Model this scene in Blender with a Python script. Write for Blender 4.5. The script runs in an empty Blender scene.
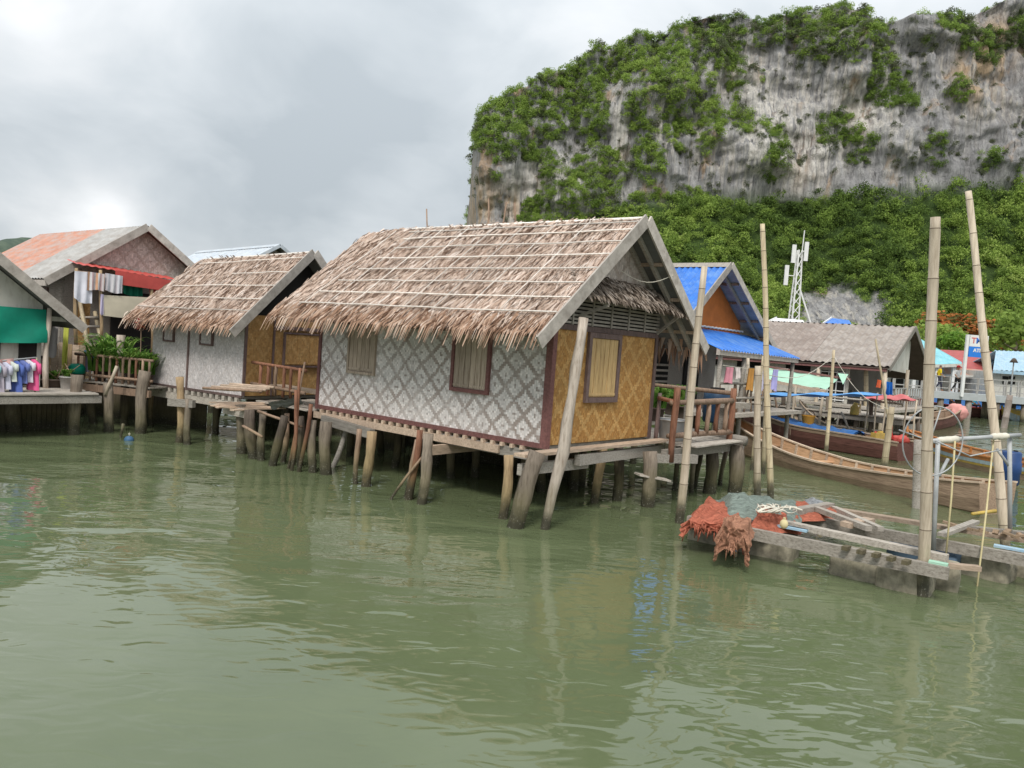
import bpy, math, random
import numpy as np
from mathutils import Vector, Matrix, noise

random.seed(7)
rng = np.random.default_rng(7)
scene = bpy.context.scene
COL = scene.collection
rad = math.radians

# ------------------------------------------------------------------ camera
FPX, ROLL, PITCH, EYE = 785.0, rad(4.2), rad(3.05), 2.7
_f = Vector((0, math.cos(PITCH), -math.sin(PITCH)))
_r0 = Vector((1, 0, 0))
_u0 = Vector((0, math.sin(PITCH), math.cos(PITCH)))
_r = math.cos(ROLL) * _r0 + math.sin(ROLL) * _u0
_u = math.cos(ROLL) * _u0 - math.sin(ROLL) * _r0
cam_d = bpy.data.cameras.new('camera')
cam = bpy.data.objects.new('camera', cam_d)
COL.objects.link(cam)
m = Matrix((_r, _u, -_f)).transposed().to_4x4()
m.translation = Vector((0, 0, EYE))
cam.matrix_world = m
cam_d.sensor_width = 36
cam_d.lens = FPX * 36 / 1024
cam_d.clip_end = 6000
cam_d.clip_start = 0.1
scene.camera = cam
scene.render.resolution_x, scene.render.resolution_y = 1024, 768


def _ray(px, py):
    return _f * FPX + _r * (px - 512) - _u * (py - 384)


def at_z(px, py, z):            # survey point: where a sight line meets a level z
    d = _ray(px, py)
    return Vector((0, 0, EYE)) + d * ((z - EYE) / d.z)


def at_y(px, py, Y):            # survey point at a known distance
    d = _ray(px, py)
    return Vector((0, 0, EYE)) + d * (Y / d.y)


def to_px(p):
    v = Vector(p) - Vector((0, 0, EYE))
    w = v.dot(_f)
    return 512 + FPX * v.dot(_r) / w, 384 - FPX * v.dot(_u) / w


# ------------------------------------------------------------------ objects
def tag(o, label=None, cat=None, group=None, kind=None):
    if label: o['label'] = label
    if cat: o['category'] = cat
    if group: o['group'] = group
    if kind: o['kind'] = kind
    return o


def thing(name, label, cat, loc=(0, 0, 0), rz=0.0, group=None):
    o = bpy.data.objects.new(name, None)
    o.empty_display_size = 0.1
    COL.objects.link(o)
    o.location = loc
    o.rotation_euler = (0, 0, rz)
    return tag(o, label, cat, group)


class MB:
    def __init__(s):
        s.v, s.f, s.m, s.k = [], [], [], 0

    def add(s, vs, fs):
        b = len(s.v)
        s.v.extend([tuple(v) for v in vs])
        for f in fs:
            s.f.append(tuple(i + b for i in f))
            s.m.append(s.k)
        return s

    def box(s, c, size, rz=0.0):
        x, y, z = [q / 2 for q in size]
        ca, sa = math.cos(rz), math.sin(rz)
        vs = []
        for dz in (-z, z):
            for dx, dy in ((-x, -y), (x, -y), (x, y), (-x, y)):
                vs.append((c[0] + dx * ca - dy * sa, c[1] + dx * sa + dy * ca, c[2] + dz))
        return s.add(vs, [(3, 2, 1, 0), (4, 5, 6, 7), (0, 1, 5, 4), (1, 2, 6, 5), (2, 3, 7, 6), (3, 0, 4, 7)])

    def span(s, lo, hi):
        return s.box([(a + b) / 2 for a, b in zip(lo, hi)], [abs(b - a) for a, b in zip(lo, hi)])

    def beam(s, p, q, w, h, up=(0, 0, 1)):
        p, q = Vector(p), Vector(q)
        d = (q - p).normalized()
        side = d.cross(Vector(up))
        if side.length < 1e-4: side = d.cross(Vector((1, 0, 0)))
        side.normalize()
        top = side.cross(d)
        vs = []
        for e in (p, q):
            for a, b in ((-1, -1), (1, -1), (1, 1), (-1, 1)):
                vs.append(e + side * (a * w / 2) + top * (b * h / 2))
        return s.add(vs, [(0, 1, 2, 3), (7, 6, 5, 4), (0, 4, 5, 1), (1, 5, 6, 2), (2, 6, 7, 3), (3, 7, 4, 0)])

    def tube(s, pts, rads, n=8, wob=0.0, mats=None, cap=True):
        pts = [Vector(p) for p in pts]
        if not hasattr(rads, '__len__'): rads = [rads] * len(pts)
        vs, fs = [], []
        ref = Vector((0.13, 0.97, 0.2))
        for i, p in enumerate(pts):
            a = pts[max(i - 1, 0)]; b = pts[min(i + 1, len(pts) - 1)]
            d = (b - a).normalized()
            r_ = ref if abs(d.dot(ref)) < 0.9 else Vector((1, 0, 0))
            e1 = d.cross(r_).normalized(); e2 = d.cross(e1)
            for k in range(n):
                th = 2 * math.pi * k / n
                rr = rads[i] * (1 + wob * random.uniform(-1, 1))
                vs.append(p + e1 * (math.cos(th) * rr) + e2 * (math.sin(th) * rr))
        b0 = len(s.v)
        s.v.extend([tuple(v) for v in vs])
        for i in range(len(pts) - 1):
            for k in range(n):
                s.f.append((b0 + i * n + k, b0 + i * n + (k + 1) % n, b0 + (i + 1) * n + (k + 1) % n, b0 + (i + 1) * n + k))
                s.m.append(mats[i] if mats else s.k)
        if cap:
            s.f.append(tuple(b0 + k for k in reversed(range(n)))); s.m.append(s.k)
            s.f.append(tuple(b0 + (len(pts) - 1) * n + k for k in range(n))); s.m.append(s.k)
        return s

    def log(s, p, q, r0, r1, n=9, seg=7, bend=0.03, wob=0.1):
        p, q = Vector(p), Vector(q)
        L = (q - p).length
        pts, rs = [], []
        ph = random.uniform(0, 6)
        for i in range(seg + 1):
            t = i / seg
            e = math.sin(math.pi * t)
            o = Vector((math.sin(ph + t * 4), math.cos(ph * 1.7 + t * 3), 0)) * bend * L * e * 0.5
            pts.append(p.lerp(q, t) + o)
            rs.append((r0 + (r1 - r0) * t) * random.uniform(0.93, 1.08))
        return s.tube(pts, rs, n, wob)

    def grid(s, fn, nu, nv, flip=False):
        vs = [fn(i / nu, j / nv) for j in range(nv + 1) for i in range(nu + 1)]
        fs = []
        for j in range(nv):
            for i in range(nu):
                a = j * (nu + 1) + i
                q = (a, a + 1, a + nu + 2, a + nu + 1)
                fs.append(q[::-1] if flip else q)
        return s.add(vs, fs)

    def corr(s, o, U, V, pitch=0.15, amp=0.018, nv=6, sag=0.0):
        o, U, V = Vector(o), Vector(U), Vector(V)
        N = U.cross(V).normalized()
        nu = max(8, int(U.length / pitch * 6))
        k = U.length / pitch * 2 * math.pi
        return s.grid(lambda a, b: o + U * a + V * b + N * (amp * math.sin(k * a) - sag * math.sin(math.pi * b)), nu, nv)

    def poly(s, pts):
        return s.add(pts, [tuple(range(len(pts)))])

    def prism(s, pts, d):
        d = Vector(d)
        n = len(pts)
        a = [Vector(p) for p in pts]
        b = [p + d for p in a]
        fs = [tuple(reversed(range(n))), tuple(range(n, 2 * n))]
        for i in range(n):
            j = (i + 1) % n
            fs.append((i, j, n + j, n + i))
        return s.add(a + b, fs)

    def ball(s, c, r, nu=10, nv=7, sq=(1, 1, 1), jit=0.0):
        c = Vector(c)
        pts = []
        def fn(a, b):
            th = a * 2 * math.pi; ph = -math.pi / 2 + b * math.pi
            p = Vector((math.cos(th) * math.cos(ph) * sq[0], math.sin(th) * math.cos(ph) * sq[1], math.sin(ph) * sq[2]))
            k = 1 + jit * noise.noise(p * 2.3 + c * 3.1)
            return c + p * r * k
        return s.grid(fn, nu, nv)

    def build(s, name, mat, parent=None, smooth=False, world=False):
        me = bpy.data.meshes.new(name)
        vs = s.v
        if world and parent is not None:
            inv = (Matrix.Translation(parent.location) @ parent.rotation_euler.to_matrix().to_4x4()).inverted()
            vs = [tuple(inv @ Vector(v)) for v in vs]
        me.from_pydata(vs, [], s.f)
        mats = mat if isinstance(mat, (list, tuple)) else [mat]
        for q in mats: me.materials.append(q)
        if len(mats) > 1: me.polygons.foreach_set('material_index', s.m)
        if smooth: me.polygons.foreach_set('use_smooth', [True] * len(me.polygons))
        me.update()
        o = bpy.data.objects.new(name, me)
        COL.objects.link(o)
        if parent is not None: o.parent = parent
        return o


# ------------------------------------------------------------------ materials
class NT:
    def __init__(s, name, rough=0.8, spec=0.3):
        s.mat = bpy.data.materials.new(name)
        s.mat.use_nodes = True
        s.t = s.mat.node_tree
        s.b = s.t.nodes['Principled BSDF']
        s.b.inputs['Roughness'].default_value = rough
        s.b.inputs['Specular IOR Level'].default_value = spec
        s.co = None

    def n(s, typ, **kw):
        nd = s.t.nodes.new(typ)
        for k, v in kw.items(): setattr(nd, k, v)
        return nd

    def l(s, a, b): s.t.links.new(a, b)

    def val(s, inp, v):
        if hasattr(v, 'is_linked') or isinstance(v, bpy.types.NodeSocket): s.l(v, inp)
        else: inp.default_value = v

    def obj(s):
        if s.co is None: s.co = s.n('ShaderNodeTexCoord')
        return s.co.outputs['Object']

    def pos(s): return s.n('ShaderNodeNewGeometry').outputs['Position']

    def island(s): return s.n('ShaderNodeNewGeometry').outputs['Random Per Island']

    def rnd(s): return s.n('ShaderNodeObjectInfo').outputs['Random']

    def math(s, op, a, b=0.0, c=0.0):
        nd = s.n('ShaderNodeMath', operation=op)
        for i, v in enumerate((a, b, c)): s.val(nd.inputs[i], v)
        return nd.outputs[0]

    def scale(s, vec, sc):
        nd = s.n('ShaderNodeMapping')
        s.l(vec, nd.inputs['Vector'])
        nd.inputs['Scale'].default_value = sc
        return nd.outputs[0]

    def noise(s, vec, scale=5.0, detail=3.0, rough=0.55, dist=0.0):
        nd = s.n('ShaderNodeTexNoise')
        s.l(vec, nd.inputs['Vector'])
        nd.inputs['Scale'].default_value = scale
        nd.inputs['Detail'].default_value = detail
        nd.inputs['Roughness'].default_value = rough
        nd.inputs['Distortion'].default_value = dist
        return nd.outputs['Fac']

    def ramp(s, fac, stops):
        nd = s.n('ShaderNodeValToRGB')
        s.val(nd.inputs[0], fac)
        e = nd.color_ramp.elements
        while len(e) < len(stops): e.new(0.5)
        for q, (p, c) in zip(e, stops):
            q.position = p
            q.color = (*c, 1) if not isinstance(c, (int, float)) else (c, c, c, 1)
        return nd.outputs['Color']

    def mix(s, fac, a, b, blend='MIX'):
        nd = s.n('ShaderNodeMix', data_type='RGBA', blend_type=blend)
        s.val(nd.inputs[0], fac)
        for i, v in ((6, a), (7, b)):
            if isinstance(v, tuple): nd.inputs[i].default_value = (*v, 1)
            else: s.l(v, nd.inputs[i])
        return nd.outputs[2]

    def xyz(s, vec):
        nd = s.n('ShaderNodeSeparateXYZ')
        s.l(vec, nd.inputs[0])
        return nd.outputs

    def bump(s, h, strength=0.4, dist=0.02):
        nd = s.n('ShaderNodeBump')
        s.l(h, nd.inputs['Height'])
        nd.inputs['Strength'].default_value = strength
        nd.inputs['Distance'].default_value = dist
        s.l(nd.outputs[0], s.b.inputs['Normal'])

    def color(s, c):
        if isinstance(c, tuple): s.b.inputs['Base Color'].default_value = (*c, 1)
        else: s.l(c, s.b.inputs['Base Color'])
        return s.mat


def mul(c, k): return tuple(min(1, q * k) for q in c)


def m_wood(name, c, c2=None, stretch=(14, 1.2, 14), rough=0.85, tide=False, spots=0.35, shine=0.2):
    c2 = c2 or mul(c, 0.5)
    t = NT(name, rough, shine)
    o = t.obj()
    g = t.noise(t.scale(o, stretch), 3.0, 5, 0.65)
    col = t.ramp(g, [(0.28, c2), (0.5, c), (0.75, mul(c, 1.3))])
    big = t.noise(o, 1.7, 3)
    col = t.mix(t.math('MULTIPLY', t.ramp(big, [(0.45, 0.0), (0.7, 1.0)]), spots), col, mul(c2, 0.8))
    rv = t.math('MULTIPLY_ADD', t.rnd(), 0.5, 0.75)
    hsv = t.n('ShaderNodeHueSaturation')
    t.l(col, hsv.inputs['Color']); t.l(rv, hsv.inputs['Value'])
    col = hsv.outputs[0]
    if tide:
        z = t.xyz(t.pos())[2]
        nz = t.math('MULTIPLY_ADD', t.noise(o, 5.0, 4), 0.5, -0.25)
        zz = t.math('ADD', z, nz)
        algae = t.ramp(zz, [(0.15, 1.0), (0.75, 0.0)])
        col = t.mix(t.math('MULTIPLY', algae, 0.6), col, (0.16, 0.15, 0.055))
        wet = t.ramp(zz, [(0.12, 1.0), (0.42, 0.0)])
        col = t.mix(t.math('MULTIPLY', wet, 0.88), col, (0.035, 0.034, 0.024))
        sp = t.ramp(t.noise(o, 40.0, 2), [(0.62, 0.0), (0.68, 1.0)])
        col = t.mix(t.math('MULTIPLY', t.math('MULTIPLY', sp, wet), 0.6), col, (0.34, 0.33, 0.28))
    t.bump(g, 0.5, 0.02)
    return t.color(col)


def m_plain(name, c, rough=0.7, var=0.25, scale=3.0, spec=0.3, dirt=None):
    t = NT(name, rough, spec)
    o = t.obj()
    g = t.noise(o, scale, 5, 0.6)
    col = t.ramp(g, [(0.3, mul(c, 1 - var)), (0.7, mul(c, 1 + var * 0.5))])
    if dirt:
        d = t.noise(t.scale(o, (2.2, 2.2, 0.7)), 2.5, 6, 0.7)
        col = t.mix(t.math('MULTIPLY', t.ramp(d, [(0.5, 0.0), (0.68, 1.0)]), 0.75), col, dirt)
    t.bump(g, 0.15, 0.01)
    return t.color(col)


def m_weave(name, light, dark, period=0.44, cells=18, axis='Y', rot=0.0, contrast=1.0, fade=0.25, aspect=1.0):
    # bamboo matting woven in nested lozenges: every strip crossing is one cell
    t = NT(name, 0.7, 0.25)
    X = t.xyz(t.obj())
    uh = X[1] if axis == 'Y' else X[0]
    wob = t.math('MULTIPLY_ADD', t.noise(t.obj(), 0.9, 2), 0.12, -0.06)
    u = t.math('DIVIDE', t.math('ADD', uh, wob), period * aspect)
    v = t.math('DIVIDE', t.math('ADD', X[2], wob), period * 1.12)
    uq = t.math('DIVIDE', t.math('FLOOR', t.math('MULTIPLY', u, cells)), cells)
    vq = t.math('DIVIDE', t.math('FLOOR', t.math('MULTIPLY', v, cells)), cells)
    du = t.math('ABSOLUTE', t.math('SUBTRACT', t.math('FRACT', uq), 0.5))
    dv = t.math('ABSOLUTE', t.math('SUBTRACT', t.math('FRACT', vq), 0.5))
    d = t.math('ADD', du, dv)                      # 0 in the middle, .5 on the lozenge edge
    d2 = t.math('MINIMUM', d, t.math('SUBTRACT', 1.0, d))
    wn = t.n('ShaderNodeTexWhiteNoise', noise_dimensions='2D')
    cc = t.n('ShaderNodeCombineXYZ')
    t.l(t.math('FLOOR', t.math('MULTIPLY', u, cells)), cc.inputs[0]); t.l(t.math('FLOOR', t.math('MULTIPLY', v, cells)), cc.inputs[1])
    t.l(cc.outputs[0], wn.inputs['Vector'])
    cell_r = wn.outputs['Value']
    d2 = t.math('ADD', d2, t.math('MULTIPLY_ADD', cell_r, 0.07, -0.035))
    pat = t.ramp(d2, [(0.0, 0.85), (0.05, 0.85), (0.065, 0.0), (0.14, 0.0), (0.16, 0.32), (0.20, 0.32), (0.215, 0.0), (0.372, 0.0), (0.388, 0.9), (0.5, 0.95)])
    pat.node.color_ramp.interpolation = 'CONSTANT'
    # single strips differ in tone
    strip = t.noise(t.scale(t.obj(), (70, 70, 4)), 1.0, 2)
    strip2 = t.noise(t.scale(t.obj(), (5, 5, 80)), 1.0, 2)
    lo = t.ramp(strip, [(0.25, mul(light, 0.72)), (0.7, mul(light, 1.12))])
    dk = t.ramp(strip2, [(0.25, mul(dark, 0.7)), (0.7, mul(dark, 1.25))])
    wear = t.ramp(t.noise(t.obj(), 1.1, 5, 0.65), [(0.35, 1.0), (0.75, 1.0 - fade * 2)])
    wearn = t.math('MULTIPLY', t.math('MULTIPLY', pat, wear), contrast)
    col = t.mix(wearn, lo, dk)
    hv = t.n('ShaderNodeHueSaturation'); t.l(col, hv.inputs['Color']); t.l(t.math('MULTIPLY_ADD', cell_r, 0.36, 0.82), hv.inputs['Value']); col = hv.outputs[0]
    st = t.ramp(t.noise(t.scale(t.obj(), (1.5, 1.5, 0.8)), 1.6, 6, 0.7), [(0.48, 0.0), (0.75, 1.0)])
    col = t.mix(t.math('MULTIPLY', st, 0.35), col, mul(dark, 0.8))
    t.bump(t.math('ADD', t.math('MULTIPLY', strip, 0.6), pat), 0.35, 0.006)
    return t.color(col)


def m_thatch(name, stops):
    t = NT(name, 0.8, 0.2)
    col = t.ramp(t.island(), stops)
    big = t.ramp(t.noise(t.obj(), 1.3, 4), [(0.35, 0.86), (0.7, 1.12)])
    col = t.mix(1.0, col, big, 'MULTIPLY')
    return t.color(col)


def m_metal(name, c, rust=None, rust_amt=0.5, rough=0.45, rib_axis=None, seam=None):
    t = NT(name, rough, 0.4)
    o = t.obj()
    g = t.noise(t.scale(o, (1.2, 1.2, 1.2)), 2.0, 6, 0.65)
    col = t.ramp(g, [(0.3, mul(c, 0.75)), (0.7, mul(c, 1.15))])
    if rust:
        r = t.ramp(t.noise(t.scale(o, (3, 1, 1)), 1.8, 7, 0.7), [(0.55 - rust_amt * 0.25, 0.0), (0.75 - rust_amt * 0.25, 1.0)])
        col = t.mix(t.math('MULTIPLY', r, 0.85), col, rust)
    return t.color(col)


def m_net(name, c):
    # bunched twine: fine strands running along the folds, knots as specks
    t = NT(name, 0.95, 0.1)
    o = t.obj()
    a = t.noise(t.scale(o, (4, 13, 9)), 2.0, 6, 0.75, 0.8)
    b = t.noise(o, 60.0, 2, 0.6)
    big = t.noise(o, 2.4, 4, 0.6)
    col = t.ramp(a, [(0.3, mul(c, 0.35)), (0.5, c), (0.7, mul(c, 1.6))])
    col = t.mix(t.ramp(big, [(0.45, 0.0), (0.7, 0.5)]), col, mul(c, 0.65))
    t.bump(t.math('ADD', a, t.math('MULTIPLY', b, 0.4)), 0.8, 0.03)
    return t.color(col)


M = {}
M['weave_white'] = m_weave('white_bamboo_weave', (0.76, 0.71, 0.68), (0.285, 0.225, 0.19), 0.385, 12, 'Y', fade=0.35, aspect=1.15)
M['weave_gable'] = m_weave('grey_bamboo_weave', (0.54, 0.47, 0.42), (0.34, 0.27, 0.225), 0.50, 14, 'X', fade=0.2, contrast=0.8)
M['weave_gold'] = m_weave('golden_bamboo_weave', (0.40, 0.205, 0.06), (0.58, 0.37, 0.145), 0.50, 16, 'X', fade=0.35, contrast=0.75)
M['weave_pale'] = m_weave('pale_bamboo_weave', (0.60, 0.56, 0.55), (0.46, 0.41, 0.385), 0.36, 12, 'Y', contrast=0.6, fade=0.35)
M['weave_gold2'] = m_weave('amber_bamboo_weave', (0.42, 0.235, 0.085), (0.54, 0.35, 0.15), 0.5, 14, 'X', contrast=0.6)
M['thatch'] = m_thatch('dry_palm_thatch', [(0.0, (0.33, 0.235, 0.18)), (0.15, (0.45, 0.335, 0.265)), (0.5, (0.55, 0.425, 0.345)), (0.8, (0.62, 0.50, 0.42)), (1.0, (0.74, 0.65, 0.585))])
M['thatch_tip'] = m_thatch('brown_palm_thatch', [(0.0, (0.17, 0.095, 0.06)), (0.4, (0.42, 0.265, 0.18)), (0.8, (0.57, 0.41, 0.31)), (1.0, (0.68, 0.56, 0.47))])
M['thatch_old'] = m_thatch('old_grey_thatch', [(0.0, (0.12, 0.09, 0.07)), (0.5, (0.28, 0.225, 0.18)), (1.0, (0.42, 0.36, 0.31))])
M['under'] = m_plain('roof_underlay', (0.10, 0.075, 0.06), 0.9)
M['lath'] = m_wood('pale_bamboo_lath', (0.74, 0.69, 0.63), (0.56, 0.49, 0.43), (2, 6, 2), spots=0.2)
M['grey_wood'] = m_wood('weathered_grey_wood', (0.34, 0.31, 0.27), (0.18, 0.155, 0.13))
M['grey_plank'] = m_wood('weathered_plank', (0.40, 0.36, 0.31), (0.22, 0.185, 0.15), (2, 12, 12))
M['board'] = m_wood('grey_barge_board', (0.44, 0.40, 0.355), (0.30, 0.265, 0.23), (2, 12, 2), spots=0.2)
M['red_trim'] = m_wood('maroon_trim', (0.19, 0.088, 0.08), (0.12, 0.06, 0.055), (8, 8, 8), 0.6, spots=0.25)
M['grey_trim'] = m_wood('purple_grey_trim', (0.16, 0.11, 0.10), (0.09, 0.065, 0.06), (8, 8, 2), 0.6)
M['post'] = m_wood('mangrove_post', (0.225, 0.185, 0.145), (0.095, 0.075, 0.058), (9, 9, 1.0), 0.85, tide=True)
M['post_pale'] = m_wood('bare_log', (0.50, 0.43, 0.36), (0.28, 0.215, 0.165), (8, 8, 1.2), 0.8, tide=True, spots=0.45)
M['post_gold'] = m_wood('fresh_log', (0.37, 0.265, 0.155), (0.21, 0.145, 0.085), (9, 9, 1.0), 0.8, tide=True)
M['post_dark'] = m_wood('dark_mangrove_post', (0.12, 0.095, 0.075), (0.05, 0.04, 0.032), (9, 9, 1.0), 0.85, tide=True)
M['bark'] = m_wood('red_brown_bark', (0.25, 0.12, 0.075), (0.12, 0.055, 0.035), (10, 10, 1.5), 0.75, tide=True)
M['stick'] = m_wood('brown_stick', (0.30, 0.205, 0.145), (0.15, 0.10, 0.07), (10, 10, 1.5), 0.8, tide=True)
M['plank_tan'] = m_wood('tan_plank', (0.47, 0.36, 0.27), (0.30, 0.22, 0.16), (2, 12, 12))
M['shutter'] = m_wood('bare_shutter_wood', (0.46, 0.37, 0.29), (0.26, 0.195, 0.145), (12, 12, 1.0), 0.75)
M['shutter_gold'] = m_wood('golden_shutter_wood', (0.55, 0.38, 0.18), (0.34, 0.22, 0.10), (12, 12, 1.0), 0.7)
M['bamboo'] = m_wood('dry_bamboo', (0.50, 0.42, 0.32), (0.36, 0.29, 0.21), (9, 9, 0.8), 0.55, tide=True, spots=0.2, shine=0.35)
M['bamboo_y'] = m_wood('yellow_bamboo', (0.47, 0.39, 0.26), (0.33, 0.26, 0.165), (9, 9, 0.8), 0.55, tide=True, spots=0.2, shine=0.35)
M['node_ring'] = m_plain('bamboo_node', (0.16, 0.12, 0.085))
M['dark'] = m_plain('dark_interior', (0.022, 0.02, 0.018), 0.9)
M['cream'] = m_plain('cream_wall_paint', (0.60, 0.58, 0.52), 0.8, 0.12, 1.0, dirt=(0.36, 0.33, 0.28))
M['white_paint'] = m_plain('white_paint', (0.74, 0.74, 0.72), 0.6, 0.1)
M['orange'] = m_plain('orange_wall_paint', (0.52, 0.155, 0.03), 0.75, 0.2)
M['blue_roof'] = m_metal('blue_painted_metal', (0.03, 0.165, 0.58), (0.12, 0.26, 0.56), 0.45, 0.5)
M['blue_faded'] = m_metal('faded_blue_metal', (0.33, 0.50, 0.62), (0.45, 0.55, 0.6), 0.4, 0.5)
M['cyan_roof'] = m_metal('turquoise_metal', (0.20, 0.50, 0.56), (0.32, 0.55, 0.58), 0.3, 0.5)
M['red_roof'] = m_metal('red_painted_metal', (0.40, 0.08, 0.075), (0.30, 0.09, 0.07), 0.4, 0.5)
M['rust_roof'] = m_metal('rusty_metal', (0.50, 0.23, 0.15), (0.40, 0.33, 0.30), 0.55, 0.6)
M['zinc'] = m_metal('old_zinc', (0.40, 0.39, 0.37), (0.30, 0.27, 0.24), 0.5, 0.55)
M['fibro_light'] = m_metal('lighter_fibre_cement', (0.37, 0.33, 0.295), (0.24, 0.20, 0.17), 0.6, 0.85)
M['fibro'] = m_metal('weathered_fibre_cement', (0.335, 0.285, 0.25), (0.21, 0.165, 0.14), 0.6, 0.85)
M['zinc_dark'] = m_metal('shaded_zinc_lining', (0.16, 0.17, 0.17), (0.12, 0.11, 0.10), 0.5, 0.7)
M['red_awning'] = m_plain('red_awning_sheet', (0.52, 0.085, 0.07), 0.5, 0.15)
M['green_tarp'] = m_plain('green_tarpaulin', (0.0, 0.21, 0.135), 0.55, 0.2)
M['mint'] = m_plain('mint_awning_cloth', (0.36, 0.58, 0.44), 0.7, 0.1)
M['blue_tarp'] = m_plain('blue_tarpaulin', (0.035, 0.14, 0.38), 0.6, 0.4, 3.0, dirt=(0.10, 0.15, 0.24))
M['pink_tarp'] = m_plain('pink_red_tarpaulin', (0.58, 0.15, 0.15), 0.6, 0.2)
M['mat'] = m_plain('cream_reed_mat', (0.62, 0.55, 0.42), 0.85, 0.1)
M['concrete'] = m_plain('barnacled_float', (0.30, 0.27, 0.20), 0.9, 0.5, 9.0, dirt=(0.13, 0.12, 0.075))
M['pipe'] = m_plain('grey_steel_pipe', (0.40, 0.41, 0.41), 0.45, 0.25, spec=0.5)
M['rope'] = m_plain('yellow_rope', (0.62, 0.53, 0.30), 0.9)
M['rope_white'] = m_plain('white_rope', (0.66, 0.62, 0.52), 0.9)
M['net_red'] = m_net('orange_fishing_net', (0.42, 0.135, 0.085))
M['net_brown'] = m_net('brown_fishing_net', (0.36, 0.185, 0.12))
M['net_green'] = m_net('grey_green_net', (0.20, 0.24, 0.21))
M['net_grey'] = m_net('blue_grey_net', (0.30, 0.31, 0.32))
M['boat_wood'] = m_wood('bare_boat_timber', (0.35, 0.25, 0.175), (0.20, 0.135, 0.095), (10, 1, 14))
M['boat_in'] = m_wood('oiled_boat_planks', (0.50, 0.31, 0.18), (0.34, 0.20, 0.11), (10, 1, 14))
M['boat_rail'] = m_wood('pale_boat_rail', (0.50, 0.39, 0.29), (0.34, 0.26, 0.19), (8, 1, 8))
M['boat_red'] = m_wood('dull_red_hull_paint', (0.135, 0.062, 0.05), (0.08, 0.038, 0.032), (6, 1, 10))
M['boat_dark'] = m_plain('tarred_hull', (0.04, 0.033, 0.028), 0.7)
M['boat_grey'] = m_wood('grey_hull_paint', (0.30, 0.28, 0.25), (0.19, 0.17, 0.15), (6, 1, 10))
M['boat_orange'] = m_plain('orange_boat_paint', (0.50, 0.20, 0.06), 0.6, 0.3, 4.0, dirt=(0.28, 0.19, 0.13))
M['boat_yellow'] = m_plain('yellow_boat_paint', (0.56, 0.39, 0.09), 0.6, 0.3, 4.0, dirt=(0.30, 0.23, 0.12))
M['boat_blue'] = m_plain('pale_blue_boat_paint', (0.38, 0.48, 0.52), 0.6, 0.3, 4.0, dirt=(0.30, 0.29, 0.26))
M['leaf'] = None

# ------------------------------------------------------------------ sky and sun
SUN_EL, SUN_AZ = rad(50), rad(192)      # azimuth measured clockwise from +Y, behind and a little left
world = bpy.data.worlds.new('World')
scene.world = world
world.use_nodes = True
wt = world.node_tree
wt.nodes.clear()


class WN(NT):
    def __init__(s): s.t = wt; s.co = None


w = WN()
sky = w.n('ShaderNodeTexSky', sky_type='NISHITA')
sky.sun_disc = False
sky.sun_elevation = SUN_EL
sky.sun_rotation = SUN_AZ
tc = w.n('ShaderNodeTexCoord').outputs['Generated']
X = w.xyz(tc)
zc = w.math('MAXIMUM', X[2], 0.0)
den = w.math('ADD', zc, 0.5)
cmb = w.n('ShaderNodeCombineXYZ')
w.l(w.math('DIVIDE', X[0], den), cmb.inputs[0])
w.l(w.math('DIVIDE', X[1], den), cmb.inputs[1])
cl = cmb.outputs[0]
n1 = w.noise(cl, 1.15, 5, 0.5, 0.4)
n2 = w.noise(w.scale(cl, (1, 1, 1)), 3.6, 5, 0.55, 0.4)
nn = w.math('MULTIPLY_ADD', n2, 0.35, w.math('MULTIPLY', n1, 0.75))


def blob(px, py, width):
    d = _ray(px, py).normalized()
    nd = w.n('ShaderNodeVectorMath', operation='DISTANCE')
    nrm = w.n('ShaderNodeVectorMath', operation='NORMALIZE')
    w.l(tc, nrm.inputs[0])
    w.l(nrm.outputs[0], nd.inputs[0])
    nd.inputs[1].default_value = d
    q = w.math('DIVIDE', nd.outputs['Value'], width)
    return w.math('POWER', 2.718, w.math('MULTIPLY', w.math('MULTIPLY', q, q), -1.0))


bias = w.math('MULTIPLY', blob(40, 180, 0.34), 0.065)
for a, b, wd, k in ((340, 130, 0.22, -0.17), (80, 250, 0.13, 0.07), (30, 18, 0.05, 0.08), (108, 210, 0.04, 0.16), (460, 30, 0.28, -0.02), (20, 120, 0.12, -0.05), (250, 60, 0.1, 0.03)):
    bias = w.math('MULTIPLY_ADD', blob(a, b, wd), k, bias)
nn = w.math('ADD', nn, bias)
cloud = w.ramp(nn, [(0.40, (4.3, 4.75, 5.1)), (0.52, (5.6, 6.0, 6.3)), (0.62, (6.9, 7.15, 7.35)), (0.72, (8.6, 8.75, 8.9)), (0.80, (12.5, 12.4, 12.3))])
zen = w.math('MULTIPLY_ADD', w.math('POWER', zc, 1.2), 1.1, 1.0)
gain = w.n('ShaderNodeVectorMath', operation='SCALE')
w.l(cloud, gain.inputs[0])
w.l(zen, gain.inputs['Scale'])
skycol = w.mix(0.95, sky.outputs[0], gain.outputs[0])
bg = w.n('ShaderNodeBackground')
w.l(skycol, bg.inputs['Color'])
bg.inputs['Strength'].default_value = 0.1
w.l(bg.outputs[0], w.n('ShaderNodeOutputWorld').inputs['Surface'])

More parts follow.
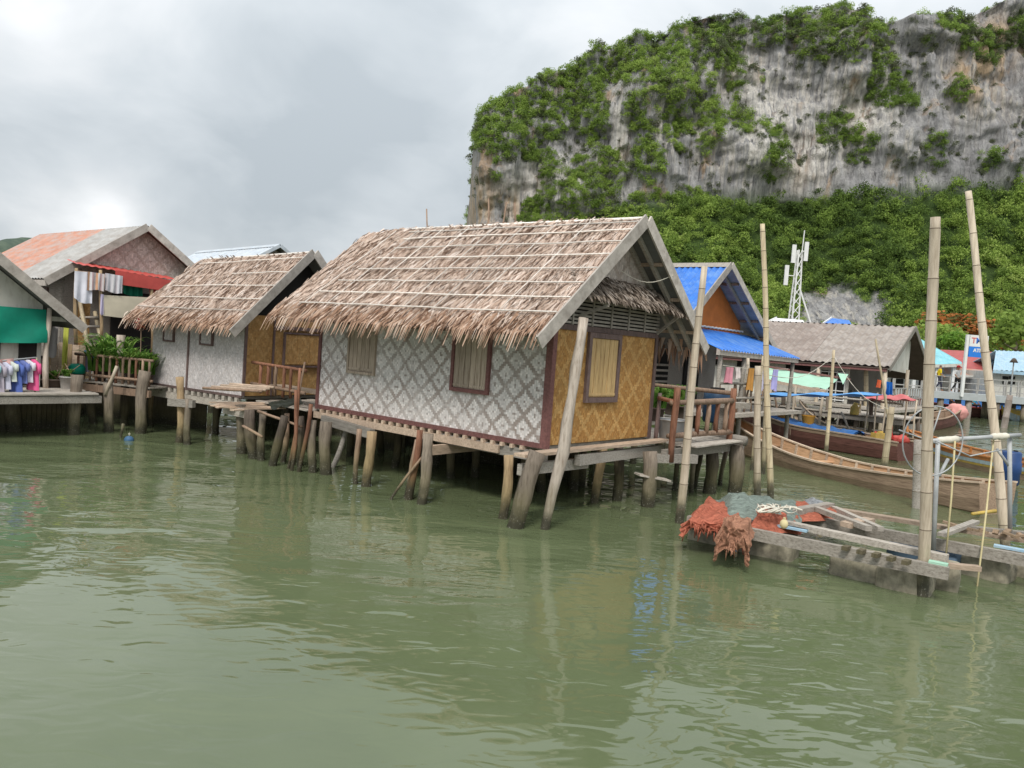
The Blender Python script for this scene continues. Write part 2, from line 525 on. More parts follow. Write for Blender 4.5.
sd = bpy.data.lights.new('sun', 'SUN')
sd.energy = 2.3
sd.angle = rad(14)
sd.color = (1.0, 0.96, 0.9)
so = bpy.data.objects.new('sun', sd)
COL.objects.link(so)
so.rotation_euler = (Vector((math.sin(SUN_AZ) * math.cos(SUN_EL), math.cos(SUN_AZ) * math.cos(SUN_EL), math.sin(SUN_EL)))).to_track_quat('Z', 'Y').to_euler()
vs_ = scene.view_settings
vs_.view_transform = 'Standard'
vs_.look = 'None'
vs_.exposure = 0.12
vs_.gamma = 1.0

# ------------------------------------------------------------------ water
t = NT('murky_green_water', 0.012, 0.5)
p = t.pos()
w1 = t.noise(t.scale(p, (0.5, 0.85, 1)), 1.05, 2, 0.35, 0.8)
w2 = t.noise(t.scale(p, (0.75, 1.5, 1)), 3.2, 1, 0.4, 1.2)
w3 = t.noise(p, 0.22, 2, 0.5)
h = t.math('ADD', t.math('MULTIPLY', w1, 1.0), t.math('MULTIPLY', w2, 0.14))
amp = t.ramp(w3, [(0.35, 0.5), (0.62, 1.35)])
t.bump(t.math('MULTIPLY', h, amp), 1.0, 0.053)
murk = t.ramp(t.noise(p, 0.35, 4, 0.6), [(0.3, (0.098, 0.121, 0.060)), (0.7, (0.122, 0.148, 0.075))])
t.b.inputs['IOR'].default_value = 1.5
M['water'] = t.color(murk)
wb = MB()
wb.poly([(-2500, -60, 0), (2500, -60, 0), (2500, 4500, 0), (-2500, 4500, 0)])
tag(wb.build('water', M['water']), kind='structure')
t = NT('sea_bed_mud', 0.95)
M['mud'] = t.color((0.10, 0.09, 0.06))
wb = MB()
wb.poly([(-2500, -60, -2.4), (2500, -60, -2.4), (2500, 4500, -2.4), (-2500, 4500, -2.4)])
tag(wb.build('seabed', M['mud']), kind='structure')

# ------------------------------------------------------------------ limestone cliff
SKY = [(455, 235), (465, 180), (468, 150), (473, 122), (490, 106), (505, 96), (530, 82), (546, 70), (575, 60), (600, 46), (620, 42), (640, 30), (660, 32), (690, 18), (720, 10), (740, 9), (770, 17), (800, 12), (815, 4), (850, 1), (870, 6), (893, 20), (915, 14), (940, 14), (960, 8), (985, 12), (1003, 2), (1040, -12), (1100, -30), (1200, -20), (1330, 10)]


def lut(tab, x):
    if x <= tab[0][0]: return tab[0][1]
    for (a, b), (c, d) in zip(tab, tab[1:]):
        if x <= c: return b + (d - b) * (x - a) / (c - a)
    return tab[-1][1]


FOOT = [(455, 262), (520, 250), (560, 228), (600, 216), (650, 202), (720, 202), (760, 200), (800, 206), (840, 200), (880, 198), (940, 194), (1030, 190), (1330, 186)]   # where the scree meets the wall
YC = 318.0


def fb(x, y, z, o=4): return noise.fractal(Vector((x, y, z)), 1.0, 2.0, o)


def cliff_point(u, tpar):
    # u: bearing (as the sight line through that column), tpar 0..1 shore -> scree top -> crest -> plateau
    left = max(0.0, (500 - u) / 40.0)
    yb = YC + 14 * left ** 2 + 26 * noise.noise(Vector((u * 0.006, 3.3, 0))) * (1 if u > 520 else 0.3)
    foot = at_y(u, lut(FOOT, u), yb)
    crest = at_y(u, lut(SKY, u) - 3, yb + 12)
    shore = at_y(u, lut([(455, 300), (1330, 372)], u), 246)
    shore.z = -1.0
    if tpar < 0.38:
        k = tpar / 0.38
        q = shore.lerp(foot, k)
        q.z = -1 + (foot.z + 1) * (0.62 * k + 0.38 * k * k)
        q.y += 5 * noise.noise(Vector((q.x * 0.05, q.z * 0.05, 7)))
        q.z += 3.0 * noise.noise(Vector((q.x * 0.045, q.y * 0.045, 2))) * k
        return q
    if tpar < 0.88:
        k = (tpar - 0.38) / 0.5
        q = foot.lerp(crest, k)
        q.y += 9 * k ** 2
        flute = fb(q.x * 0.17, 0.0, q.z * 0.018, 5) - 0.6 * abs(noise.noise(Vector((q.x * 0.09, 7.7, q.z * 0.012))))
        lump = fb(q.x * 0.035, 1.0, q.z * 0.04, 5)
        ledge = fb(q.x * 0.02, 5.0, q.z * 0.14, 3)
        e = min(1, k * 6)
        q.y += e * (flute * 4.2 + lump * 9.0 + ledge * 1.6)
        if u < 480: q.y += (480 - u) * 2.0
        return q
    k = (tpar - 0.88) / 0.12
    q = crest.copy()
    q.y += 9 + 55 * k
    q.z += 2.5 * fb(q.x * 0.08, 0, 0.5) * (1 - k) - 10 * k * k
    if u < 480: q.y += (480 - u) * 2.0
    return q


NU, NV = 460, 190
cb = MB()
cgrid = [[cliff_point(455 + (1330 - 455) * i / NU, j / NV) for i in range(NU + 1)] for j in range(NV + 1)]
cb.v = [tuple(q) for row in cgrid for q in row]
for j in range(NV):
    for i in range(NU):
        a = j * (NU + 1) + i
        cb.f.append((a, a + 1, a + NU + 2, a + NU + 1)); cb.m.append(0)
# left flank and back so that the hill is a body, not a sheet
b0 = len(cb.v)
for j in range(NV + 1):
    q = cgrid[j][0]
    cb.v.append((q.x + 25, q.y + 130, q.z))
for j in range(NV):
    cb.f.append((j * (NU + 1), (j + 1) * (NU + 1), b0 + j + 1, b0 + j)); cb.m.append(0)
t = NT('limestone', 0.9, 0.15)
p = t.pos()
base = t.ramp(t.noise(t.scale(p, (0.34, 0.2, 0.03)), 1.0, 8, 0.66), [(0.28, (0.18, 0.176, 0.176)), (0.45, (0.31, 0.303, 0.302)), (0.58, (0.41, 0.40, 0.395)), (0.74, (0.56, 0.54, 0.51))])
sx = t.noise(t.scale(p, (0.62, 0.3, 0.018)), 1.0, 5, 0.62)
zone = t.ramp(t.noise(t.scale(p, (0.028, 0.028, 0.03)), 1.0, 3, 0.5), [(0.44, 0.0), (0.58, 1.0)])
pale = t.math('MULTIPLY', t.ramp(sx, [(0.50, 0.0), (0.60, 1.0)]), zone)
base = t.mix(t.math('MULTIPLY', pale, 0.9), base, (0.58, 0.54, 0.48))
oc = t.ramp(t.noise(t.scale(p, (0.07, 0.07, 0.03)), 1.3, 5, 0.6), [(0.58, 0.0), (0.68, 1.0)])
base = t.mix(t.math('MULTIPLY', oc, 0.75), base, (0.46, 0.30, 0.17))
och = t.n('ShaderNodeAttribute', attribute_name='ochre').outputs['Fac']
ocn = t.ramp(t.noise(t.scale(p, (0.12, 0.12, 0.04)), 1.3, 5, 0.6), [(0.40, 0.0), (0.56, 1.0)])
base = t.mix(t.math('MULTIPLY', t.math('MULTIPLY', och, ocn), 0.85), base, (0.56, 0.40, 0.25))
wh = t.n('ShaderNodeAttribute', attribute_name='flowstone').outputs['Fac']
base = t.mix(t.math('MULTIPLY', t.math('MULTIPLY', wh, t.ramp(sx, [(0.40, 0.0), (0.52, 1.0)])), 0.95), base, (0.72, 0.68, 0.62))
blk = t.ramp(t.noise(t.scale(p, (0.9, 0.4, 0.03)), 1.0, 4, 0.6), [(0.60, 0.0), (0.70, 1.0)])
base = t.mix(t.math('MULTIPLY', blk, 0.8), base, (0.05, 0.05, 0.052))
vo = t.n('ShaderNodeTexVoronoi', feature='DISTANCE_TO_EDGE')
wv = t.n('ShaderNodeVectorMath', operation='ADD')
t.l(t.scale(p, (0.22, 0.2, 0.06)), wv.inputs[0])
nc = t.n('ShaderNodeTexNoise'); t.l(t.scale(p, (0.3, 0.3, 0.12)), nc.inputs['Vector']); nc.inputs['Scale'].default_value = 1.0; nc.inputs['Detail'].default_value = 5
t.l(nc.outputs['Color'], wv.inputs[1])
t.l(wv.outputs[0], vo.inputs['Vector']); vo.inputs['Scale'].default_value = 1.6
crack = t.ramp(vo.outputs['Distance'], [(0.0, 1.0), (0.05, 0.0)])
base = t.mix(t.math('MULTIPLY', crack, 0.12), base, (0.07, 0.068, 0.07))
grain = t.ramp(t.noise(t.scale(p, (1.1, 1.1, 0.35)), 1.0, 6, 0.75), [(0.3, 0.75), (0.7, 1.2)])
base = t.mix(1.0, base, grain, 'MULTIPLY')
t.bump(t.math('SUBTRACT', t.noise(t.scale(p, (0.5, 0.5, 0.12)), 1.0, 9, 0.72), t.math('MULTIPLY', crack, 0.08)), 1.0, 2.4)
veg = t.n('ShaderNodeAttribute', attribute_name='overgrown').outputs['Fac']
gc = t.ramp(t.noise(p, 0.5, 5, 0.7), [(0.3, (0.03, 0.055, 0.015)), (0.7, (0.075, 0.12, 0.03))])
base = t.mix(veg, base, gc)
M['limestone'] = t.color(base)
terr = tag(cb.build('hillside_terrain', M['limestone'], smooth=True), kind='structure')
for nm_, spots_ in (('ochre', ((478, 205, 16, 34), (512, 205, 20, 20), (985, 65, 26, 36), (1000, 40, 16, 20), (855, 110, 14, 26), (965, 85, 12, 22), (795, 165, 14, 20), (730, 75, 10, 20))), ('flowstone', ((735, 72, 22, 26), (785, 135, 40, 48), (760, 140, 18, 40), (560, 180, 50, 30), (870, 110, 34, 30), (820, 155, 18, 24), (620, 120, 10, 40)))):
    at_ = terr.data.attributes.new(nm_, 'FLOAT', 'POINT')
    vals = []
    for j in range(NV + 1):
        for i in range(NU + 1):
            pu, pv = to_px(cgrid[j][i])
            vals.append(min(1.0, sum(math.exp(-((pu - a) / ra) ** 2 - ((pv - b) / rb) ** 2) for a, b, ra, rb in spots_)) if 0.36 < j / NV < 0.9 else 0.0)
    at_.data.foreach_set('value', vals + [0.0] * (NV + 1))
ov = terr.data.attributes.new('overgrown', 'FLOAT', 'POINT')      # undergrowth covers the scree but for one bare patch
def _ov(i, j):
    u = 455 + (1330 - 455) * i / NU
    if j / NV > 0.42: return 0.0
    q = cgrid[j][i]
    v = to_px(q)[1]
    e_ = ((u - 840) / 52) ** 2 + ((v - 322) / 34) ** 2 + 0.9 * noise.fractal(Vector((q.x * 0.12, q.z * 0.14, 3)), 1, 2, 4)
    if e_ < 1.15: return max(0.0, (e_ - 0.85) / 0.3)
    return min(1.0, (0.42 - j / NV) / 0.05)
ov.data.foreach_set('value', [_ov(i, j) for j in range(NV + 1) for i in range(NU + 1)] + [0.0] * (NV + 1))

# ------------------------------------------------------------------ foliage


def leaf_mat(name, stops, island=0.5, sub=0.0):
    t = NT(name, 0.65, 0.15)
    at = t.n('ShaderNodeAttribute', attribute_name='tint').outputs['Fac']
    f = t.math('ADD', t.math('MULTIPLY', at, 1 - island), t.math('MULTIPLY', t.island(), island))
    col = t.ramp(f, stops)
    t.color(col)
    tr = t.n('ShaderNodeBsdfTranslucent')
    t.l(col, tr.inputs['Color'])
    mx = t.n('ShaderNodeMixShader')
    mx.inputs[0].default_value = 0.42
    out = [q for q in t.t.nodes if q.type == 'OUTPUT_MATERIAL'][0]
    t.l(t.b.outputs[0], mx.inputs[1]); t.l(tr.outputs[0], mx.inputs[2]); t.l(mx.outputs[0], out.inputs['Surface'])
    return t.mat


M['forest'] = leaf_mat('forest_leaves', [(0.0, (0.055, 0.09, 0.028)), (0.25, (0.12, 0.19, 0.042)), (0.5, (0.24, 0.345, 0.072)), (0.75, (0.34, 0.455, 0.10)), (1.0, (0.44, 0.50, 0.17))], 0.25)
M['dry_scrub'] = leaf_mat('dry_scrub_leaves', [(0.0, (0.07, 0.09, 0.045)), (0.5, (0.13, 0.155, 0.08)), (1.0, (0.21, 0.21, 0.13))], 0.5)
M['flame'] = leaf_mat('flame_tree_flowers', [(0.0, (0.06, 0.10, 0.02)), (0.42, (0.16, 0.13, 0.04)), (0.5, (0.42, 0.14, 0.04)), (1.0, (0.60, 0.24, 0.08))], 1.0)
M['lime_leaf'] = leaf_mat('lime_green_leaves', [(0.0, (0.07, 0.17, 0.02)), (1.0, (0.24, 0.40, 0.06))], 0.7)
M['garden_leaf'] = leaf_mat('garden_leaves', [(0.0, (0.05, 0.12, 0.02)), (0.5, (0.12, 0.25, 0.04)), (1.0, (0.30, 0.42, 0.10))], 0.8)


def crown_proto(n, lobes, seed):
    g = np.random.default_rng(seed)
    L = []
    for _ in range(lobes):
        a = g.uniform(0, 6.28); rr = g.uniform(0.1, 0.62)
        L.append((math.cos(a) * rr, math.sin(a) * rr, g.uniform(-0.25, 0.45), g.uniform(0.34, 0.6)))
    L = np.array(L)
    k = g.integers(0, lobes, n)
    d = g.normal(size=(n, 3)); d /= np.linalg.norm(d, axis=1)[:, None]
    d[:, 2] = np.where(d[:, 2] < -0.35, -d[:, 2], d[:, 2])
    r = L[k, 3] * g.uniform(0.72, 1.06, n)
    c = L[k, :3] + d * r[:, None]
    nrm = d + g.normal(size=(n, 3)) * 0.55
    nrm /= np.linalg.norm(nrm, axis=1)[:, None]
    a = np.cross(nrm, g.normal(size=(n, 3))); a /= np.linalg.norm(a, axis=1)[:, None]
    b = np.cross(nrm, a)
    s = g.uniform(0.05, 0.11, n)[:, None]
    e = g.uniform(0.5, 1.0, n)[:, None]
    quad = np.stack([c - a * s, c - b * s * e, c + a * s, c + b * s * e], 1)   # n,4,3 diamond
    return quad, 0.18 * (c[:, 2] * 0) + g.uniform(-0.08, 0.08, lobes)[k]


def quads_mesh(name, quads, tints, mat, parent=None, loc=(0, 0, 0)):
    v = quads.reshape(-1, 3).astype(np.float32)
    nq = len(v) // 4
    me = bpy.data.meshes.new(name)
    me.vertices.add(len(v)); me.vertices.foreach_set('co', (v - np.array(loc, np.float32)).ravel())
    me.loops.add(nq * 4); me.loops.foreach_set('vertex_index', np.arange(nq * 4, dtype=np.int32))
    me.polygons.add(nq)
    me.polygons.foreach_set('loop_start', np.arange(0, nq * 4, 4, dtype=np.int32))
    try: me.polygons.foreach_set('loop_total', np.full(nq, 4, np.int32))
    except Exception: pass
    me.update(calc_edges=True)
    at = me.attributes.new('tint', 'FLOAT', 'FACE')
    at.data.foreach_set('value', np.clip(tints, 0, 1).astype(np.float32))
    me.materials.append(mat)
    o = bpy.data.objects.new(name, me)
    COL.objects.link(o)
    if parent is not None: o.parent = parent
    return o


PROTOS = [crown_proto(330, 7, 11 + i) for i in range(7)]


def scatter(spots):
    qs, ts = [], []
    for (x, y, z, s, h, tint) in spots:
        q, tt = PROTOS[int(rng.integers(0, len(PROTOS)))]
        a = rng.uniform(0, 6.28)
        ca, sa = math.cos(a), math.sin(a)
        R = np.array([[ca, -sa, 0], [sa, ca, 0], [0, 0, 1]]).T
        keep = rng.random(len(q)) < rng.uniform(0.7, 1.0)
        q, tt = q[keep], tt[keep]
        if rng.random() < 0.4:                       # finer leaved kinds
            c_ = q.mean(1, keepdims=True); q = c_ + (q - c_) * rng.uniform(0.7, 0.9)
        an = rng.uniform(0.75, 1.3)
        qs.append((q @ R) * np.array([s * an, s / an, s * h * rng.uniform(0.75, 1.35)]) + np.array([x, y, z]))
        ts.append(tt + tint)
    return np.concatenate(qs), np.concatenate(ts)


# how densely the wall is overgrown, by bearing (u) and sight-line height (v)
PATCH = [  # (u, v, ru, rv, weight)
    (560, 110, 85, 48, 0.72), (640, 85, 75, 60, 0.7), (700, 110, 42, 36, 0.95), (520, 125, 50, 36, 0.8), (495, 130, 26, 26, 0.8),
    (600, 170, 55, 40, 0.42), (690, 150, 40, 18, 0.42), (735, 108, 18, 32, 0.8), (590, 205, 60, 25, 0.7), (545, 215, 30, 18, 0.9), (655, 165, 30, 40, 0.5),
    (765, 30, 50, 24, 0.95), (825, 30, 52, 32, 0.95), (845, 52, 30, 22, 0.8), (893, 72, 20, 30, 0.85), (905, 90, 16, 22, 0.9), (868, 150, 20, 30, 0.6), (832, 128, 22, 20, 0.45),
    (950, 22, 28, 14, 0.55), (975, 46, 14, 11, 0.95), (935, 42, 14, 12, 0.5), (770, 165, 14, 18, 0.9), (700, 50, 60, 30, 0.62), (990, 170, 40, 14, 0.4), (1060, 30, 60, 30, 0.7), (1150, 60, 80, 60, 0.6), (1260, 80, 80, 60, 0.7)]
forest, scrub = [], []
for j in range(2, NV + 1):
    for i in range(1, NU):
        q = cgrid[j][i]
        u = 455 + (1330 - 455) * i / NU
        tp = j / NV
        cell = abs((cgrid[j][i] - cgrid[j - 1][i]).length)
        v = to_px(q)[1]
        nz = noise.noise(Vector((q.x * 0.045, q.z * 0.06, 9.1)))
        nz2 = noise.noise(Vector((q.x * 0.016, q.z * 0.02, 4.4)))
        area = (cgrid[j][i] - cgrid[j][i - 1]).length * cell
        if tp < 0.38:
            if ((u - 840) / 52) ** 2 + ((v - 322) / 34) ** 2 + 0.9 * noise.fractal(Vector((q.x * 0.12, q.z * 0.14, 3)), 1, 2, 4) < 0.8: continue
            if random.random() > area * 0.115: continue
            s = random.uniform(1.9, 3.9) * (1 if random.random() < 0.85 else 1.25)
            k = random.random()
            forest.append((q.x + random.uniform(-2.5, 2.5), q.y + (jy := random.uniform(-6, 6)), q.z + s * random.uniform(0.35, 0.9) + jy * 0.75, s, random.uniform(0.85, 1.25), 0.1 + 0.75 * k + 0.35 * nz2 - 0.1 * (tp > 0.35)))
        elif tp < 0.89:
            dens = 0.0
            for (a, b, ra, rb, wt_) in PATCH:
                d = ((u - a) / ra) ** 2 + ((v - b) / rb) ** 2
                if d < 2: dens = max(dens, wt_ * (1.25 - d * 0.75))
            if 0.38 <= tp < 0.42 and u < 700: dens = max(dens, 0.6)
            if tp > 0.865 and u < 905: dens = max(dens, 0.62)
            elif tp > 0.865: dens = max(dens, 0.36)
            dens = dens + 0.7 * nz + 0.55 * noise.noise(Vector((q.x * 0.13, q.z * 0.03, 1.7))) + 0.08
            if dens < 0.50:
                if dens > 0.0 and random.random() < area * 0.02:
                    s = random.uniform(1.1, 2.4)
                    scrub.append((q.x, q.y - 0.3, q.z, s, 1.0, random.uniform(0.2, 0.8)))
                continue
            if random.random() > area * 0.17: continue
            s = random.uniform(1.4, 3.1)
            if random.random() < 0.12 + 0.3 * (u > 700) * (v < 70):
                scrub.append((q.x, q.y - s * 0.3, q.z + s * 0.2, s, 0.9, random.uniform(0.2, 0.9)))
            else:
                forest.append((q.x, q.y - s * 0.35, q.z + s * 0.2, s, random.uniform(0.8, 1.1), 0.2 + 0.52 * random.random() + 0.3 * nz2))
        else:
            if random.random() < area * 0.02:
                s = random.uniform(2, 3.4)
                forest.append((q.x, q.y, q.z + s * 0.3, s, 0.9, 0.25 + 0.4 * random.random()))
q_, t_ = scatter(forest)
tag(quads_mesh('forest', q_, t_, M['forest']), 'dense green forest covering the limestone hill and its foot', 'forest', kind='stuff')
q_, t_ = scatter(scrub)
tag(quads_mesh('scrub', q_, t_, M['dry_scrub']), 'dull dry scrub clinging to the grey cliff face', 'scrub', kind='stuff')

# far wooded hill on the left
hb = MB()
c0 = at_y(4, 300, 1150)
def hill(a, b):
    x = -1150 + a * 820
    k = math.exp(-((x - c0.x) / 75) ** 2) * 0.8 + 0.25 * math.exp(-((x - c0.x + 120) / 150) ** 2)
    zz = 116 * k * math.sin(math.pi * min(b, 1) * 0.5) ** 0.8 + (4 * noise.fractal(Vector((x * 0.03, b * 6, 0)), 1, 2, 4)) * k - 2
    return Vector((x, 1000 + 220 * b, zz))
hb.grid(hill, 160, 24)
t = NT('far_wooded_hill', 0.9, 0.1)
M['hill'] = t.color(t.ramp(t.noise(t.pos(), 0.06, 6, 0.7), [(0.3, (0.05, 0.075, 0.06)), (0.7, (0.11, 0.14, 0.10))]))
tag(hb.build('hills', M['hill'], smooth=True), kind='structure')


def tree(name, label, px, pz, Y, size, mat, seed, n=900, hscale=1.0, stretch=1.0):
    g = at_y(px, pz, Y)
    base = Vector((g.x, g.y, max(0.3, g.z - size * 1.5)))
    th = thing(name, label, 'tree', base)
    tb = MB()
    top = Vector((0, 0, g.z - base.z))
    tb.log((0, 0, -0.5), top, size * 0.07, size * 0.035, 8, 6, 0.08)
    for k in range(6):
        a = k * 1.05 + seed
        st = top * random.uniform(0.5, 0.95)
        tb.log(st, st + Vector((math.cos(a) * size * 0.6 * stretch, math.sin(a) * size * 0.6, size * random.uniform(0.15, 0.5))), size * 0.028, size * 0.01, 5, 4, 0.12)
    tb.build('trunk', M['post'], th, True)
    q, tt = crown_proto(n, 9, seed)
    ctr = q.mean(1, keepdims=True)
    q = ctr + (q - ctr) * 0.9
    quads_mesh('crown', q * np.array([size * stretch, size, size * hscale]) + np.array(top), np.full(n, 0.5) + tt, mat, th)
    return th

# ------------------------------------------------------------------ thatch


def thatch(E0, E1, R0, R1, name, parent, mats, courses=24, per_m=26, length=0.42, width=0.032, eave_drop=0.22, lean=0.0, lift=0.06, ragged=0.08, ridge_tuft=True):
    E0, E1, R0, R1 = [Vector(q) for q in (E0, E1, R0, R1)]
    mb = MB()
    down = ((E0 + E1) / 2 - (R0 + R1) / 2)
    S = down.length
    down.normalize()
    along = (E1 - E0).normalized()
    nrm = along.cross(down).normalized()
    if nrm.z < 0: nrm = -nrm
    L = (E1 - E0).length

    def P(s, t_): return E0.lerp(E1, t_).lerp(R0.lerp(R1, t_), s)
    for i in range(courses + 1):
        s0 = i / courses
        n = int(L * per_m)
        for k in range(n):
            tt = (k + random.uniform(-0.6, 0.6)) / n
            tt = min(1 + ragged / L, max(-ragged / L, tt))
            ln = length * random.uniform(0.6, 1.35)
            ln = min(ln, (1.0 - s0) * S + 0.03)
            if ln < 0.08: continue
            wd = width * random.uniform(0.6, 1.4)
            tt = max(tt, 0.0)
            tip = P(min(0.94, s0 + random.uniform(-0.6, 0.6) / courses), tt)
            dev = random.gauss(lean, 0.2 if i else 0.34)
            if tt * L < 0.3: dev = -abs(dev) * 0.4 if tt * L < 0.15 else dev * 0.4
            dd = (down + along * dev).normalized()
            root = tip - dd * ln
            lf = lift * random.uniform(0.5, 1.5)
            a = root + nrm * random.uniform(-0.01, 0.035)
            c = tip + nrm * lf
            b = (a + c) / 2 + nrm * random.uniform(0.0, 0.03)
            mb.k = 0
            if i == 0:
                mb.k = 1
                ext = random.uniform(0.02, eave_drop * 1.25)
                c = c + down * ext * 0.75 + Vector((0, 0, -ext * 0.75))
                b = tip + nrm * lf * 0.7
            elif i == 1 or (i == 2 and random.random() < .5): mb.k = 1
            sd_ = along * (wd / 2) + nrm * random.uniform(-0.012, 0.012)
            vs = [a - sd_, a + sd_, b + sd_ * 1.1, b - sd_ * 1.1, c + sd_ * 0.35, c - sd_ * 0.35]
            mb.add(vs, [(0, 1, 2, 3), (3, 2, 4, 5)])
    return mb.build(name, mats, parent)


def slab(parent, E0, E1, R0, R1, th, name, mat):
    E0, E1, R0, R1 = [Vector(q) for q in (E0, E1, R0, R1)]
    n = (E1 - E0).cross(R0 - E0).normalized()
    if n.z < 0: n = -n
    mb = MB()
    mb.prism([E0, E1, R1, R0], -n * th)
    return mb.build(name, mat, parent)


def window(parent, x0, x1, z0, z1, plane, at_, frame_m, shut_m, out=-1, fw=0.07, leaves=2, name='window'):
    # plane 'x': wall lies at x = at_ and the opening runs along y; 'y': the other way round
    def put(mb, a0, a1, b0, b1, d0, d1):
        if plane == 'x': mb.span((at_ + out * d0, a0, b0), (at_ + out * d1, a1, b1))
        else: mb.span((a0, at_ + out * d0, b0), (a1, at_ + out * d1, b1))
    fr = MB()
    put(fr, x0, x0 + fw, z0, z1, 0.002, 0.055)
    put(fr, x1 - fw, x1, z0, z1, 0.002, 0.055)
    put(fr, x0 + fw, x1 - fw, z0, z0 + fw, 0.002, 0.06)
    put(fr, x0 + fw, x1 - fw, z1 - fw, z1, 0.002, 0.055)
    f = fr.build(name, frame_m, parent)
    wi = (x1 - x0 - 2 * fw) / leaves
    for k in range(leaves):
        sb = MB()
        a0 = x0 + fw + k * wi + 0.006
        put(sb, a0, a0 + wi - 0.012, z0 + fw + 0.004, z1 - fw - 0.004, 0.004, 0.026)
        nb = 3
        for j in range(nb):
            put(sb, a0 + wi * j / nb + 0.004, a0 + wi * (j + 1) / nb - 0.012, z0 + fw + 0.012, z1 - fw - 0.01, 0.0265, 0.034 + 0.004 * (j % 2))
        put(sb, a0 + 0.003, a0 + wi - 0.016, z0 + fw + 0.03, z0 + fw + 0.07, 0.0385, 0.045)
        sb.build('shutter', shut_m, f)
    return f


def stilt(parent, base, top, r0, r1, mat, world=True, bend=0.05, name='stilt', n=9):
    mb = MB()
    b = Vector(base); tp = Vector(top)
    if world and tp.z < 0.97: tp = tp + (tp - b) * ((0.97 - tp.z) / (tp.z - b.z))
    d = (b - tp).normalized()
    mb.log(b + d * 0.9, tp, r0, r1, n, 9, bend, 0.1)
    return mb.build(name, mat, parent, True, world=world)


def local(t, p):
    inv = (Matrix.Translation(t.location) @ t.rotation_euler.to_matrix().to_4x4()).inverted()
    return inv @ Vector(p)


# ------------------------------------------------------------------ the big thatched hut
YAW = math.atan2(0.769, 0.639)
H1 = thing('thatched_hut', 'large thatched hut with white diamond bamboo wall and golden gable wall, standing over the water', 'hut', (0.59, 12.23, 0), YAW)
FZ = 1.1
A_, R_x, R_z, sl = 5.9, 1.66, 4.86, 0.79


def roof_z(x): return R_z - abs(x - R_x) * sl


w_ = MB(); w_.span((0.0, 0.0, FZ), (0.06, A_, 3.52)); w_.build('front_wall', M['weave_white'], H1)
w_ = MB(); w_.span((0.06, 0.0, FZ + 0.02), (3.2, 0.06, 3.0)); w_.build('gable_wall', M['weave_gold'], H1)
w_ = MB(); w_.prism([(0.4, 0.02, 3.46), (3.0, 0.02, 3.46), (3.0, 0.02, roof_z(3.0) - 0.03), (R_x, 0.02, R_z - 0.1), (0.4, 0.02, roof_z(0.4) - 0.1)], (0, 0.04, 0)); w_.build('gable_panel', M['weave_gable'], H1)
w_ = MB(); w_.span((3.14, 0.06, FZ), (3.2, A_, 3.5)); w_.span((0.06, A_ - 0.06, FZ), (3.14, A_, 3.5)); w_.build('rear_wall', M['weave_pale'], H1)
w_ = MB(); w_.span((0.06, 0.06, FZ - 0.06), (3.14, A_ - 0.06, FZ)); w_.build('floor', M['grey_plank'], H1)
# trims
tr = MB()
tr.span((-0.035, -0.035, FZ - 0.03), (0.07, -0.003, 3.3))
tr.span((-0.035, -0.003, FZ - 0.03), (-0.003, 0.09, 3.3))
tr.build('corner_post', M['red_trim'], H1)
tr = MB(); tr.span((-0.028, 0.09, FZ - 0.035), (-0.003, A_ - 0.05, FZ + 0.045)); tr.build('bottom_rail', M['red_trim'], H1)
tr = MB(); tr.span((-0.03, A_ - 0.05, FZ - 0.05), (-0.003, A_ + 0.03, 3.4)); tr.build('corner_post', M['red_trim'], H1)
tr = MB()
tr.span((0.07, -0.03, 2.96), (3.2, -0.003, 3.05))
tr.span((3.13, -0.03, FZ), (3.22, -0.003, 2.96))
tr.build('trim_rail', M['grey_trim'], H1)
# ventilation slats
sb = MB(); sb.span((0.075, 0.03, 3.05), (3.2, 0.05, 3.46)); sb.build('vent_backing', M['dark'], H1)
sb = MB()
for k in range(7):
    z0 = 3.065 + k * 0.062
    sb.span((0.0, -0.022, z0), (3.22, -0.002, z0 + 0.036))
for x in (0.42, 0.98, 1.55, 2.1, 2.65): sb.span((x, -0.042, 3.05), (x + 0.035, -0.0225, 3.5))
sb.build('vent_slats', M['board'], H1)
window(H1, 1.24, 2.13, 1.79, 2.85, 'x', 0.0, M['red_trim'], M['shutter'], -1, 0.065)
window(H1, 4.15, 4.97, 1.87, 2.85, 'x', 0.0, M['shutter'], M['shutter'], -1, 0.05)
window(H1, 0.93, 1.92, 1.79, 2.955, 'y', 0.0, M['grey_trim'], M['shutter_gold'], -1, 0.085)
# roof
Y0, Y1 = -0.5, 6.5
EX, EZ = -0.9, roof_z(-0.9)
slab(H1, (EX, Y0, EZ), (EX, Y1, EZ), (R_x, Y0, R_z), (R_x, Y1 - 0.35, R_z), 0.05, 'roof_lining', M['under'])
EXR = 4.22
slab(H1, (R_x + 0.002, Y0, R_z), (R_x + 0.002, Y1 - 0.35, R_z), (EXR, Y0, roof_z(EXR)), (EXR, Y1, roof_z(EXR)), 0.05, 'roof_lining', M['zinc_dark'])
roof = thatch((EX, Y0, EZ), (EX, Y1, EZ), (R_x, Y0, R_z), (R_x, Y1 + 0.2, R_z), 'roof', H1, [M['thatch'], M['thatch_tip']], 38, 80, 0.38, 0.0112, 0.19, 0.05, 0.024)
thatch((EXR, Y0, roof_z(EXR)), (EXR, Y1, roof_z(EXR)), (R_x, Y0, R_z), (R_x, Y1 - 0.35, R_z), 'roof', H1, [M['thatch'], M['thatch_tip']], 14, 14, 0.5, 0.05, 0.3)
tr = MB(); tr.tube([(R_x, Y0, R_z + 0.055), (R_x, 2, R_z + 0.065), (R_x, 5.2, R_z + 0.075)], 0.03, 6); tr.build('ridge_pole', M['lath'], H1, True)
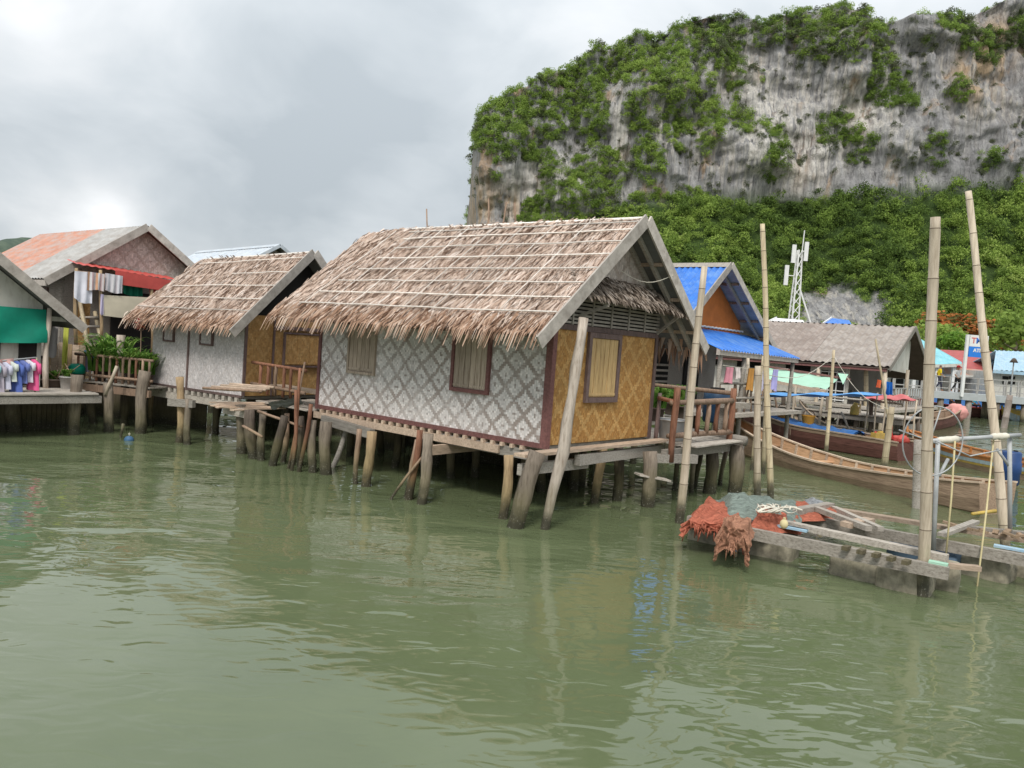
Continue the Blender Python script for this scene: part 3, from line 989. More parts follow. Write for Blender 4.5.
thatch((R_x - 0.35, 0.2, roof_z(R_x - 0.35) + 0.06), (R_x - 0.35, Y1 - 0.1, roof_z(R_x - 0.35) + 0.06), (R_x, 0.2, R_z + 0.05), (R_x, Y1 - 0.35, R_z + 0.05), 'ridge_thatch', H1, [M['thatch'], M['thatch']], 3, 55, 0.28, 0.017, 0.04, 0, 0.02)
down = Vector((EX - R_x, 0, EZ - R_z))
nr = Vector((-0.63, 0, 0.777))
for k in range(8):                      # long bamboo laths tying the courses down
    s = (0.045, 0.125, 0.24, 0.365, 0.49, 0.615, 0.74, 0.865)[k]
    ye = (5.1, 5.0, 4.95, 5.1, 5.25, 5.45, 5.6, 5.8)[k]
    tb = MB()
    pts, n_ = [], 9
    for j in range(n_ + 1):
        y = Y0 + 0.02 + (ye - Y0) * j / n_
        q = Vector((R_x, y, R_z)) + down * (s + random.uniform(-0.006, 0.006)) + nr * 0.09
        pts.append(q)
    tb.tube(pts, 0.0135, 5)
    tb.build('lath', M['lath'], H1)
for k in range(8):
    y = 0.55 + k * 0.72
    tb = MB()
    pts = [Vector((R_x, y + 0.08 * s, R_z)) + down * s + nr * 0.095 for s in (0.02, 0.25, 0.5, 0.75, 0.86)]
    tb.tube(pts, 0.008, 5)
    tb.build('lath', M['lath'], H1)
# barge boards
for (xe, ze) in ((EX - 0.12, EZ - 0.1), (EXR + 0.02, roof_z(EXR + 0.02))):
    bb = MB()
    bb.beam((xe, Y0 - 0.02, ze - 0.02), (R_x + (0.02 if xe > 0 else -0.02), Y0 - 0.02 - 0.004 * (xe > 0), R_z + 0.02), 0.035, 0.21)
    bb.build('barge_board', M['board'], H1)
# rafters and purlins of the open gable
rf = MB()
for y in (-0.28, -0.02):
    rf.beam((R_x + 0.05, y, R_z - 0.13), (EXR - 0.1, y, roof_z(EXR - 0.1) - 0.13), 0.06, 0.09)
rf.build('rafter', M['grey_wood'], H1)
for x in (2.35, 3.05, 3.75):
    rf = MB(); rf.beam((x, Y0 + 0.02, roof_z(x) - 0.085), (x, 3.0, roof_z(x) - 0.085), 0.05, 0.06); rf.build('purlin', M['plank_tan'], H1)
# small thatched hood over the gable window
thatch((0.14, -0.46, 3.50), (3.42, -0.46, 3.42), (0.5, -0.02, 3.86), (2.75, -0.02, 3.82), 'hood_thatch', H1, [M['thatch_old'], M['thatch_old']], 10, 60, 0.24, 0.018, 0.07, 0.12, 0.02, 0.03)
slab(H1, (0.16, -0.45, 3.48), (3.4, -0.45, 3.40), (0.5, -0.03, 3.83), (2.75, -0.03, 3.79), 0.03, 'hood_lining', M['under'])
for (x0, x1) in ((0.62, 0.5), (3.15, 2.85)):
    bb = MB(); bb.beam((x0, -0.02, 3.05 if x0 > 2 else 3.2), (x1 + 0.35, -0.42, 3.40), 0.05, 0.05); bb.build('hood_brace', M['grey_wood'], H1)
# wisps hanging from the porch eave
wb = MB()
for k in range(150):
    y = random.uniform(-0.45, 3.2); x = EXR - random.uniform(0.0, 0.3)
    z = roof_z(x) - 0.06; ln = random.uniform(0.15, 0.6)
    w2_ = random.uniform(0.02, 0.05)
    wb.add([(x, y - w2_, z), (x, y + w2_, z), (x + random.uniform(-.06, .06), y + random.uniform(-.08, .08), z - ln)], [(0, 1, 2)])
wb.build('eave_fringe', M['thatch_tip'], H1)
# sticks poking over the ridge, and a cord in the gable
for (y, x, ln, dx) in ((5.3, 2.25, 0.42, -0.35), (3.55, 2.3, 0.55, -0.3), (3.35, 2.3, 0.45, 0.12), (2.75, 2.2, 0.4, -0.3)):
    sb = MB(); sb.log((x, y, R_z - 0.55), (x + 0.1, y - dx * 0.7, R_z + ln + 0.22), 0.024, 0.016, 6, 4); sb.build('stick', M['stick'], H1, True)
cb_ = MB()
pa, pb = Vector((2.62, Y0 - 0.05, roof_z(2.62) - 0.02)), Vector((1.75, -0.03, 4.05))
cb_.tube([pa.lerp(pb, k / 8) + Vector((0, 0, -0.16 * math.sin(math.pi * k / 8))) for k in range(9)], 0.007, 5)
cb_.build('cord', M['rope_white'], H1)
# porch post on the water side of the eave
for (x, y) in ((4.05, -0.3), (4.05, 2.8)):
    q = MB(); q.log((x, y, FZ), (x, y, roof_z(x) - 0.1), 0.05, 0.05, 8, 5, 0.01); q.build('porch_post', M['grey_wood'], H1, True)
# timbers under the floor
bm_ = MB(); bm_.span((-0.075, 0.9, FZ - 0.225), (-0.03, A_, FZ - 0.1)); bm_.build('bearer', M['plank_tan'], H1)
bm_ = MB(); bm_.span((-0.02, 0.0, FZ - 0.25), (0.09, 2.4, FZ - 0.09)); bm_.build('bearer', M['grey_wood'], H1)
jb = MB()
for k in range(26): jb.span((-0.07, 0.4 + k * 0.21, FZ - 0.098), (0.06, 0.4 + k * 0.21 + 0.06, FZ - 0.036))
jb.build('joist_ends', M['plank_tan'], H1)
bm_ = MB(); bm_.beam((-0.75, -0.12, FZ - 0.28), (0.95, -0.16, FZ - 0.29), 0.09, 0.17); bm_.build('bearer', M['grey_wood'], H1)
bm_ = MB(); bm_.beam((0.5, -0.28, FZ - 0.2), (3.4, -0.2, FZ - 0.2), 0.1, 0.17); bm_.build('bearer', M['grey_wood'], H1)
bm_ = MB(); bm_.beam((-0.55, 2.1, FZ - 0.33), (2.6, 2.2, FZ - 0.33), 0.1, 0.16); bm_.build('bearer', M['plank_tan'], H1)
bm_ = MB(); bm_.beam((-0.2, 3.9, FZ - 0.3), (-0.12, 5.5, FZ - 0.22), 0.12, 0.17); bm_.build('bearer', M['grey_wood'], H1)
for y in (1.0, 2.8, 4.4, 5.7):
    bm_ = MB(); bm_.beam((0.1, y, FZ - 0.2), (3.3, y, FZ - 0.2), 0.1, 0.16); bm_.build('bearer', M['grey_wood'], H1)
bm_ = MB(); bm_.beam((-0.85, -0.18, FZ - 0.05), (3.5, -0.24, FZ - 0.02), 0.22, 0.045); bm_.build('ledge_plank', M['plank_tan'], H1)
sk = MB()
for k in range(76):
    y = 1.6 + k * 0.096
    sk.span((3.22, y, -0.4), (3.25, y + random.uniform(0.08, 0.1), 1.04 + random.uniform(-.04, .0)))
sk.build('shade_screen', M['post_dark'], H1)  # added plank screen, blocks the bright water seen under the floor
# stilts (surveyed at the water line)
ST = [((513, 527), (538, 452), 0.115, 0.125, 'post'), ((503, 518), (508, 464), 0.07, 0.08, 'post_gold'),
      ((420, 503), (428, 434), 0.085, 0.085, 'post'), ((411, 500), (420, 430), 0.075, 0.05, 'bark'), ((404, 498), (418, 440), 0.06, 0.05, 'stick'),
      ((368, 487), (372, 433), 0.075, 0.09, 'post_gold'), ((357, 484), (359, 440), 0.04, 0.05, 'stick'),
      ((324, 474), (326, 432), 0.105, 0.11, 'post'), ((311, 472), (313, 420), 0.08, 0.08, 'post'), ((331, 467), (343, 437), 0.05, 0.05, 'grey_wood'),
      ((597, 503), (601, 462), 0.075, 0.085, 'post_gold'), ((650, 507), (650, 455), 0.12, 0.12, 'post'), ((617, 500), (618, 458), 0.09, 0.09, 'post_dark'),
      ((573, 490), (573, 460), 0.08, 0.08, 'post_dark')]
for (a, b, r0, r1, mt) in ST:
    base = at_z(a[0], a[1], 0)
    top = at_y(b[0], b[1], base.y + 0.05)
    stilt(H1, base, top, r0, r1, M[mt])
stilt(H1, at_z(441 - 48, 500, 0), at_y(421, 460, at_z(393, 500, 0).y), 0.025, 0.02, M['stick'])
for y in (1.2, 2.9, 4.4, 5.8):
    for x in (0.9, 1.8, 2.9):
        x_, y_ = x + random.uniform(-.2, .2), y + random.uniform(-.2, .2)
        stilt(H1, (x_, y_, 0), (x_ + random.uniform(-.1, .1), y_, FZ - 0.1), 0.08, 0.08, M['post_dark'], False, n=7)
# the long crooked log propped from the water to the slats
b = at_z(545, 529, 0); g0 = local(H1, b)
lg = MB()
mid = local(H1, at_y(562, 452, b.y - 0.02)); up = local(H1, at_y(572, 395, b.y + 0.05)); tp = local(H1, at_y(584, 318, b.y + 0.16))
lg.tube([g0 + (g0 - mid).normalized() * 0.9, g0, g0.lerp(mid, 0.5) + Vector((-0.02, 0, 0)), mid + Vector((0.03, 0, 0)), mid.lerp(up, 0.5), up, up.lerp(tp, 0.35), up.lerp(tp, 0.7), tp],
        [0.07, 0.07, 0.076, 0.1, 0.086, 0.07, 0.09, 0.068, 0.072], 10, 0.15)
lg.build('prop_log', M['post_pale'], H1, True)

# ------------------------------------------------------------------ side deck of the big hut
D1 = thing('plank_deck', 'rough plank deck with a red brown log railing at the golden gable', 'deck', (0.59, 12.23, 0), YAW)
pk = MB()
for k in range(15):
    x = 3.3 + k * 0.135
    pk.box((x, 1.2 + random.uniform(-.06, .06), 1.05 + random.uniform(-.006, .006)), (0.125, 4.0, 0.035), random.uniform(-.01, .01))
pk.build('planks', M['grey_plank'], D1)
pk = MB()
for k in range(4): pk.box((4.1 + random.uniform(-.1, .1), -0.98 + k * 0.11, 1.07 - k * 0.004), (2.1 + random.uniform(-.2, .2), 0.105, 0.025), random.uniform(-.02, .02))
pk.build('planks', M['grey_plank'], D1)
bm_ = MB(); bm_.beam((2.5, -0.72, 0.93), (5.75, -0.75, 0.93), 0.1, 0.17); bm_.build('beam', M['grey_wood'], D1)
bm_ = MB(); bm_.beam((2.35, -0.62, 0.86), (3.1, -1.05, 0.86), 0.11, 0.15); bm_.build('beam', M['grey_wood'], D1)
bm_ = MB(); bm_.beam((5.3, -0.9, 0.9), (5.3, 3.2, 0.9), 0.12, 0.16); bm_.build('beam', M['grey_wood'], D1)
bm_ = MB(); bm_.log((5.35, -1.0, 1.06), (5.4, 0.5, 1.06), 0.1, 0.1); bm_.build('beam', M['grey_wood'], D1, True)
RY = -0.72
for (x, y, z0, z1, mt, r_) in ((2.62, -0.8, 0.8, 2.12, 'bark', 0.06), (5.15, RY, 0.9, 2.1, 'bark', 0.06), (3.28, -0.1, 1.05, 1.95, 'grey_trim', 0.04)):
    q = MB(); q.log((x, y, z0), (x + 0.03, y, z1), r_, r_ * 0.95, 9, 5, 0.015); q.build('rail_post', M[mt], D1, True)
rl = MB(); rl.log((2.6, RY - 0.01, 1.84), (5.2, RY, 1.85), 0.045, 0.06, 8, 6, 0.01); rl.build('rail', M['stick'], D1, True)
rl = MB(); rl.log((2.62, RY - 0.06, 1.86), (3.28, -0.1, 1.86), 0.04, 0.04, 7, 3); rl.build('rail', M['bark'], D1, True)
rl = MB(); rl.log((2.62, RY, 1.25), (5.2, RY, 1.22), 0.05, 0.055, 8, 6, 0.02); rl.build('rail', M['stick'], D1, True)
for k in range(5):
    x = 3.3 + k * 0.4
    bl = MB(); bl.log((x, RY, 1.24), (x + random.uniform(-.03, .03), RY, 1.84), 0.045, 0.045, 7, 3); bl.build('baluster', M['bark' if k % 2 else 'stick'], D1, True)
rl = MB(); rl.log((5.2, RY, 2.0), (5.2, 2.6, 2.0), 0.045, 0.04); rl.build('rail', M['stick'], D1, True)
rl = MB(); rl.log((3.3, 2.6, 2.05), (5.2, 2.6, 2.05), 0.04, 0.04); rl.build('rail', M['stick'], D1, True)
bm_ = MB(); bm_.box((5.55, -0.6, 1.74), (0.75, 0.2, 0.12), -0.3); bm_.build('shelf_plank', M['grey_plank'], D1)
bm_ = MB(); bm_.box((5.4, -0.45, 1.3), (0.16, 0.1, 0.85), -0.3); bm_.build('shelf_post', M['grey_wood'], D1)
for (a, r_, mt) in (((709, 493), 0.12, 'post_dark'), ((734, 493), 0.145, 'post'), ((722, 486), 0.05, 'post_dark'), ((690, 492), 0.05, 'post'), ((697, 488), 0.06, 'post_dark'), ((672, 490), 0.05, 'post_dark')):
    base = at_z(*a, 0)
    stilt(D1, base, base + Vector((random.uniform(-.06, .06), 0, 0.86)), r_, r_, M[mt])
bm_ = MB(); bm_.beam(at_y(637, 474, 13.6), at_y(668, 480, 13.75), 0.25, 0.03); bm_.build('step_board', M['grey_plank'], D1, world=True)
# things on it
bs = thing('metal_basin', 'grey metal tub on the deck beside the golden wall', 'basin', H1.matrix_basis @ Vector((3.62, -0.15, 1.07)))
q = MB(); q.tube([(0, 0, 0.0), (0, 0, 0.02), (0, 0, 0.36), (0, 0, 0.38)], [0.21, 0.23, 0.28, 0.3], 16); q.build('tub', M['pipe'], bs, True)
q = MB(); q.tube([(0.3 * math.cos(a / 16 * 6.2832), 0.3 * math.sin(a / 16 * 6.2832), 0.385) for a in range(17)], 0.014, 5); q.build('rim', M['zinc'], bs, True)
bs.location = H1.matrix_basis @ Vector((3.62, -0.25, 1.07))

# ------------------------------------------------------------------ second thatched hut
O2 = Vector((-5.83, 17.0, 0))
YAW2 = math.atan2(0.85, 0.53)
H2 = thing('thatched_hut', 'smaller thatched hut with pale wall, left of the big hut', 'hut', O2, YAW2)
F2, L2, W2 = 1.1, 3.3, 3.2
RX2, RZ2, S2 = 1.5, 4.38, 0.89


def roof2(x): return RZ2 - abs(x - RX2) * S2


q = MB(); q.span((0, 0, F2 - 0.03), (0.05, L2, 2.95)); q.build('front_wall', M['weave_pale'], H2)
q = MB(); q.span((0.05, 0, F2), (W2, 0.05, 2.88)); q.build('gable_wall', M['weave_gold2'], H2)
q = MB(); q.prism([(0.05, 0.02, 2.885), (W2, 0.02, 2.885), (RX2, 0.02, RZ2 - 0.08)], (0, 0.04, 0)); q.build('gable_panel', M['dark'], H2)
q = MB(); q.span((W2 - 0.05, 0.05, F2), (W2, L2, 2.9)); q.span((0.05, L2 - 0.05, F2), (W2 - 0.05, L2, 2.9)); q.build('rear_wall', M['weave_pale'], H2)
q = MB(); q.span((0.05, 0.05, F2 - 0.08), (W2 - 0.05, L2 - 0.05, F2 - 0.02)); q.build('floor', M['grey_plank'], H2)
q = MB(); q.span((-0.028, 1.9, 0.95), (-0.003, 1.95, 2.95)); q.build('batten_trim', M['grey_trim'], H2)
q = MB(); q.span((-0.03, -0.03, F2), (0.04, -0.003, 2.95)); q.build('corner_post', M['grey_trim'], H2)
q = MB(); q.span((-0.03, 0, F2 - 0.045), (-0.003, 1.89, F2 + 0.01)); q.span((-0.03, 1.96, F2 - 0.045), (-0.003, L2, F2 + 0.01)); q.build('bottom_rail', M['grey_trim'], H2)
q = MB(); q.span((-0.04, 0, F2 - 0.3), (0.0, L2, F2 - 0.15)); q.build('bearer', M['grey_plank'], H2)
q = MB()
for k in range(15): q.span((-0.05, 0.1 + k * 0.215, F2 - 0.148), (0.05, 0.19 + k * 0.215, F2 - 0.05))
q.build('joist_ends', M['grey_plank'], H2)
for (y0, y1) in ((1.05, 1.5), (2.45, 2.85)):
    window(H2, y0, y1, 2.12, 2.75, 'x', 0.0, M['grey_trim'], M['weave_pale'], -1, 0.035, 1)
window(H2, 1.05, 2.25, 1.75, 2.55, 'y', 0.0, M['grey_trim'], M['weave_gold2'], -1, 0.04, 1, name='hatch')
q = MB(); q.span((0.8, -0.05, 2.6), (W2, -0.003, 2.68)); q.span((0.75, -0.04, F2), (0.79, -0.003, 2.88)); q.build('trim_rail', M['grey_trim'], H2)
YA, YB, E2 = -0.35, 3.6, -0.55
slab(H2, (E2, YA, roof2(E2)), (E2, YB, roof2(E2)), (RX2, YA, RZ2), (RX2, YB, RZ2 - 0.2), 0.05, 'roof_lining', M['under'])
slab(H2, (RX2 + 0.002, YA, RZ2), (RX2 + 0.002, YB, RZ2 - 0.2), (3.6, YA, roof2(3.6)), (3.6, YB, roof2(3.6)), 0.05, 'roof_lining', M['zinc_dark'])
thatch((E2, YA, roof2(E2)), (E2, YB + 0.12, roof2(E2)), (RX2, YA, RZ2), (RX2, YB + 0.1, RZ2 - 0.2), 'roof', H2, [M['thatch'], M['thatch_tip']], 34, 72, 0.36, 0.0115, 0.15, 0.05, 0.024)
thatch((3.6, YA, roof2(3.6)), (3.6, YB, roof2(3.6)), (RX2, YA, RZ2), (RX2, YB, RZ2 - 0.2), 'roof', H2, [M['thatch'], M['thatch_tip']], 10, 12, 0.5, 0.05, 0.3)
dn2 = Vector((E2 - RX2, 0, roof2(E2) - RZ2)); nr2 = Vector((-0.68, 0, 0.73))
for s, ya, yb in ((0.1, YA, 3.4), (0.3, YA, 1.6), (0.48, YA, 3.3), (0.66, YA, 3.2), (0.82, YA, 3.6)):
    tb = MB(); tb.tube([Vector((RX2, ya + (yb - ya) * j / 6, RZ2 - 0.2 * (1 - s) * (yb - ya) * j / 6 / 3.9)) + dn2 * (s + random.uniform(-.008, .008)) + nr2 * 0.09 for j in range(7)], 0.011, 5); tb.build('lath', M['lath'], H2)
for xe in (E2 - 0.1, 3.6):
    q = MB(); q.beam((xe, YA - 0.02, roof2(xe) - 0.02), (RX2 + (0.02 if xe > 0 else -0.02), YA - 0.02 - 0.004 * (xe > 0), RZ2 + 0.02), 0.035, 0.2); q.build('barge_board', M['board'], H2)
q = MB(); q.tube([(RX2, YA, RZ2 + 0.04), (RX2, YB, RZ2 - 0.16)], 0.025, 6); q.build('ridge_pole', M['lath'], H2)
for (a, b, r_, mt) in (((178, 442), (180, 377), 0.085, 'post_gold'), ((188, 444), (189, 400), 0.075, 'post'), ((240, 453), (240, 405), 0.115, 'post'), ((152, 425), (152, 402), 0.06, 'post_gold')):
    base = at_z(*a, 0)
    stilt(H2, base, at_y(*b, base.y), r_, r_ * 0.95, M[mt])
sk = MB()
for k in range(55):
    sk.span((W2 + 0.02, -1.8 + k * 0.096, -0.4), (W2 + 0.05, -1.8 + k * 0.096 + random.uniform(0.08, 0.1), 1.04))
sk.build('shade_screen', M['post_dark'], H2)  # added dark planks, so that no bright water shows beneath this hut
q = MB(); q.beam(at_y(169, 402, 16.95), at_y(194, 404, 16.75), 0.1, 0.16); q.build('bearer', M['grey_wood'], H2, world=True)
for y in (0.6, 1.9, 3.1):
    for x in (0.8, 1.8, 2.9):
        stilt(H2, (x, y, 0), (x + random.uniform(-.1, .1), y, F2 - 0.1), 0.08, 0.08, M['post_dark'], False, n=7)

# ------------------------------------------------------------------ landing between the two huts
P2 = thing('wooden_landing', 'narrow wooden landing with a stick railing between the two thatched huts', 'landing', (0.59, 12.23, 0), YAW)
q = MB()
for k in range(9): q.box((-0.45 + k * 0.17 + 0.3, 6.85, 1.02 + random.uniform(-.008, .008)), (0.16, 1.9, 0.03), random.uniform(-.02, .02))
q.build('planks', M['grey_plank'], P2)
q = MB()
for k in range(7): q.box((-0.75 + random.uniform(-.15, .15), 7.0 + 0.1 * k, 0.93 + 0.012 * k), (1.2, 0.12, 0.025), random.uniform(-.25, .25))
q.build('loose_boards', M['plank_tan'], P2)
for (x, z, r_) in ((-0.28, 1.36, 0.04), (-0.28, 1.82, 0.035)):
    q = MB(); q.log((x, 5.95, z), (x, 7.9, z + 0.03), r_, r_, 7, 5, 0.02); q.build('rail', M['bark' if z > 1.5 else 'stick'], P2, True)
for k in range(6):
    y = 6.15 + k * 0.28
    q = MB(); q.log((-0.28, y, 1.2), (-0.28, y + random.uniform(-.03, .03), 1.84), 0.032, 0.035, 7, 3); q.build('baluster', M['bark' if k % 3 else 'stick'], P2, True)
q = MB(); q.span((0.05, 6.0, 1.33), (0.5, 7.8, 1.38)); q.build('bench_board', M['plank_tan'], P2)
for (a, b, r_, mt) in (((252, 458), (250, 412), 0.12, 'post_dark'), ((262, 460), (263, 420), 0.08, 'post'), ((274, 466), (283, 425), 0.09, 'post_dark'), ((288, 468), (300, 368), 0.03, 'bark'), ((291, 470), (296, 390), 0.04, 'bark'),
                       ((301, 472), (311, 404), 0.045, 'bark'), ((301, 466), (301, 425), 0.07, 'post_dark'), ((296, 440), (305, 362), 0.025, 'stick'), ((284, 462), (286, 430), 0.06, 'stick')):
    base = at_z(*a, 0) if a[1] > 450 else at_y(*a, 15.2)
    stilt(P2, base, at_y(*b, base.y), r_, r_ * 0.85, M[mt], name='stilt')
for (a, b) in (((258, 411), (302, 427)), ((243, 426), (262, 437))):
    q = MB(); q.log(at_y(*a, 15.3), at_y(*b, 14.9), 0.03, 0.028, 6, 4, 0.03); q.build('cross_stick', M['stick'], P2, True, world=True)
q = MB(); q.beam(at_y(225, 409, 16.2), at_y(247, 414, 15.9), 0.1, 0.17); q.build('beam', M['grey_plank'], P2, world=True)
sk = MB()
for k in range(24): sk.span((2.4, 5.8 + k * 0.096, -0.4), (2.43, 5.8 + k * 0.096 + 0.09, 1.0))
sk.build('shade_screen', M['post_dark'], P2)  # screen added behind the landing to keep its underside dark
# bamboo canes stacked on the landing
bc = thing('bamboo_canes', 'bundle of bamboo canes laid on the landing in front of the amber wall', 'canes', H1.matrix_basis @ Vector((-0.5, 7.3, 1.14)))
for k in range(4):
    q = MB(); a = at_y(203 + k * 9, 388 - k * 1.3, 16.0 + 0.05 * k); b = at_y(262 + k * 4, 391.5 - k * 1.4, 15.5 + 0.05 * k)
    q.log(a, b, 0.03, 0.026, 7, 4, 0.01); q.build('cane', M['plank_tan' if k else 'stick'], bc, True, world=True)
# grey plastic sheet
sh = MB()
a, b = at_y(268, 402, 15.15), at_y(300, 397, 15.0)
def pl_(u, v): return a.lerp(b, u) + Vector((0, 0.25 * v, 0)) + Vector((0, 0, -0.16 * v + 0.05 * noise.noise(Vector((u * 5, v * 4, 1)))))
sh.grid(pl_, 14, 6)
tag(sh.build('plastic_sheet', M['net_grey'], smooth=True), 'crumpled grey plastic sheet draped over the landing edge between the huts', 'sheet')

# ------------------------------------------------------------------ small helpers for cloth and plants
E1 = Vector((-0.769, 0.639, 0)); E2_ = Vector((0.639, 0.769, 0))


def on_plane(px, py, p0, n):
    d = _ray(px, py); c = Vector((0, 0, EYE))
    return c + d * ((Vector(p0) - c).dot(n) / d.dot(n))


def m_stripe(name, cols, width=0.1):
    t = NT(name, 0.85, 0.1)
    x = t.math('FRACT', t.math('DIVIDE', t.math('ADD', t.xyz(t.obj())[0], t.xyz(t.obj())[1]), width * len(cols)))
    r = t.ramp(x, [(i / len(cols), c) for i, c in enumerate(cols)])
    r.node.color_ramp.interpolation = 'CONSTANT'
    return t.color(r)


def fabric(c): return m_plain('cloth_%d' % len(bpy.data.materials), c, 0.9, 0.15, 4.0, 0.1)


def cloth_obj(name, a, b, drop, mat, label, cat='laundry', group=None, folds=4, depth=0.03, low=0.0, taper=0.0):
    a, b = Vector(a), Vector(b)
    th_ = (b - a)
    nrm = Vector((th_.y, -th_.x, 0)).normalized()
    ph = random.uniform(0, 6)
    mb = MB()
    def fn(u, v):
        uu = 0.5 + (u - 0.5) * (1 - taper * v)
        q = a.lerp(b, uu)
        w2 = depth * (0.3 + v) * math.sin(uu * folds * 6.283 + ph + v * 1.2) + 0.012 * noise.noise(Vector((u * 4, v * 4, ph)))
        return q + nrm * w2 + Vector((0, 0, -drop * v * (1 + 0.05 * math.sin(u * 5 + ph)) - low * u * v))
    mb.grid(fn, max(10, folds * 6), 8)
    # the back ply hangs 1.5 cm behind, so that the piece has a body
    mb.grid(lambda u, v: fn(u, v * 0.96) - nrm * 0.015, max(10, folds * 6), 8, True)
    return tag(mb.build(name, mat, smooth=True), label, cat, group)


def garment(a, b, drop, mat, label, group, sleeve=True):
    # a shirt on a hanger: body with shoulders, two sleeves and a hook
    a, b = Vector(a), Vector(b)
    c = (a + b) / 2; W = (b - a).length; dr = (b - a).normalized()
    nrm = Vector((dr.y, -dr.x, 0))
    th_ = thing('hung_shirt', label, 'shirt', (c.x, c.y, c.z - drop), 0, group)
    prof = [(0.0, 0.12), (0.05, 0.26), (0.12, 0.47), (0.22, 0.44), (0.6, 0.43), (1.0, 0.5)]
    mb = MB()
    ph = random.uniform(0, 6)
    for sgn in (1, -1):
        def fn(u, v):
            w_ = lut(prof, v) * W
            q = c + dr * ((u - 0.5) * 2 * w_) + Vector((0, 0, -drop * v))
            return q + nrm * sgn * (0.035 * math.sin(math.pi * u) + 0.006) + nrm * 0.018 * math.sin(u * 11 + ph) * v
        mb.grid(fn, 12, 10, sgn < 0)
    mb.build('body', mat, th_, True, world=True)
    if sleeve:
        for sgn in (1, -1):
            mb = MB()
            s0 = c + dr * (sgn * 0.40 * W) + Vector((0, 0, -drop * 0.13))
            mb.tube([s0, s0 + dr * (sgn * 0.05 * W) + Vector((0, 0, -drop * 0.16)), s0 + dr * (sgn * 0.06 * W) + Vector((0, 0, -drop * 0.34))], [0.04, 0.042, 0.036], 8)
            mb.build('sleeve', mat, th_, True, world=True)
    return th_


def frond_plant(name, label, base, n, length, spread, mat, pot=None, pot_mat=None, width=0.04, cat='plant', group=None, stems=0):
    base = Vector(base)
    th_ = thing(name, label, cat, base, 0, group)
    z0 = 0.0
    if pot:
        mb = MB(); r_, h_ = pot
        mb.tube([(0, 0, 0), (0, 0, 0.01), (0, 0, h_ * 0.9), (0, 0, h_ * 0.91), (0, 0, h_)], [r_ * 0.7, r_ * 0.72, r_ * 0.95, r_ * 1.06, r_ * 1.06], 14)
        mb.build('pot', pot_mat, th_, True); z0 = h_
    qs = []
    for k in range(n):
        a = random.uniform(0, 6.283); ln = length * random.uniform(0.6, 1.15); sp = spread * random.uniform(0.3, 1.1)
        d = Vector((math.cos(a), math.sin(a), 0)); sd_ = Vector((-d.y, d.x, 0))
        o = Vector((random.uniform(-1, 1), random.uniform(-1, 1), 0)) * spread * 0.25 + Vector((0, 0, z0))
        pr = None
        for j in range(6):
            s = j / 5
            c = o + d * (sp * s ** 1.3) + Vector((0, 0, ln * (s - 0.55 * s ** 2.6)))
            w2 = width * (1 - s) ** 0.7 * random.uniform(0.9, 1.1) + 0.002
            cur = (c - sd_ * w2, c + sd_ * w2)
            if pr: qs.append([pr[0], pr[1], cur[1], cur[0]])
            pr = cur
    arr = np.array([[list(v) for v in q] for q in qs])
    tints = np.repeat(rng.uniform(0, 1, n), 5)
    quads_mesh('leaves', arr, tints, mat, th_)
    for k in range(stems):
        mb = MB(); mb.log((random.uniform(-.2, .2), random.uniform(-.2, .2), z0), (random.uniform(-.3, .3), random.uniform(-.3, .3), z0 + length * 0.9), 0.012, 0.006, 5, 4); mb.build('stem', M['stick'], th_, True)
    return th_


def gable_roof(parent, x0, z0, xr, zr, x1, z1, ya, yb, mats, pitch=0.18, amp=0.02, boards=None, under=None, bw=0.18):
    for (xe, ze, mt) in ((x0, z0, mats[0]), (x1, z1, mats[1])):
        mb = MB()
        mb.corr((xr, ya, zr), (0, yb - ya, 0), (xe - xr, 0, ze - zr), pitch, amp, 5)
        mb.build('roof', mt, parent, True)
        if under:
            mb = MB(); mb.prism([(xr, ya + 0.03, zr - 0.05), (xe, ya + 0.03, ze - 0.05), (xe, yb - 0.03, ze - 0.05), (xr, yb - 0.03, zr - 0.05)], (0, 0, -0.015)); mb.build('roof_lining', under, parent)
        if boards:
            mb = MB(); sg = 1 if xe > xr else -1
            mb.beam((xe + sg * 0.04, ya - 0.03, ze - 0.06), (xr + sg * 0.015, ya - 0.03 - 0.003 * (sg > 0), zr - 0.03), 0.035, bw); mb.build('barge_board', boards, parent)
    mb = MB(); mb.prism([(xr - 0.18, ya - 0.01, zr - 0.18 * (zr - z0) / (xr - x0) + 0.035), (xr, ya - 0.01, zr + 0.045), (xr + 0.18, ya - 0.01, zr - 0.18 * (zr - z1) / (x1 - xr) + 0.035), (xr, ya - 0.01, zr + 0.02)], (0, yb - ya, 0)); mb.build('ridge_cap', boards or mats[0], parent)


def stilts(parent, xs, ys, top, r_=0.08, mat=None):
    for x in xs:
        for y in ys:
            mb = MB()
            a = random.uniform(-.07, .07)
            mb.log((x + a, y, -0.9), (x, y, top), r_, r_, 7, 4, 0.02)
            mb.build('stilt', mat or M['post_dark'], parent, True)


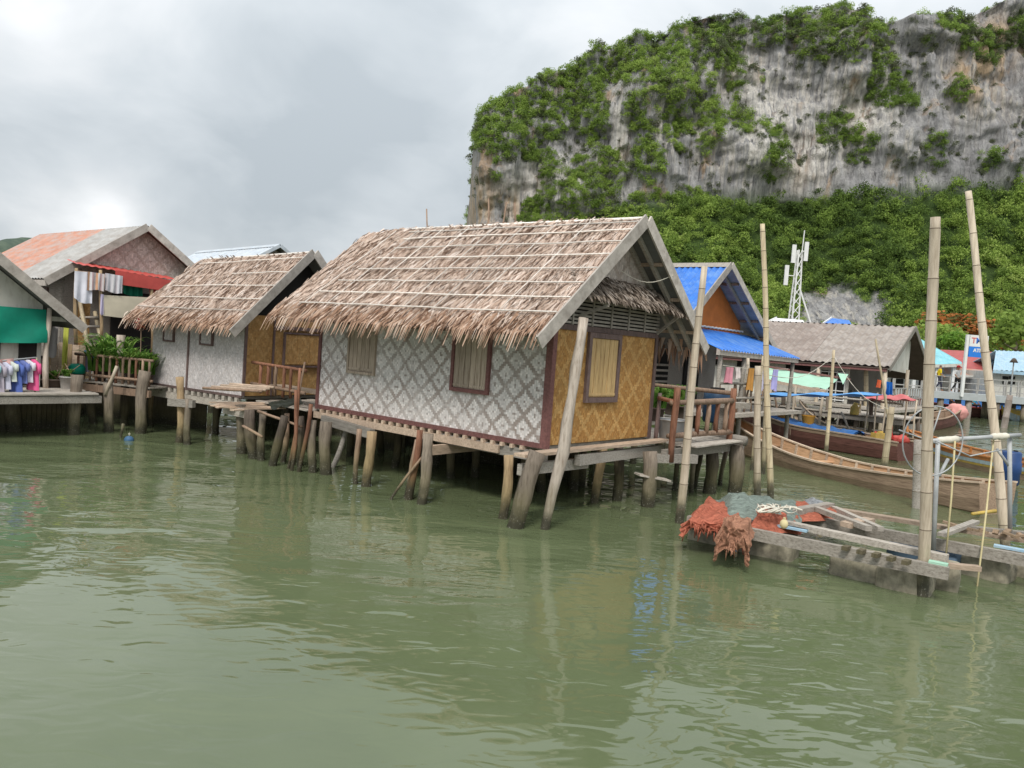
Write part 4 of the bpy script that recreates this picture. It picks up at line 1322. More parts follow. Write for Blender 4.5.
# ------------------------------------------------------------------ house with the red awning (left, behind)
p0 = at_y(143, 226, 22.0)
H3 = thing('stilt_house', 'house with a half grey, half rusty roof and a red awning behind the smaller hut', 'house', (p0.x, p0.y, 0), YAW)
Z3 = p0.z
for (ya, yb, mt) in ((-0.3, 2.4, M['zinc']), (2.4, 7.6, M['rust_roof'])):
    for (xe, ze) in ((-2.45, 3.45), (2.45, 3.45)):
        q = MB(); q.corr((0, ya, Z3), (0, yb - ya, 0), (xe, 0, ze - Z3), 0.2, 0.016, 5); q.build('roof', mt, H3, True)
for sg in (-1, 1):
    q = MB(); q.beam((sg * 2.52, -0.33, 3.36), (sg * 0.015, -0.33 - 0.003 * (sg > 0), Z3 - 0.04), 0.035, 0.2); q.build('barge_board', M['board'], H3)
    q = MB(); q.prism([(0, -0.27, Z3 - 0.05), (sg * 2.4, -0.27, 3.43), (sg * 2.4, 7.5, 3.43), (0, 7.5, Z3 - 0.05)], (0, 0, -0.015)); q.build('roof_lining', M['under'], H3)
q = MB(); q.beam((-2.5, -0.3, 3.33), (-2.5, 7.5, 3.33), 0.03, 0.15); q.build('fascia', M['board'], H3)
q = MB(); q.prism([(-1.95, 0.02, 3.75), (1.95, 0.02, 3.75), (0, 0.02, Z3 - 0.08)], (0, 0.05, 0)); q.build('gable_panel', M['weave_gable'], H3)
q = MB(); q.span((-1.95, 0.02, 1.3), (-1.6, 0.07, 3.75)); q.span((-1.28, 0.021, 1.3), (1.95, 0.07, 3.75)); q.build('front_wall', M['grey_wood'], H3)
q = MB(); q.span((-1.6, 0.03, 1.3), (-1.28, 0.06, 3.75)); q.build('wall_panel', M['weave_gold2'], H3)
q = MB(); q.span((-2.0, 0.07, 1.4), (-1.95, 7.2, 3.55)); q.span((1.95, 0.07, 1.4), (2.0, 7.2, 3.55)); q.span((-1.95, 7.15, 1.4), (1.95, 7.2, 3.7)); q.build('side_wall', M['grey_wood'], H3)
O3 = Vector((H3.location.x, H3.location.y, 0))


def h3p(px, py, y=-1.0): return on_plane(px, py, O3 + E1 * y, E1)


def h3l(px, py, y=-1.0): return local(H3, h3p(px, py, y))


fl_ = h3l(80, 349, -0.9); fr_ = h3l(150, 361, -0.9)
FB = (fl_.z + fr_.z) / 2
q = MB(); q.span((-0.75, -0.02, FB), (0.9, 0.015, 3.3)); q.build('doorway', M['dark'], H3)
window(H3, 0.9, 1.5, 2.35, 3.25, 'x', -2.0, M['grey_trim'], M['zinc_dark'], -1, 0.05)
q = MB(); q.prism([Vector((-1.95, -1.0, fl_.z)), Vector((1.6, -1.0, fr_.z)), Vector((1.6, 0.0, fr_.z)), Vector((-1.95, 0.0, fl_.z))], (0, 0, -0.13)); q.build('balcony_floor', M['red_trim'], H3)
q = MB(); q.span((-1.95, 0.02, 1.1), (1.95, 7.2, 1.3)); q.build('floor', M['under'], H3)
wl_, wr_ = h3l(77, 264, -0.95), h3l(181, 281, -0.95)
q = MB(); q.corr(wl_, wr_ - wl_, Vector((0.1, 0.93, 0.14)), 0.2, 0.012, 3); q.build('awning', M['red_awning'], H3, True)
v0, v1 = h3l(116, 270, -0.99), h3l(180, 282, -0.99)
q = MB(); q.prism([v0, v1, v1 + Vector((-0.08, 0, -0.3)), v0 + Vector((0, 0, -0.36))], (0, 0.03, 0)); q.build('awning_valance', M['red_awning'], H3)
for px, t_, b_ in ((76.5, 268, 350), (100.5, 270, 354), (152, 278, 362)):
    q = MB(); q.log(h3l(px, b_, -0.93), h3l(px, t_, -0.93), 0.045, 0.04, 7, 3); q.build('balcony_post', M['post_gold'], H3, True)
q = MB(); q.log(h3l(100, 296, -0.95), h3l(160, 299, -0.95), 0.03, 0.03, 7, 3); q.build('rail', M['stick'], H3, True)
q = MB(); q.log(h3l(77, 271, -0.96), h3l(168, 283, -0.96), 0.015, 0.015, 6, 3); q.build('line_pole', M['stick'], H3, True)
stilts(H3, (-1.8, 0, 1.8), (-0.9, 1.8, 4.5, 7.0), 1.3)
gr = 'laundry on the red awning balcony'


def hang3(x0, y0, x1, y1, yb, mat, label, yy, **kw):
    a, b = h3p(x0, y0, yy), h3p(x1, y1, yy)
    cloth_obj(kw.pop('name', 'hanging_cloth'), a, b, a.z - h3p(x0, yb, yy).z, mat, label, group=kw.pop('group', gr), **kw)


hang3(75, 271, 93, 272.5, 299, fabric((0.72, 0.72, 0.78)), 'large white sheet, leftmost cloth under the red awning', -1.02, folds=2, low=0.12)
hang3(87.5, 271.5, 104.5, 274, 289.5, m_stripe('striped_towel', [(0.55, 0.5, 0.5), (0.6, 0.35, 0.22), (0.68, 0.66, 0.66), (0.5, 0.36, 0.36)], 0.07), 'towel with orange and white stripes under the red awning', -1.06, folds=3)
hang3(105.5, 273, 123, 276, 291, m_stripe('pale_towel', [(0.66, 0.65, 0.68), (0.6, 0.58, 0.6), (0.68, 0.66, 0.66), (0.52, 0.48, 0.5)], 0.09), 'pale grey and white towel under the red awning', -1.03, folds=3)
hang3(124, 278, 143, 281.5, 294, fabric((0.01, 0.12, 0.07)), 'dark green cloth hanging in the doorway under the red awning', -0.8, folds=3)
hang3(150, 282, 166, 284.5, 293, fabric((0.62, 0.12, 0.12)), 'coral red cloth at the right end of the red awning', -0.85, folds=2)
hang3(103.5, 295, 160, 298, 316.5, M['mat'], 'cream reed mat hung over the balcony rail below the red awning', -1.02, folds=1, depth=0.008, name='reed_mat')
hang3(101, 294, 104, 294.5, 315, fabric((0.55, 0.5, 0.66)), 'thin lilac cloth beside the cream reed mat', -1.035, folds=1)

# ladder to the balcony
La = at_y(89, 352, 20.2)
LD = thing('wooden_ladder', 'rough wooden ladder leaning up to the red awning balcony', 'ladder', (La.x, La.y, 0.95))
for (a, b) in (((89, 355), (78, 293)), ((103, 350), (95, 312))):
    q = MB(); q.log(at_y(*a, 20.2), at_y(*b, 20.8), 0.055, 0.05, 7, 4, 0.02); q.build('rail', M['bamboo_y'], LD, True, world=True)
for k in range(4):
    y_ = 345 - k * 9.2
    q = MB(); q.log(at_y(85 - k * 1.7, y_, 20.3 + 0.1 * k), at_y(103 - k * 1.5, y_, 20.3 + 0.1 * k), 0.035, 0.035, 6, 3); q.build('rung', M['grey_wood'], LD, True, world=True)

# ------------------------------------------------------------------ far left house with the green tarpaulin
p0 = at_y(83, 327, 17.5)
H4 = thing('stilt_house', 'cream gabled house with a green tarpaulin, at the far left edge', 'house', (p0.x, p0.y, 0), YAW)
slp = (3.65 - 2.34) / 1.66
XR, ZR4 = -3.0, 2.34 + 3.0 * slp
gable_roof(H4, -6.0, 2.34, XR, ZR4, 0.0, 2.34, 0.0, 7.0, (M['zinc'], M['zinc']), 0.2, 0.018, M['board'], M['zinc_dark'], 0.2)
q = MB(); q.prism([(-5.4, 0.5, 0.95), (-0.65, 0.5, 0.95), (-0.65, 0.5, 2.34 + 0.65 * slp - 0.1), (XR, 0.5, ZR4 - 0.1), (-5.4, 0.5, 2.34 + 0.6 * slp - 0.1)], (0, 0.08, 0)); q.build('gable_wall', M['cream'], H4)
q = MB(); q.span((-0.73, 0.58, 0.95), (-0.65, 6.8, 2.6)); q.span((-5.4, 0.58, 0.95), (-5.32, 6.8, 2.6)); q.span((-5.32, 6.72, 0.95), (-0.73, 6.8, 2.6)); q.build('side_wall', M['grey_wood'], H4)
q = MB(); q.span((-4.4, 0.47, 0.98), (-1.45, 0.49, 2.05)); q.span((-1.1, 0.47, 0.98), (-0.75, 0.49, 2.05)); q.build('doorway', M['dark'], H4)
q = MB(); q.span((-0.75, 0.4, 2.42), (-0.1, 0.49, 2.52)); q.build('eave_beam', M['cream'], H4)
q = MB()
ta, tb_ = Vector((-3.4, 0.38, 2.68)), Vector((-0.62, 0.38, 2.66))
q.grid(lambda u, v: ta.lerp(tb_, u) + Vector((0, -0.12 * v + 0.03 * math.sin(u * 14 + v * 5) * (0.3 + v), -0.72 * v - 0.06 * math.sin(u * 3.14) * v)), 40, 10)
q.build('tarpaulin', M['green_tarp'], H4, True)
q = MB(); q.log((-0.6, 0.3, 0.9), (-0.58, 0.32, 2.7), 0.06, 0.05, 8, 4); q.build('veranda_post', M['post_pale'], H4, True)
stilts(H4, (-4.8, -2.6, -0.9), (0.8, 3, 5.5), 0.95)
P4 = thing('plank_platform', 'grey plank platform on posts in front of the green tarpaulin', 'platform', (p0.x, p0.y, 0), YAW)
q = MB()
for k in range(11): q.box((-2.5 + random.uniform(-.05, .05), -0.85 + k * 0.125, 0.92 + random.uniform(-.005, .005)), (5.0, 0.115, 0.035), random.uniform(-.004, .004))
q.build('planks', M['grey_plank'], P4)
for y in (-0.85, 0.3):
    q = MB(); q.beam((-5, y, 0.8), (0.1, y, 0.8), 0.08, 0.15); q.build('beam', M['grey_wood'], P4)
for (a, b, r_, mt) in (((16, 431), (12, 385), 0.15, 'post'), ((75, 425), (77, 375), 0.12, 'post'), ((39, 420), (39, 400), 0.1, 'post_dark'), ((5, 418), (5, 400), 0.1, 'post_dark'), ((30, 416), (30, 400), 0.1, 'post_dark')):
    base = at_y(*a, 16.9) if a[1] > 422 else at_y(*a, 18.2)
    base.z = 0
    stilt(P4, base, at_y(*b, base.y), r_, r_ * 0.95, M[mt])
sk = MB()
for k in range(52): sk.span((-5.0 + k * 0.1, 0.45, -0.4), (-5.0 + k * 0.1 + 0.09, 0.48, 0.78 + random.uniform(-.04, 0)))
sk.build('shade_screen', M['post_dark'], P4)  # added backing that darkens the space under the platform
# laundry rack
g4 = H4.matrix_basis
_o4 = Vector((H4.location.x, H4.location.y, 0)) + E1 * -0.55
ra, rb = on_plane(-22, 363, _o4, E1), on_plane(36.5, 357.5, _o4, E1)
RK = thing('clothes_rack', 'clothes rack with a pink towel over its bar on the left platform', 'rack', ((ra.x + rb.x) / 2, (ra.y + rb.y) / 2, 0.94))
q = MB(); q.tube([ra, rb], 0.016, 7); q.build('bar', M['pipe'], RK, True, world=True)
for k in (ra, rb):
    q = MB(); q.tube([Vector((k.x, k.y, 0.94)), k], 0.016, 7); q.build('upright', M['bamboo_y'], RK, True, world=True)
gcol = [((0.02, 0.02, 0.10), 'navy shirt'), ((0.70, 0.70, 0.74), 'white shirt'), ((0.34, 0.58, 0.64), 'light turquoise shirt'), ((0.42, 0.38, 0.44), 'mauve grey shirt'), ((0.55, 0.55, 0.66), 'pale lilac shirt'), ((0.60, 0.64, 0.58), 'off white shirt'),
        ((0.10, 0.15, 0.42), 'blue shirt'), ((0.16, 0.20, 0.45), 'blue patterned shirt'), ((0.68, 0.64, 0.70), 'white blouse'), ((0.72, 0.12, 0.28), 'bright pink shirt')]
for k, (c, nm) in enumerate(gcol):
    f_ = (k + 0.5) / len(gcol)
    c0 = ra.lerp(rb, f_)
    dv = Vector((math.cos(-0.1), math.sin(-0.1), 0)) * 0.15
    garment(c0 - dv + Vector((0, 0, -0.03)), c0 + dv + Vector((0, 0, -0.03)), 0.52 + 0.13 * math.sin(k * 2.3), fabric(c), nm + (' at the end of the clothes rack next to the post' if k == 9 else ' hanging on the clothes rack on the left platform'), 'shirts on the clothes rack')
cloth_obj('bar_towel', ra.lerp(rb, 0.22) + Vector((0, -0.03, 0.025)), ra.lerp(rb, 0.62) + Vector((0, -0.03, 0.025)), 0.16, fabric((0.62, 0.36, 0.33)), 'salmon pink towel folded over the bar of the clothes rack', 'towel', folds=2)
cloth_obj('hanging_cloth', at_y(47, 323, 18.6), at_y(58, 324, 18.6), 0.78, fabric((0.40, 0.37, 0.36)), 'grey towel hanging under the left eave', folds=1, taper=0.3)
cloth_obj('hanging_cloth', at_y(64, 326, 18.9), at_y(69, 326, 18.9), 1.0, fabric((0.50, 0.52, 0.10)), 'yellow green cloth hanging by the ladder', folds=1)
cloth_obj('hanging_cloth', at_y(84, 350, 18.6), at_y(94, 351, 18.6), 0.5, m_stripe('blue_pink_cloth', [(0.10, 0.35, 0.62), (0.55, 0.45, 0.62), (0.15, 0.42, 0.58)], 0.09), 'blue and violet cloth hung at the end of the plant walkway', folds=2, depth=0.06)
q = MB(); q.span((0, 0, 0), (1.5, 0.06, 1.0))
wl = thing('plank_fence', 'weathered yellowish plank screen below the left eave', 'fence', at_y(43, 389, 19.2), YAW - 0.5)
for k in range(8):
    q = MB(); q.span((k * 0.15, 0, -0.05), (k * 0.15 + 0.14, 0.025, 1.15 + random.uniform(-.05, .05))); q.build('board', M['plank_tan' if k % 3 else 'post_gold'], wl)
q = MB(); q.span((0, 0.026, 0.6), (1.2, 0.06, 0.68)); q.build('rail', M['grey_wood'], wl)
frond_plant('potted_plant', 'leafy herbs in a long brown box at the platform edge', at_y(53, 388.5, 17.6), 120, 0.34, 0.3, M['garden_leaf'], (0.3, 0.22), M['under'], 0.022, group='pots on the left platform', stems=7)
frond_plant('potted_plant', 'small plant in a pale grey bucket at the platform corner', at_y(67, 389, 17.4), 70, 0.3, 0.2, M['garden_leaf'], (0.17, 0.28), M['zinc'], 0.022, group='pots on the left platform', stems=4)
q = MB(); q.tube([(0, 0, 0), (0, 0, 0.02), (0, 0, 0.15), (0, 0, 0.24)], [0.1, 0.19, 0.19, 0.12], 12)
gb = thing('green_bucket', 'green plastic bucket turned over beside the grey bucket plant', 'bucket', at_y(76.5, 374, 18.4)); q.build('shell', M['green_tarp'], gb, True)
q = MB(); q.tube([(-0.17, 0, 0.08), (-0.1, 0, -0.06), (0.1, 0, -0.06), (0.17, 0, 0.08)], 0.008, 5); q.build('handle', M['pipe'], gb, True)

# ------------------------------------------------------------------ plant walkway
WK = thing('plant_walkway', 'dark wooden walkway crowded with plants left of the smaller hut', 'walkway', at_y(112, 388, 18.2))
q = MB()
a, b = at_y(74, 384, 18.6), at_y(152, 388, 17.9); a.z = b.z = 1.05
dr = (b - a).normalized(); nr_ = Vector((-dr.y, dr.x, 0))
for k in range(8): q.beam(a + nr_ * (k * 0.16), b + nr_ * (k * 0.16), 0.15, 0.035)
q.build('planks', M['grey_plank'], WK, world=True)
q = MB(); q.beam(a + Vector((0, 0, -0.14)) - nr_ * 0.05, b + Vector((0, 0, -0.14)) - nr_ * 0.05, 0.08, 0.16); q.build('beam', M['stick'], WK, world=True)
q = MB(); q.log(a + Vector((0, 0, 0.62)), b + Vector((0, 0, 0.62)), 0.035, 0.035, 7, 5); q.build('rail', M['stick'], WK, True, world=True)
q = MB(); q.log(a + Vector((0, 0, 0.15)), b + Vector((0, 0, 0.15)), 0.035, 0.035, 7, 5); q.build('rail', M['stick'], WK, True, world=True)
sk = MB()
for k in range(46):
    g = a.lerp(b, (k - 16) / 26) + nr_ * 1.5; sk.box((g.x, g.y, 0.3), (0.11, 0.03, 1.3 + random.uniform(-.05, .05)), math.atan2(dr.y, dr.x))
sk.build('shade_screen', M['post_dark'], WK, world=True)  # added screen, shuts out the bright water behind the walkway
for k in range(12):
    c = a.lerp(b, (k + 0.5) / 12)
    q = MB(); q.log(c, c + Vector((0, 0, 0.62)), 0.03, 0.03, 6, 3); q.build('baluster', M['stick' if k % 3 else 'bark'], WK, True, world=True)
for (p_, b_, r_, mt) in (((110, 432), (108, 383), 0.105, 'post'), ((138, 433), (145, 371), 0.125, 'post'), ((91, 424), (91, 398), 0.1, 'post_dark'), ((125, 424), (125, 398), 0.09, 'post_dark')):
    base = at_z(*p_, 0) if p_[1] > 430 else at_y(*p_, 18.9)
    base.z = 0
    stilt(WK, base, at_y(*b_, base.y), r_, r_ * 0.95, M[mt])
q = MB(); q.log(at_y(105, 395, 17.6), at_y(117, 366, 17.7), 0.04, 0.035, 7, 3); q.build('brace', M['bamboo'], WK, True, world=True)
for (px, py, yy, n_, ln, sp, lab) in ((100, 368, 18.6, 46, 0.95, 0.7, 'long leaved green plant by the ladder end of the walkway'), (114, 366, 18.7, 46, 1.05, 0.75, 'tall spiky pandan plant in the middle of the walkway'), (132, 368, 18.5, 60, 0.75, 0.6, 'bushy arching plant below the red flower'), (146, 372, 18.4, 40, 0.65, 0.4, 'small arching plant touching the pale hut wall')):
    g = at_y(px, 385, yy); g.z = 1.07
    frond_plant('potted_plant', lab, g, int(n_ * 1.9), ln * 1.5, sp * 1.25, M['garden_leaf'], (0.16, 0.24), M['under'], 0.038, group='plants on the walkway')
fl = thing('red_flower', 'red bloom above the walkway plants beside the thatch', 'flower', at_y(140, 345, 18.2))
q = MB()
for k in range(26):
    d = Vector((random.gauss(0, 1), random.gauss(0, 1), random.gauss(0, 0.6))).normalized()
    e = d.cross(Vector((0.3, 0.2, 1))).normalized() * 0.06
    q.add([Vector((0, 0, 0.5)), Vector((0, 0, 0.5)) + d * 0.1 + e, Vector((0, 0, 0.5)) + d * 0.19, Vector((0, 0, 0.5)) + d * 0.1 - e], [(0, 1, 2, 3)])
q.build('petals', M['red_awning'], fl)
q = MB(); q.log((0, 0, -0.6), (0, 0, 0.5), 0.012, 0.01, 5, 4); q.build('stem', M['stick'], fl, True)
q = MB(); g = at_y(121, 385, 18.6); g.z = 1.07
q.log(g, at_y(121, 335, 18.6), 0.1, 0.09, 9, 5, 0.02)
tag(q.build('walkway_post', M['post_pale'], smooth=True), 'thick pale post standing among the walkway plants', 'post')
by = thing('blue_float', 'small blue plastic float bobbing under the plant walkway', 'float', at_z(129, 439, 0.03))
q = MB(); q.ball((0, 0, -0.02), 0.09, 12, 8, (1.15, 1, 1)); q.build('shell', m_plain('dull_blue_plastic', (0.05, 0.12, 0.22), 0.6), by, True)
q = MB(); q.tube([(0, 0, 0.06), (0, 0, 0.09), (0.02, 0, 0.11), (0, 0, 0.13), (-0.02, 0, 0.11), (0, 0, 0.09)], 0.008, 5); q.build('eyelet', M['rope_white'], by, True)
q = MB(); g = at_z(122, 438, 0); q.log(g - Vector((0, 0, 0.5)), at_y(123, 424, g.y), 0.035, 0.03, 7, 5, 0.2)
tag(q.build('crooked_stake', M['bamboo_y'], smooth=True), 'short crooked yellow stake in the water beside the blue float', 'stake')

# blue grey roof behind the two thatched huts
p0 = at_y(280, 245, 30)
# added plank screens under the walkway and the left platform keep the water behind dark
M['pale_roof'] = m_metal('pale_blue_grey_metal', (0.47, 0.52, 0.57), (0.52, 0.54, 0.55), 0.4, 0.5)
H7 = thing('stilt_house', 'house with a pale blue grey metal roof showing between the thatched ridges', 'house', (p0.x, p0.y, 0), YAW - 0.12)
gable_roof(H7, -3.2, p0.z - 2.0, 0, p0.z, 3.2, p0.z - 2.0, 0, 8, (M['pale_roof'], M['pale_roof']), 0.25, 0.02, M['pale_roof'], M['zinc_dark'], 0.12)
q = MB(); q.prism([(-2.7, 0.4, 1.2), (2.7, 0.4, 1.2), (2.7, 0.4, p0.z - 1.85), (0, 0.4, p0.z - 0.12), (-2.7, 0.4, p0.z - 1.85)], (0, 7.2, 0)); q.build('walls', M['grey_wood'], H7)
stilts(H7, (-2.4, 0, 2.4), (0.8, 4, 7), 1.25)

# ------------------------------------------------------------------ blue roofed house with the orange gable
p0 = at_y(731, 264, 23.0)
H5 = thing('stilt_house', 'bright blue roofed house with an orange gable, right behind the big thatched hut', 'house', (p0.x, p0.y, 0), YAW)
Z5 = p0.z
gable_roof(H5, -2.7, Z5 - 2.05, 0, Z5, 3.9, Z5 - 2.3, 0, 5.5, (M['blue_roof'], M['blue_roof']), 0.19, 0.022, M['board'], M['zinc'], 0.2)
for k in range(4):
    x = 0.7 + k * 0.85
    q = MB(); q.beam((x, 0.03, Z5 - x * 0.59 - 0.11), (x, 5.0, Z5 - x * 0.59 - 0.11), 0.05, 0.07); q.build('purlin', M['stick'], H5)
q = MB(); q.beam((0.1, 0.3, Z5 - 0.22), (3.8, 0.3, Z5 - 2.42), 0.06, 0.1); q.build('rafter', M['grey_wood'], H5)
q = MB(); q.prism([(-2.3, 0.65, 3.35), (2.5, 0.65, 3.35), (2.5, 0.65, Z5 - 1.65), (0, 0.65, Z5 - 0.1), (-2.3, 0.65, Z5 - 1.85)], (0, 0.06, 0)); q.build('gable_wall', M['orange'], H5)
q = MB(); q.corr((-2.6, 0.6, 3.52), (5.7, 0, -0.06), (0, -1.75, -0.62), 0.19, 0.02, 4); q.build('canopy', M['blue_roof'], H5, True)
q = MB(); q.tube([(-2.6 + 5.2 * k / 40, 0.6, 3.57 + 0.015 * (k % 2)) for k in range(41)], 0.03, 5); q.build('flashing', M['white_paint'], H5)
q = MB(); q.beam((-2.6, -1.08, 2.82), (3.05, -1.08, 2.76), 0.06, 0.12); q.build('fascia', M['board'], H5)
q = MB(); q.span((-2.3, 1.4, 1.25), (2.5, 5.2, 3.3)); q.build('rear_room', M['grey_wood'], H5)
for (x0, x1) in ((-1.6, -0.7), (0.3, 1.3)):
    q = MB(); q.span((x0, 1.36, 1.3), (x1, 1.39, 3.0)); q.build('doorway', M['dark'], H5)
q = MB(); q.span((-2.6, -1.3, 1.12), (3.2, 5.3, 1.22)); q.build('floor', M['grey_plank'], H5)
for x, mt in ((-2.3, 'grey_wood'), (-0.8, 'grey_wood'), (0.9, 'grey_wood'), (2.9, 'grey_wood')):
    q = MB(); q.log((x, -1.0, -0.9), (x, -1.0, 2.8), 0.07, 0.06, 8, 5, 0.01); q.build('veranda_post', M[mt], H5, True)
for z in (1.62, 2.02):
    q = MB(); q.log((-2.3, -1.0, z), (1.0, -1.0, z), 0.035, 0.035, 6, 4); q.build('rail', M['grey_wood'], H5, True)
for k in range(6):
    q = MB(); q.log((-2.0 + k * 0.5, -1.0, 1.22), (-2.0 + k * 0.5 + (0.25 if k % 2 else -.2), -1.0, 2.0), 0.025, 0.025, 6, 3); q.build('baluster', M['stick'], H5, True)
for k in range(7):
    q = MB(); q.beam((-2.5, 1.25, 1.4 + k * 0.16), (-0.9, 1.25, 1.4 + k * 0.16), 0.05, 0.06); q.build('slat_rail', M['grey_wood'], H5)
stilts(H5, (-2.2, -0.6, 0.9, 2.6), (0.4, 2.4, 4.8), 1.12)
HM5 = H5.matrix_basis
g5 = 'laundry under the blue canopy'
for (x0, x1, dz, c, lb) in ((-2.2, -1.75, 0.42, (0.66, 0.28, 0.34), 'pink cloth on the line under the blue canopy'), (-1.65, -1.35, 0.3, (0.68, 0.6, 0.58), 'small cream and pink cloth on the line under the blue canopy'),
                            (-0.78, -0.38, 0.62, (0.50, 0.25, 0.07), 'ochre brown cloth on the line under the blue canopy'), (-0.33, 0.02, 0.7, (0.62, 0.60, 0.52), 'cream cloth on the line under the blue canopy'),
                            (0.06, 0.36, 0.6, (0.52, 0.50, 0.64), 'pale mauve cloth on the line under the blue canopy'), (1.02, 1.4, 0.62, (0.42, 0.40, 0.72), 'lavender cloth to the right of the dark canopy post')):
    cloth_obj('hanging_cloth', HM5 @ Vector((x0, -1.15, 2.46)), HM5 @ Vector((x1, -1.15, 2.46)), dz, fabric(c), lb, group=g5, folds=2)
q = MB(); q.tube([HM5 @ Vector((-2.4 + 4.6 * k / 12, -1.13, 2.5 - 0.06 * math.sin(math.pi * k / 12))) for k in range(13)], 0.008, 5)
tag(q.build('washing_line', M['rope_white']), 'washing line strung under the blue canopy', 'line')
# plants and clutter beyond the deck
for (px, py, yy, n_, ln, lab) in ((659, 390, 17.2, 70, 0.9, 'leafy potted plant just behind the golden wall'), (684, 392, 18.4, 60, 0.9, 'bright green plant left of the pale leaning pole'), (672, 388, 19.4, 50, 0.8, 'dark green shrub further behind the deck railing')):
    g = at_y(px, py, yy); g.z = 1.2
    frond_plant('potted_plant', lab, g, n_, ln, 0.45, M['garden_leaf'], (0.17, 0.3), M['under'], 0.06, group='plants behind the deck railing')
q = MB()
dk = thing('rear_deck', 'grey rear deck carrying plants and firewood behind the big hut', 'deck', H1.matrix_basis @ Vector((6.2, 3.5, 0)), YAW)
for k in range(20): q.box((0.0 + k * 0.16 - 1.2, 0.8, 1.13 + random.uniform(-.006, .006)), (0.15, 4.4, 0.035))
q.build('planks', M['grey_plank'], dk)
q = MB(); q.beam((-1.3, -1.3, 1.02), (2.0, -1.3, 1.02), 0.1, 0.16); q.build('beam', M['grey_wood'], dk)
stilts(dk, (-1.0, 0.4, 1.7), (-1.2, 0.8, 2.6), 1.1)
for k in range(9):
    q = MB(); c = H1.matrix_basis @ Vector((5.0 + random.uniform(-.1, .1), 2.9 + 0.12 * (k % 3), 1.2 + 0.09 * (k // 3)))
    dv = Vector((0.7, -0.25, 0)) * random.uniform(0.7, 1.0)
    q.log(c - dv, c + dv, 0.045, 0.04, 7, 3)
    tag(q.build('firewood_log', M['grey_wood' if k % 2 else 'stick'], smooth=True), 'grey brown log in the pile behind the deck railing', 'log', 'logs piled behind the deck railing')
tk = thing('water_tank', 'dark blue rounded water drum behind the deck railing', 'drum', at_y(717, 397, 18.6))
tk.location.z = 1.15
q = MB(); q.tube([(0, 0, 0), (0, 0, 0.05), (0, 0, 0.2), (0, 0, 0.24), (0, 0, 0.45), (0, 0, 0.49), (0, 0, 0.72), (0, 0, 0.78)], [0.26, 0.3, 0.3, 0.32, 0.3, 0.32, 0.3, 0.24], 16); q.build('drum', m_plain('dark_blue_plastic', (0.02, 0.05, 0.10), 0.45), tk, True)
q = MB(); q.tube([(0, 0, 0.78), (0, 0, 0.83)], [0.17, 0.17], 14); q.build('lid', M['dark'], tk, True)

# ------------------------------------------------------------------ long house under grey corrugated sheets
p0 = at_y(915, 327, 31.4)
H6 = thing('stilt_house', 'long low waterside house with a weathered grey corrugated roof', 'house', (p0.x, p0.y, 0), YAW)
Z6 = p0.z
for (ya, yb, mt) in ((0, 3.0, M['fibro_light']), (3.0, 12.0, M['fibro'])):
    for (xe, ze) in ((-3.15, 2.82), (3.9, 2.45)):
        q = MB(); q.corr((0, ya, Z6), (0, yb - ya, 0), (xe, 0, ze - Z6), 0.26, 0.03, 5); q.build('roof', mt, H6, True)
for (xe, ze) in ((-3.2, 2.78), (3.95, 2.4)):
    q = MB(); sg = 1 if xe > 0 else -1
    q.beam((xe, -0.03, ze - 0.05), (sg * 0.015, -0.03 - 0.003 * (sg > 0), Z6 - 0.05), 0.035, 0.2); q.build('barge_board', M['grey_wood'], H6)
    q = MB(); q.prism([(0, 0.03, Z6 - 0.07), (xe * .98, 0.03, ze - 0.04), (xe * .98, 11.9, ze - 0.04), (0, 11.9, Z6 - 0.07)], (0, 0, -0.02)); q.build('roof_lining', M['under'], H6)
q = MB(); q.prism([(-2.6, 0.3, 2.72), (0.9, 0.3, 2.6), (0.9, 0.3, 3.88), (0.0, 0.3, Z6 - 0.12), (-2.6, 0.3, 3.02)], (0, 0.06, 0)); q.build('gable_panel', M['cream'], H6)
q = MB(); q.span((-3.1, 0.1, 2.62), (-3.06, 11.9, 2.72)); q.build('eave_board', M['red_trim'], H6)
q = MB(); q.span((-2.45, 1.6, 1.25), (-2.38, 11.5, 2.85)); q.span((-2.38, 11.4, 1.25), (2.6, 11.5, 2.9)); q.span((2.53, 1.6, 1.25), (2.6, 11.4, 2.9)); q.build('front_wall', M['cream'], H6)
for (y0, y1) in ((3.1, 4.1), (5.0, 6.2), (6.9, 8.2), (8.9, 9.8)):
    q = MB(); q.span((-2.475, y0, 2.38), (-2.452, y1, 2.62)); f = q.build('window', M['dark'], H6)
    q = MB(); q.span((-2.49, y0 - 0.05, 2.33), (-2.476, y1 + 0.05, 2.378)); q.build('sill', M['board'], f)
q = MB(); q.span((-2.46, 1.7, 1.3), (-2.452, 2.7, 2.5)); gw = q.build('window', M['dark'], H6)
q = MB()
for k in range(4): q.span((-2.49, 1.7 + k * 0.32, 1.3), (-2.465, 1.74 + k * 0.32, 2.5))
for k in range(4): q.span((-2.512, 1.68, 1.35 + k * 0.36), (-2.491, 2.72, 1.39 + k * 0.36))
q.build('frame', M['white_paint'], gw)
q = MB(); q.span((-3.3, -0.4, 1.14), (3.6, 11.8, 1.24)); q.build('floor', M['grey_plank'], H6)
for (x, y) in ((-3.0, 0.15), (0.2, 0.15), (3.4, 0.15), (-3.0, 2.6), (-3.0, 5.5), (-3.0, 9.0)):
    q = MB(); q.log((x, y, -0.9), (x, y, 2.75 if x < 1 else 2.5), 0.085, 0.07, 8, 4, 0.01); q.build('veranda_post', M['bamboo' if y < 3 else 'grey_wood'], H6, True)
for z in (1.6, 2.0):
    q = MB(); q.beam((-3.0, 0.12, z), (3.4, 0.12, z), 0.04, 0.05); q.build('rail', M['zinc'], H6)
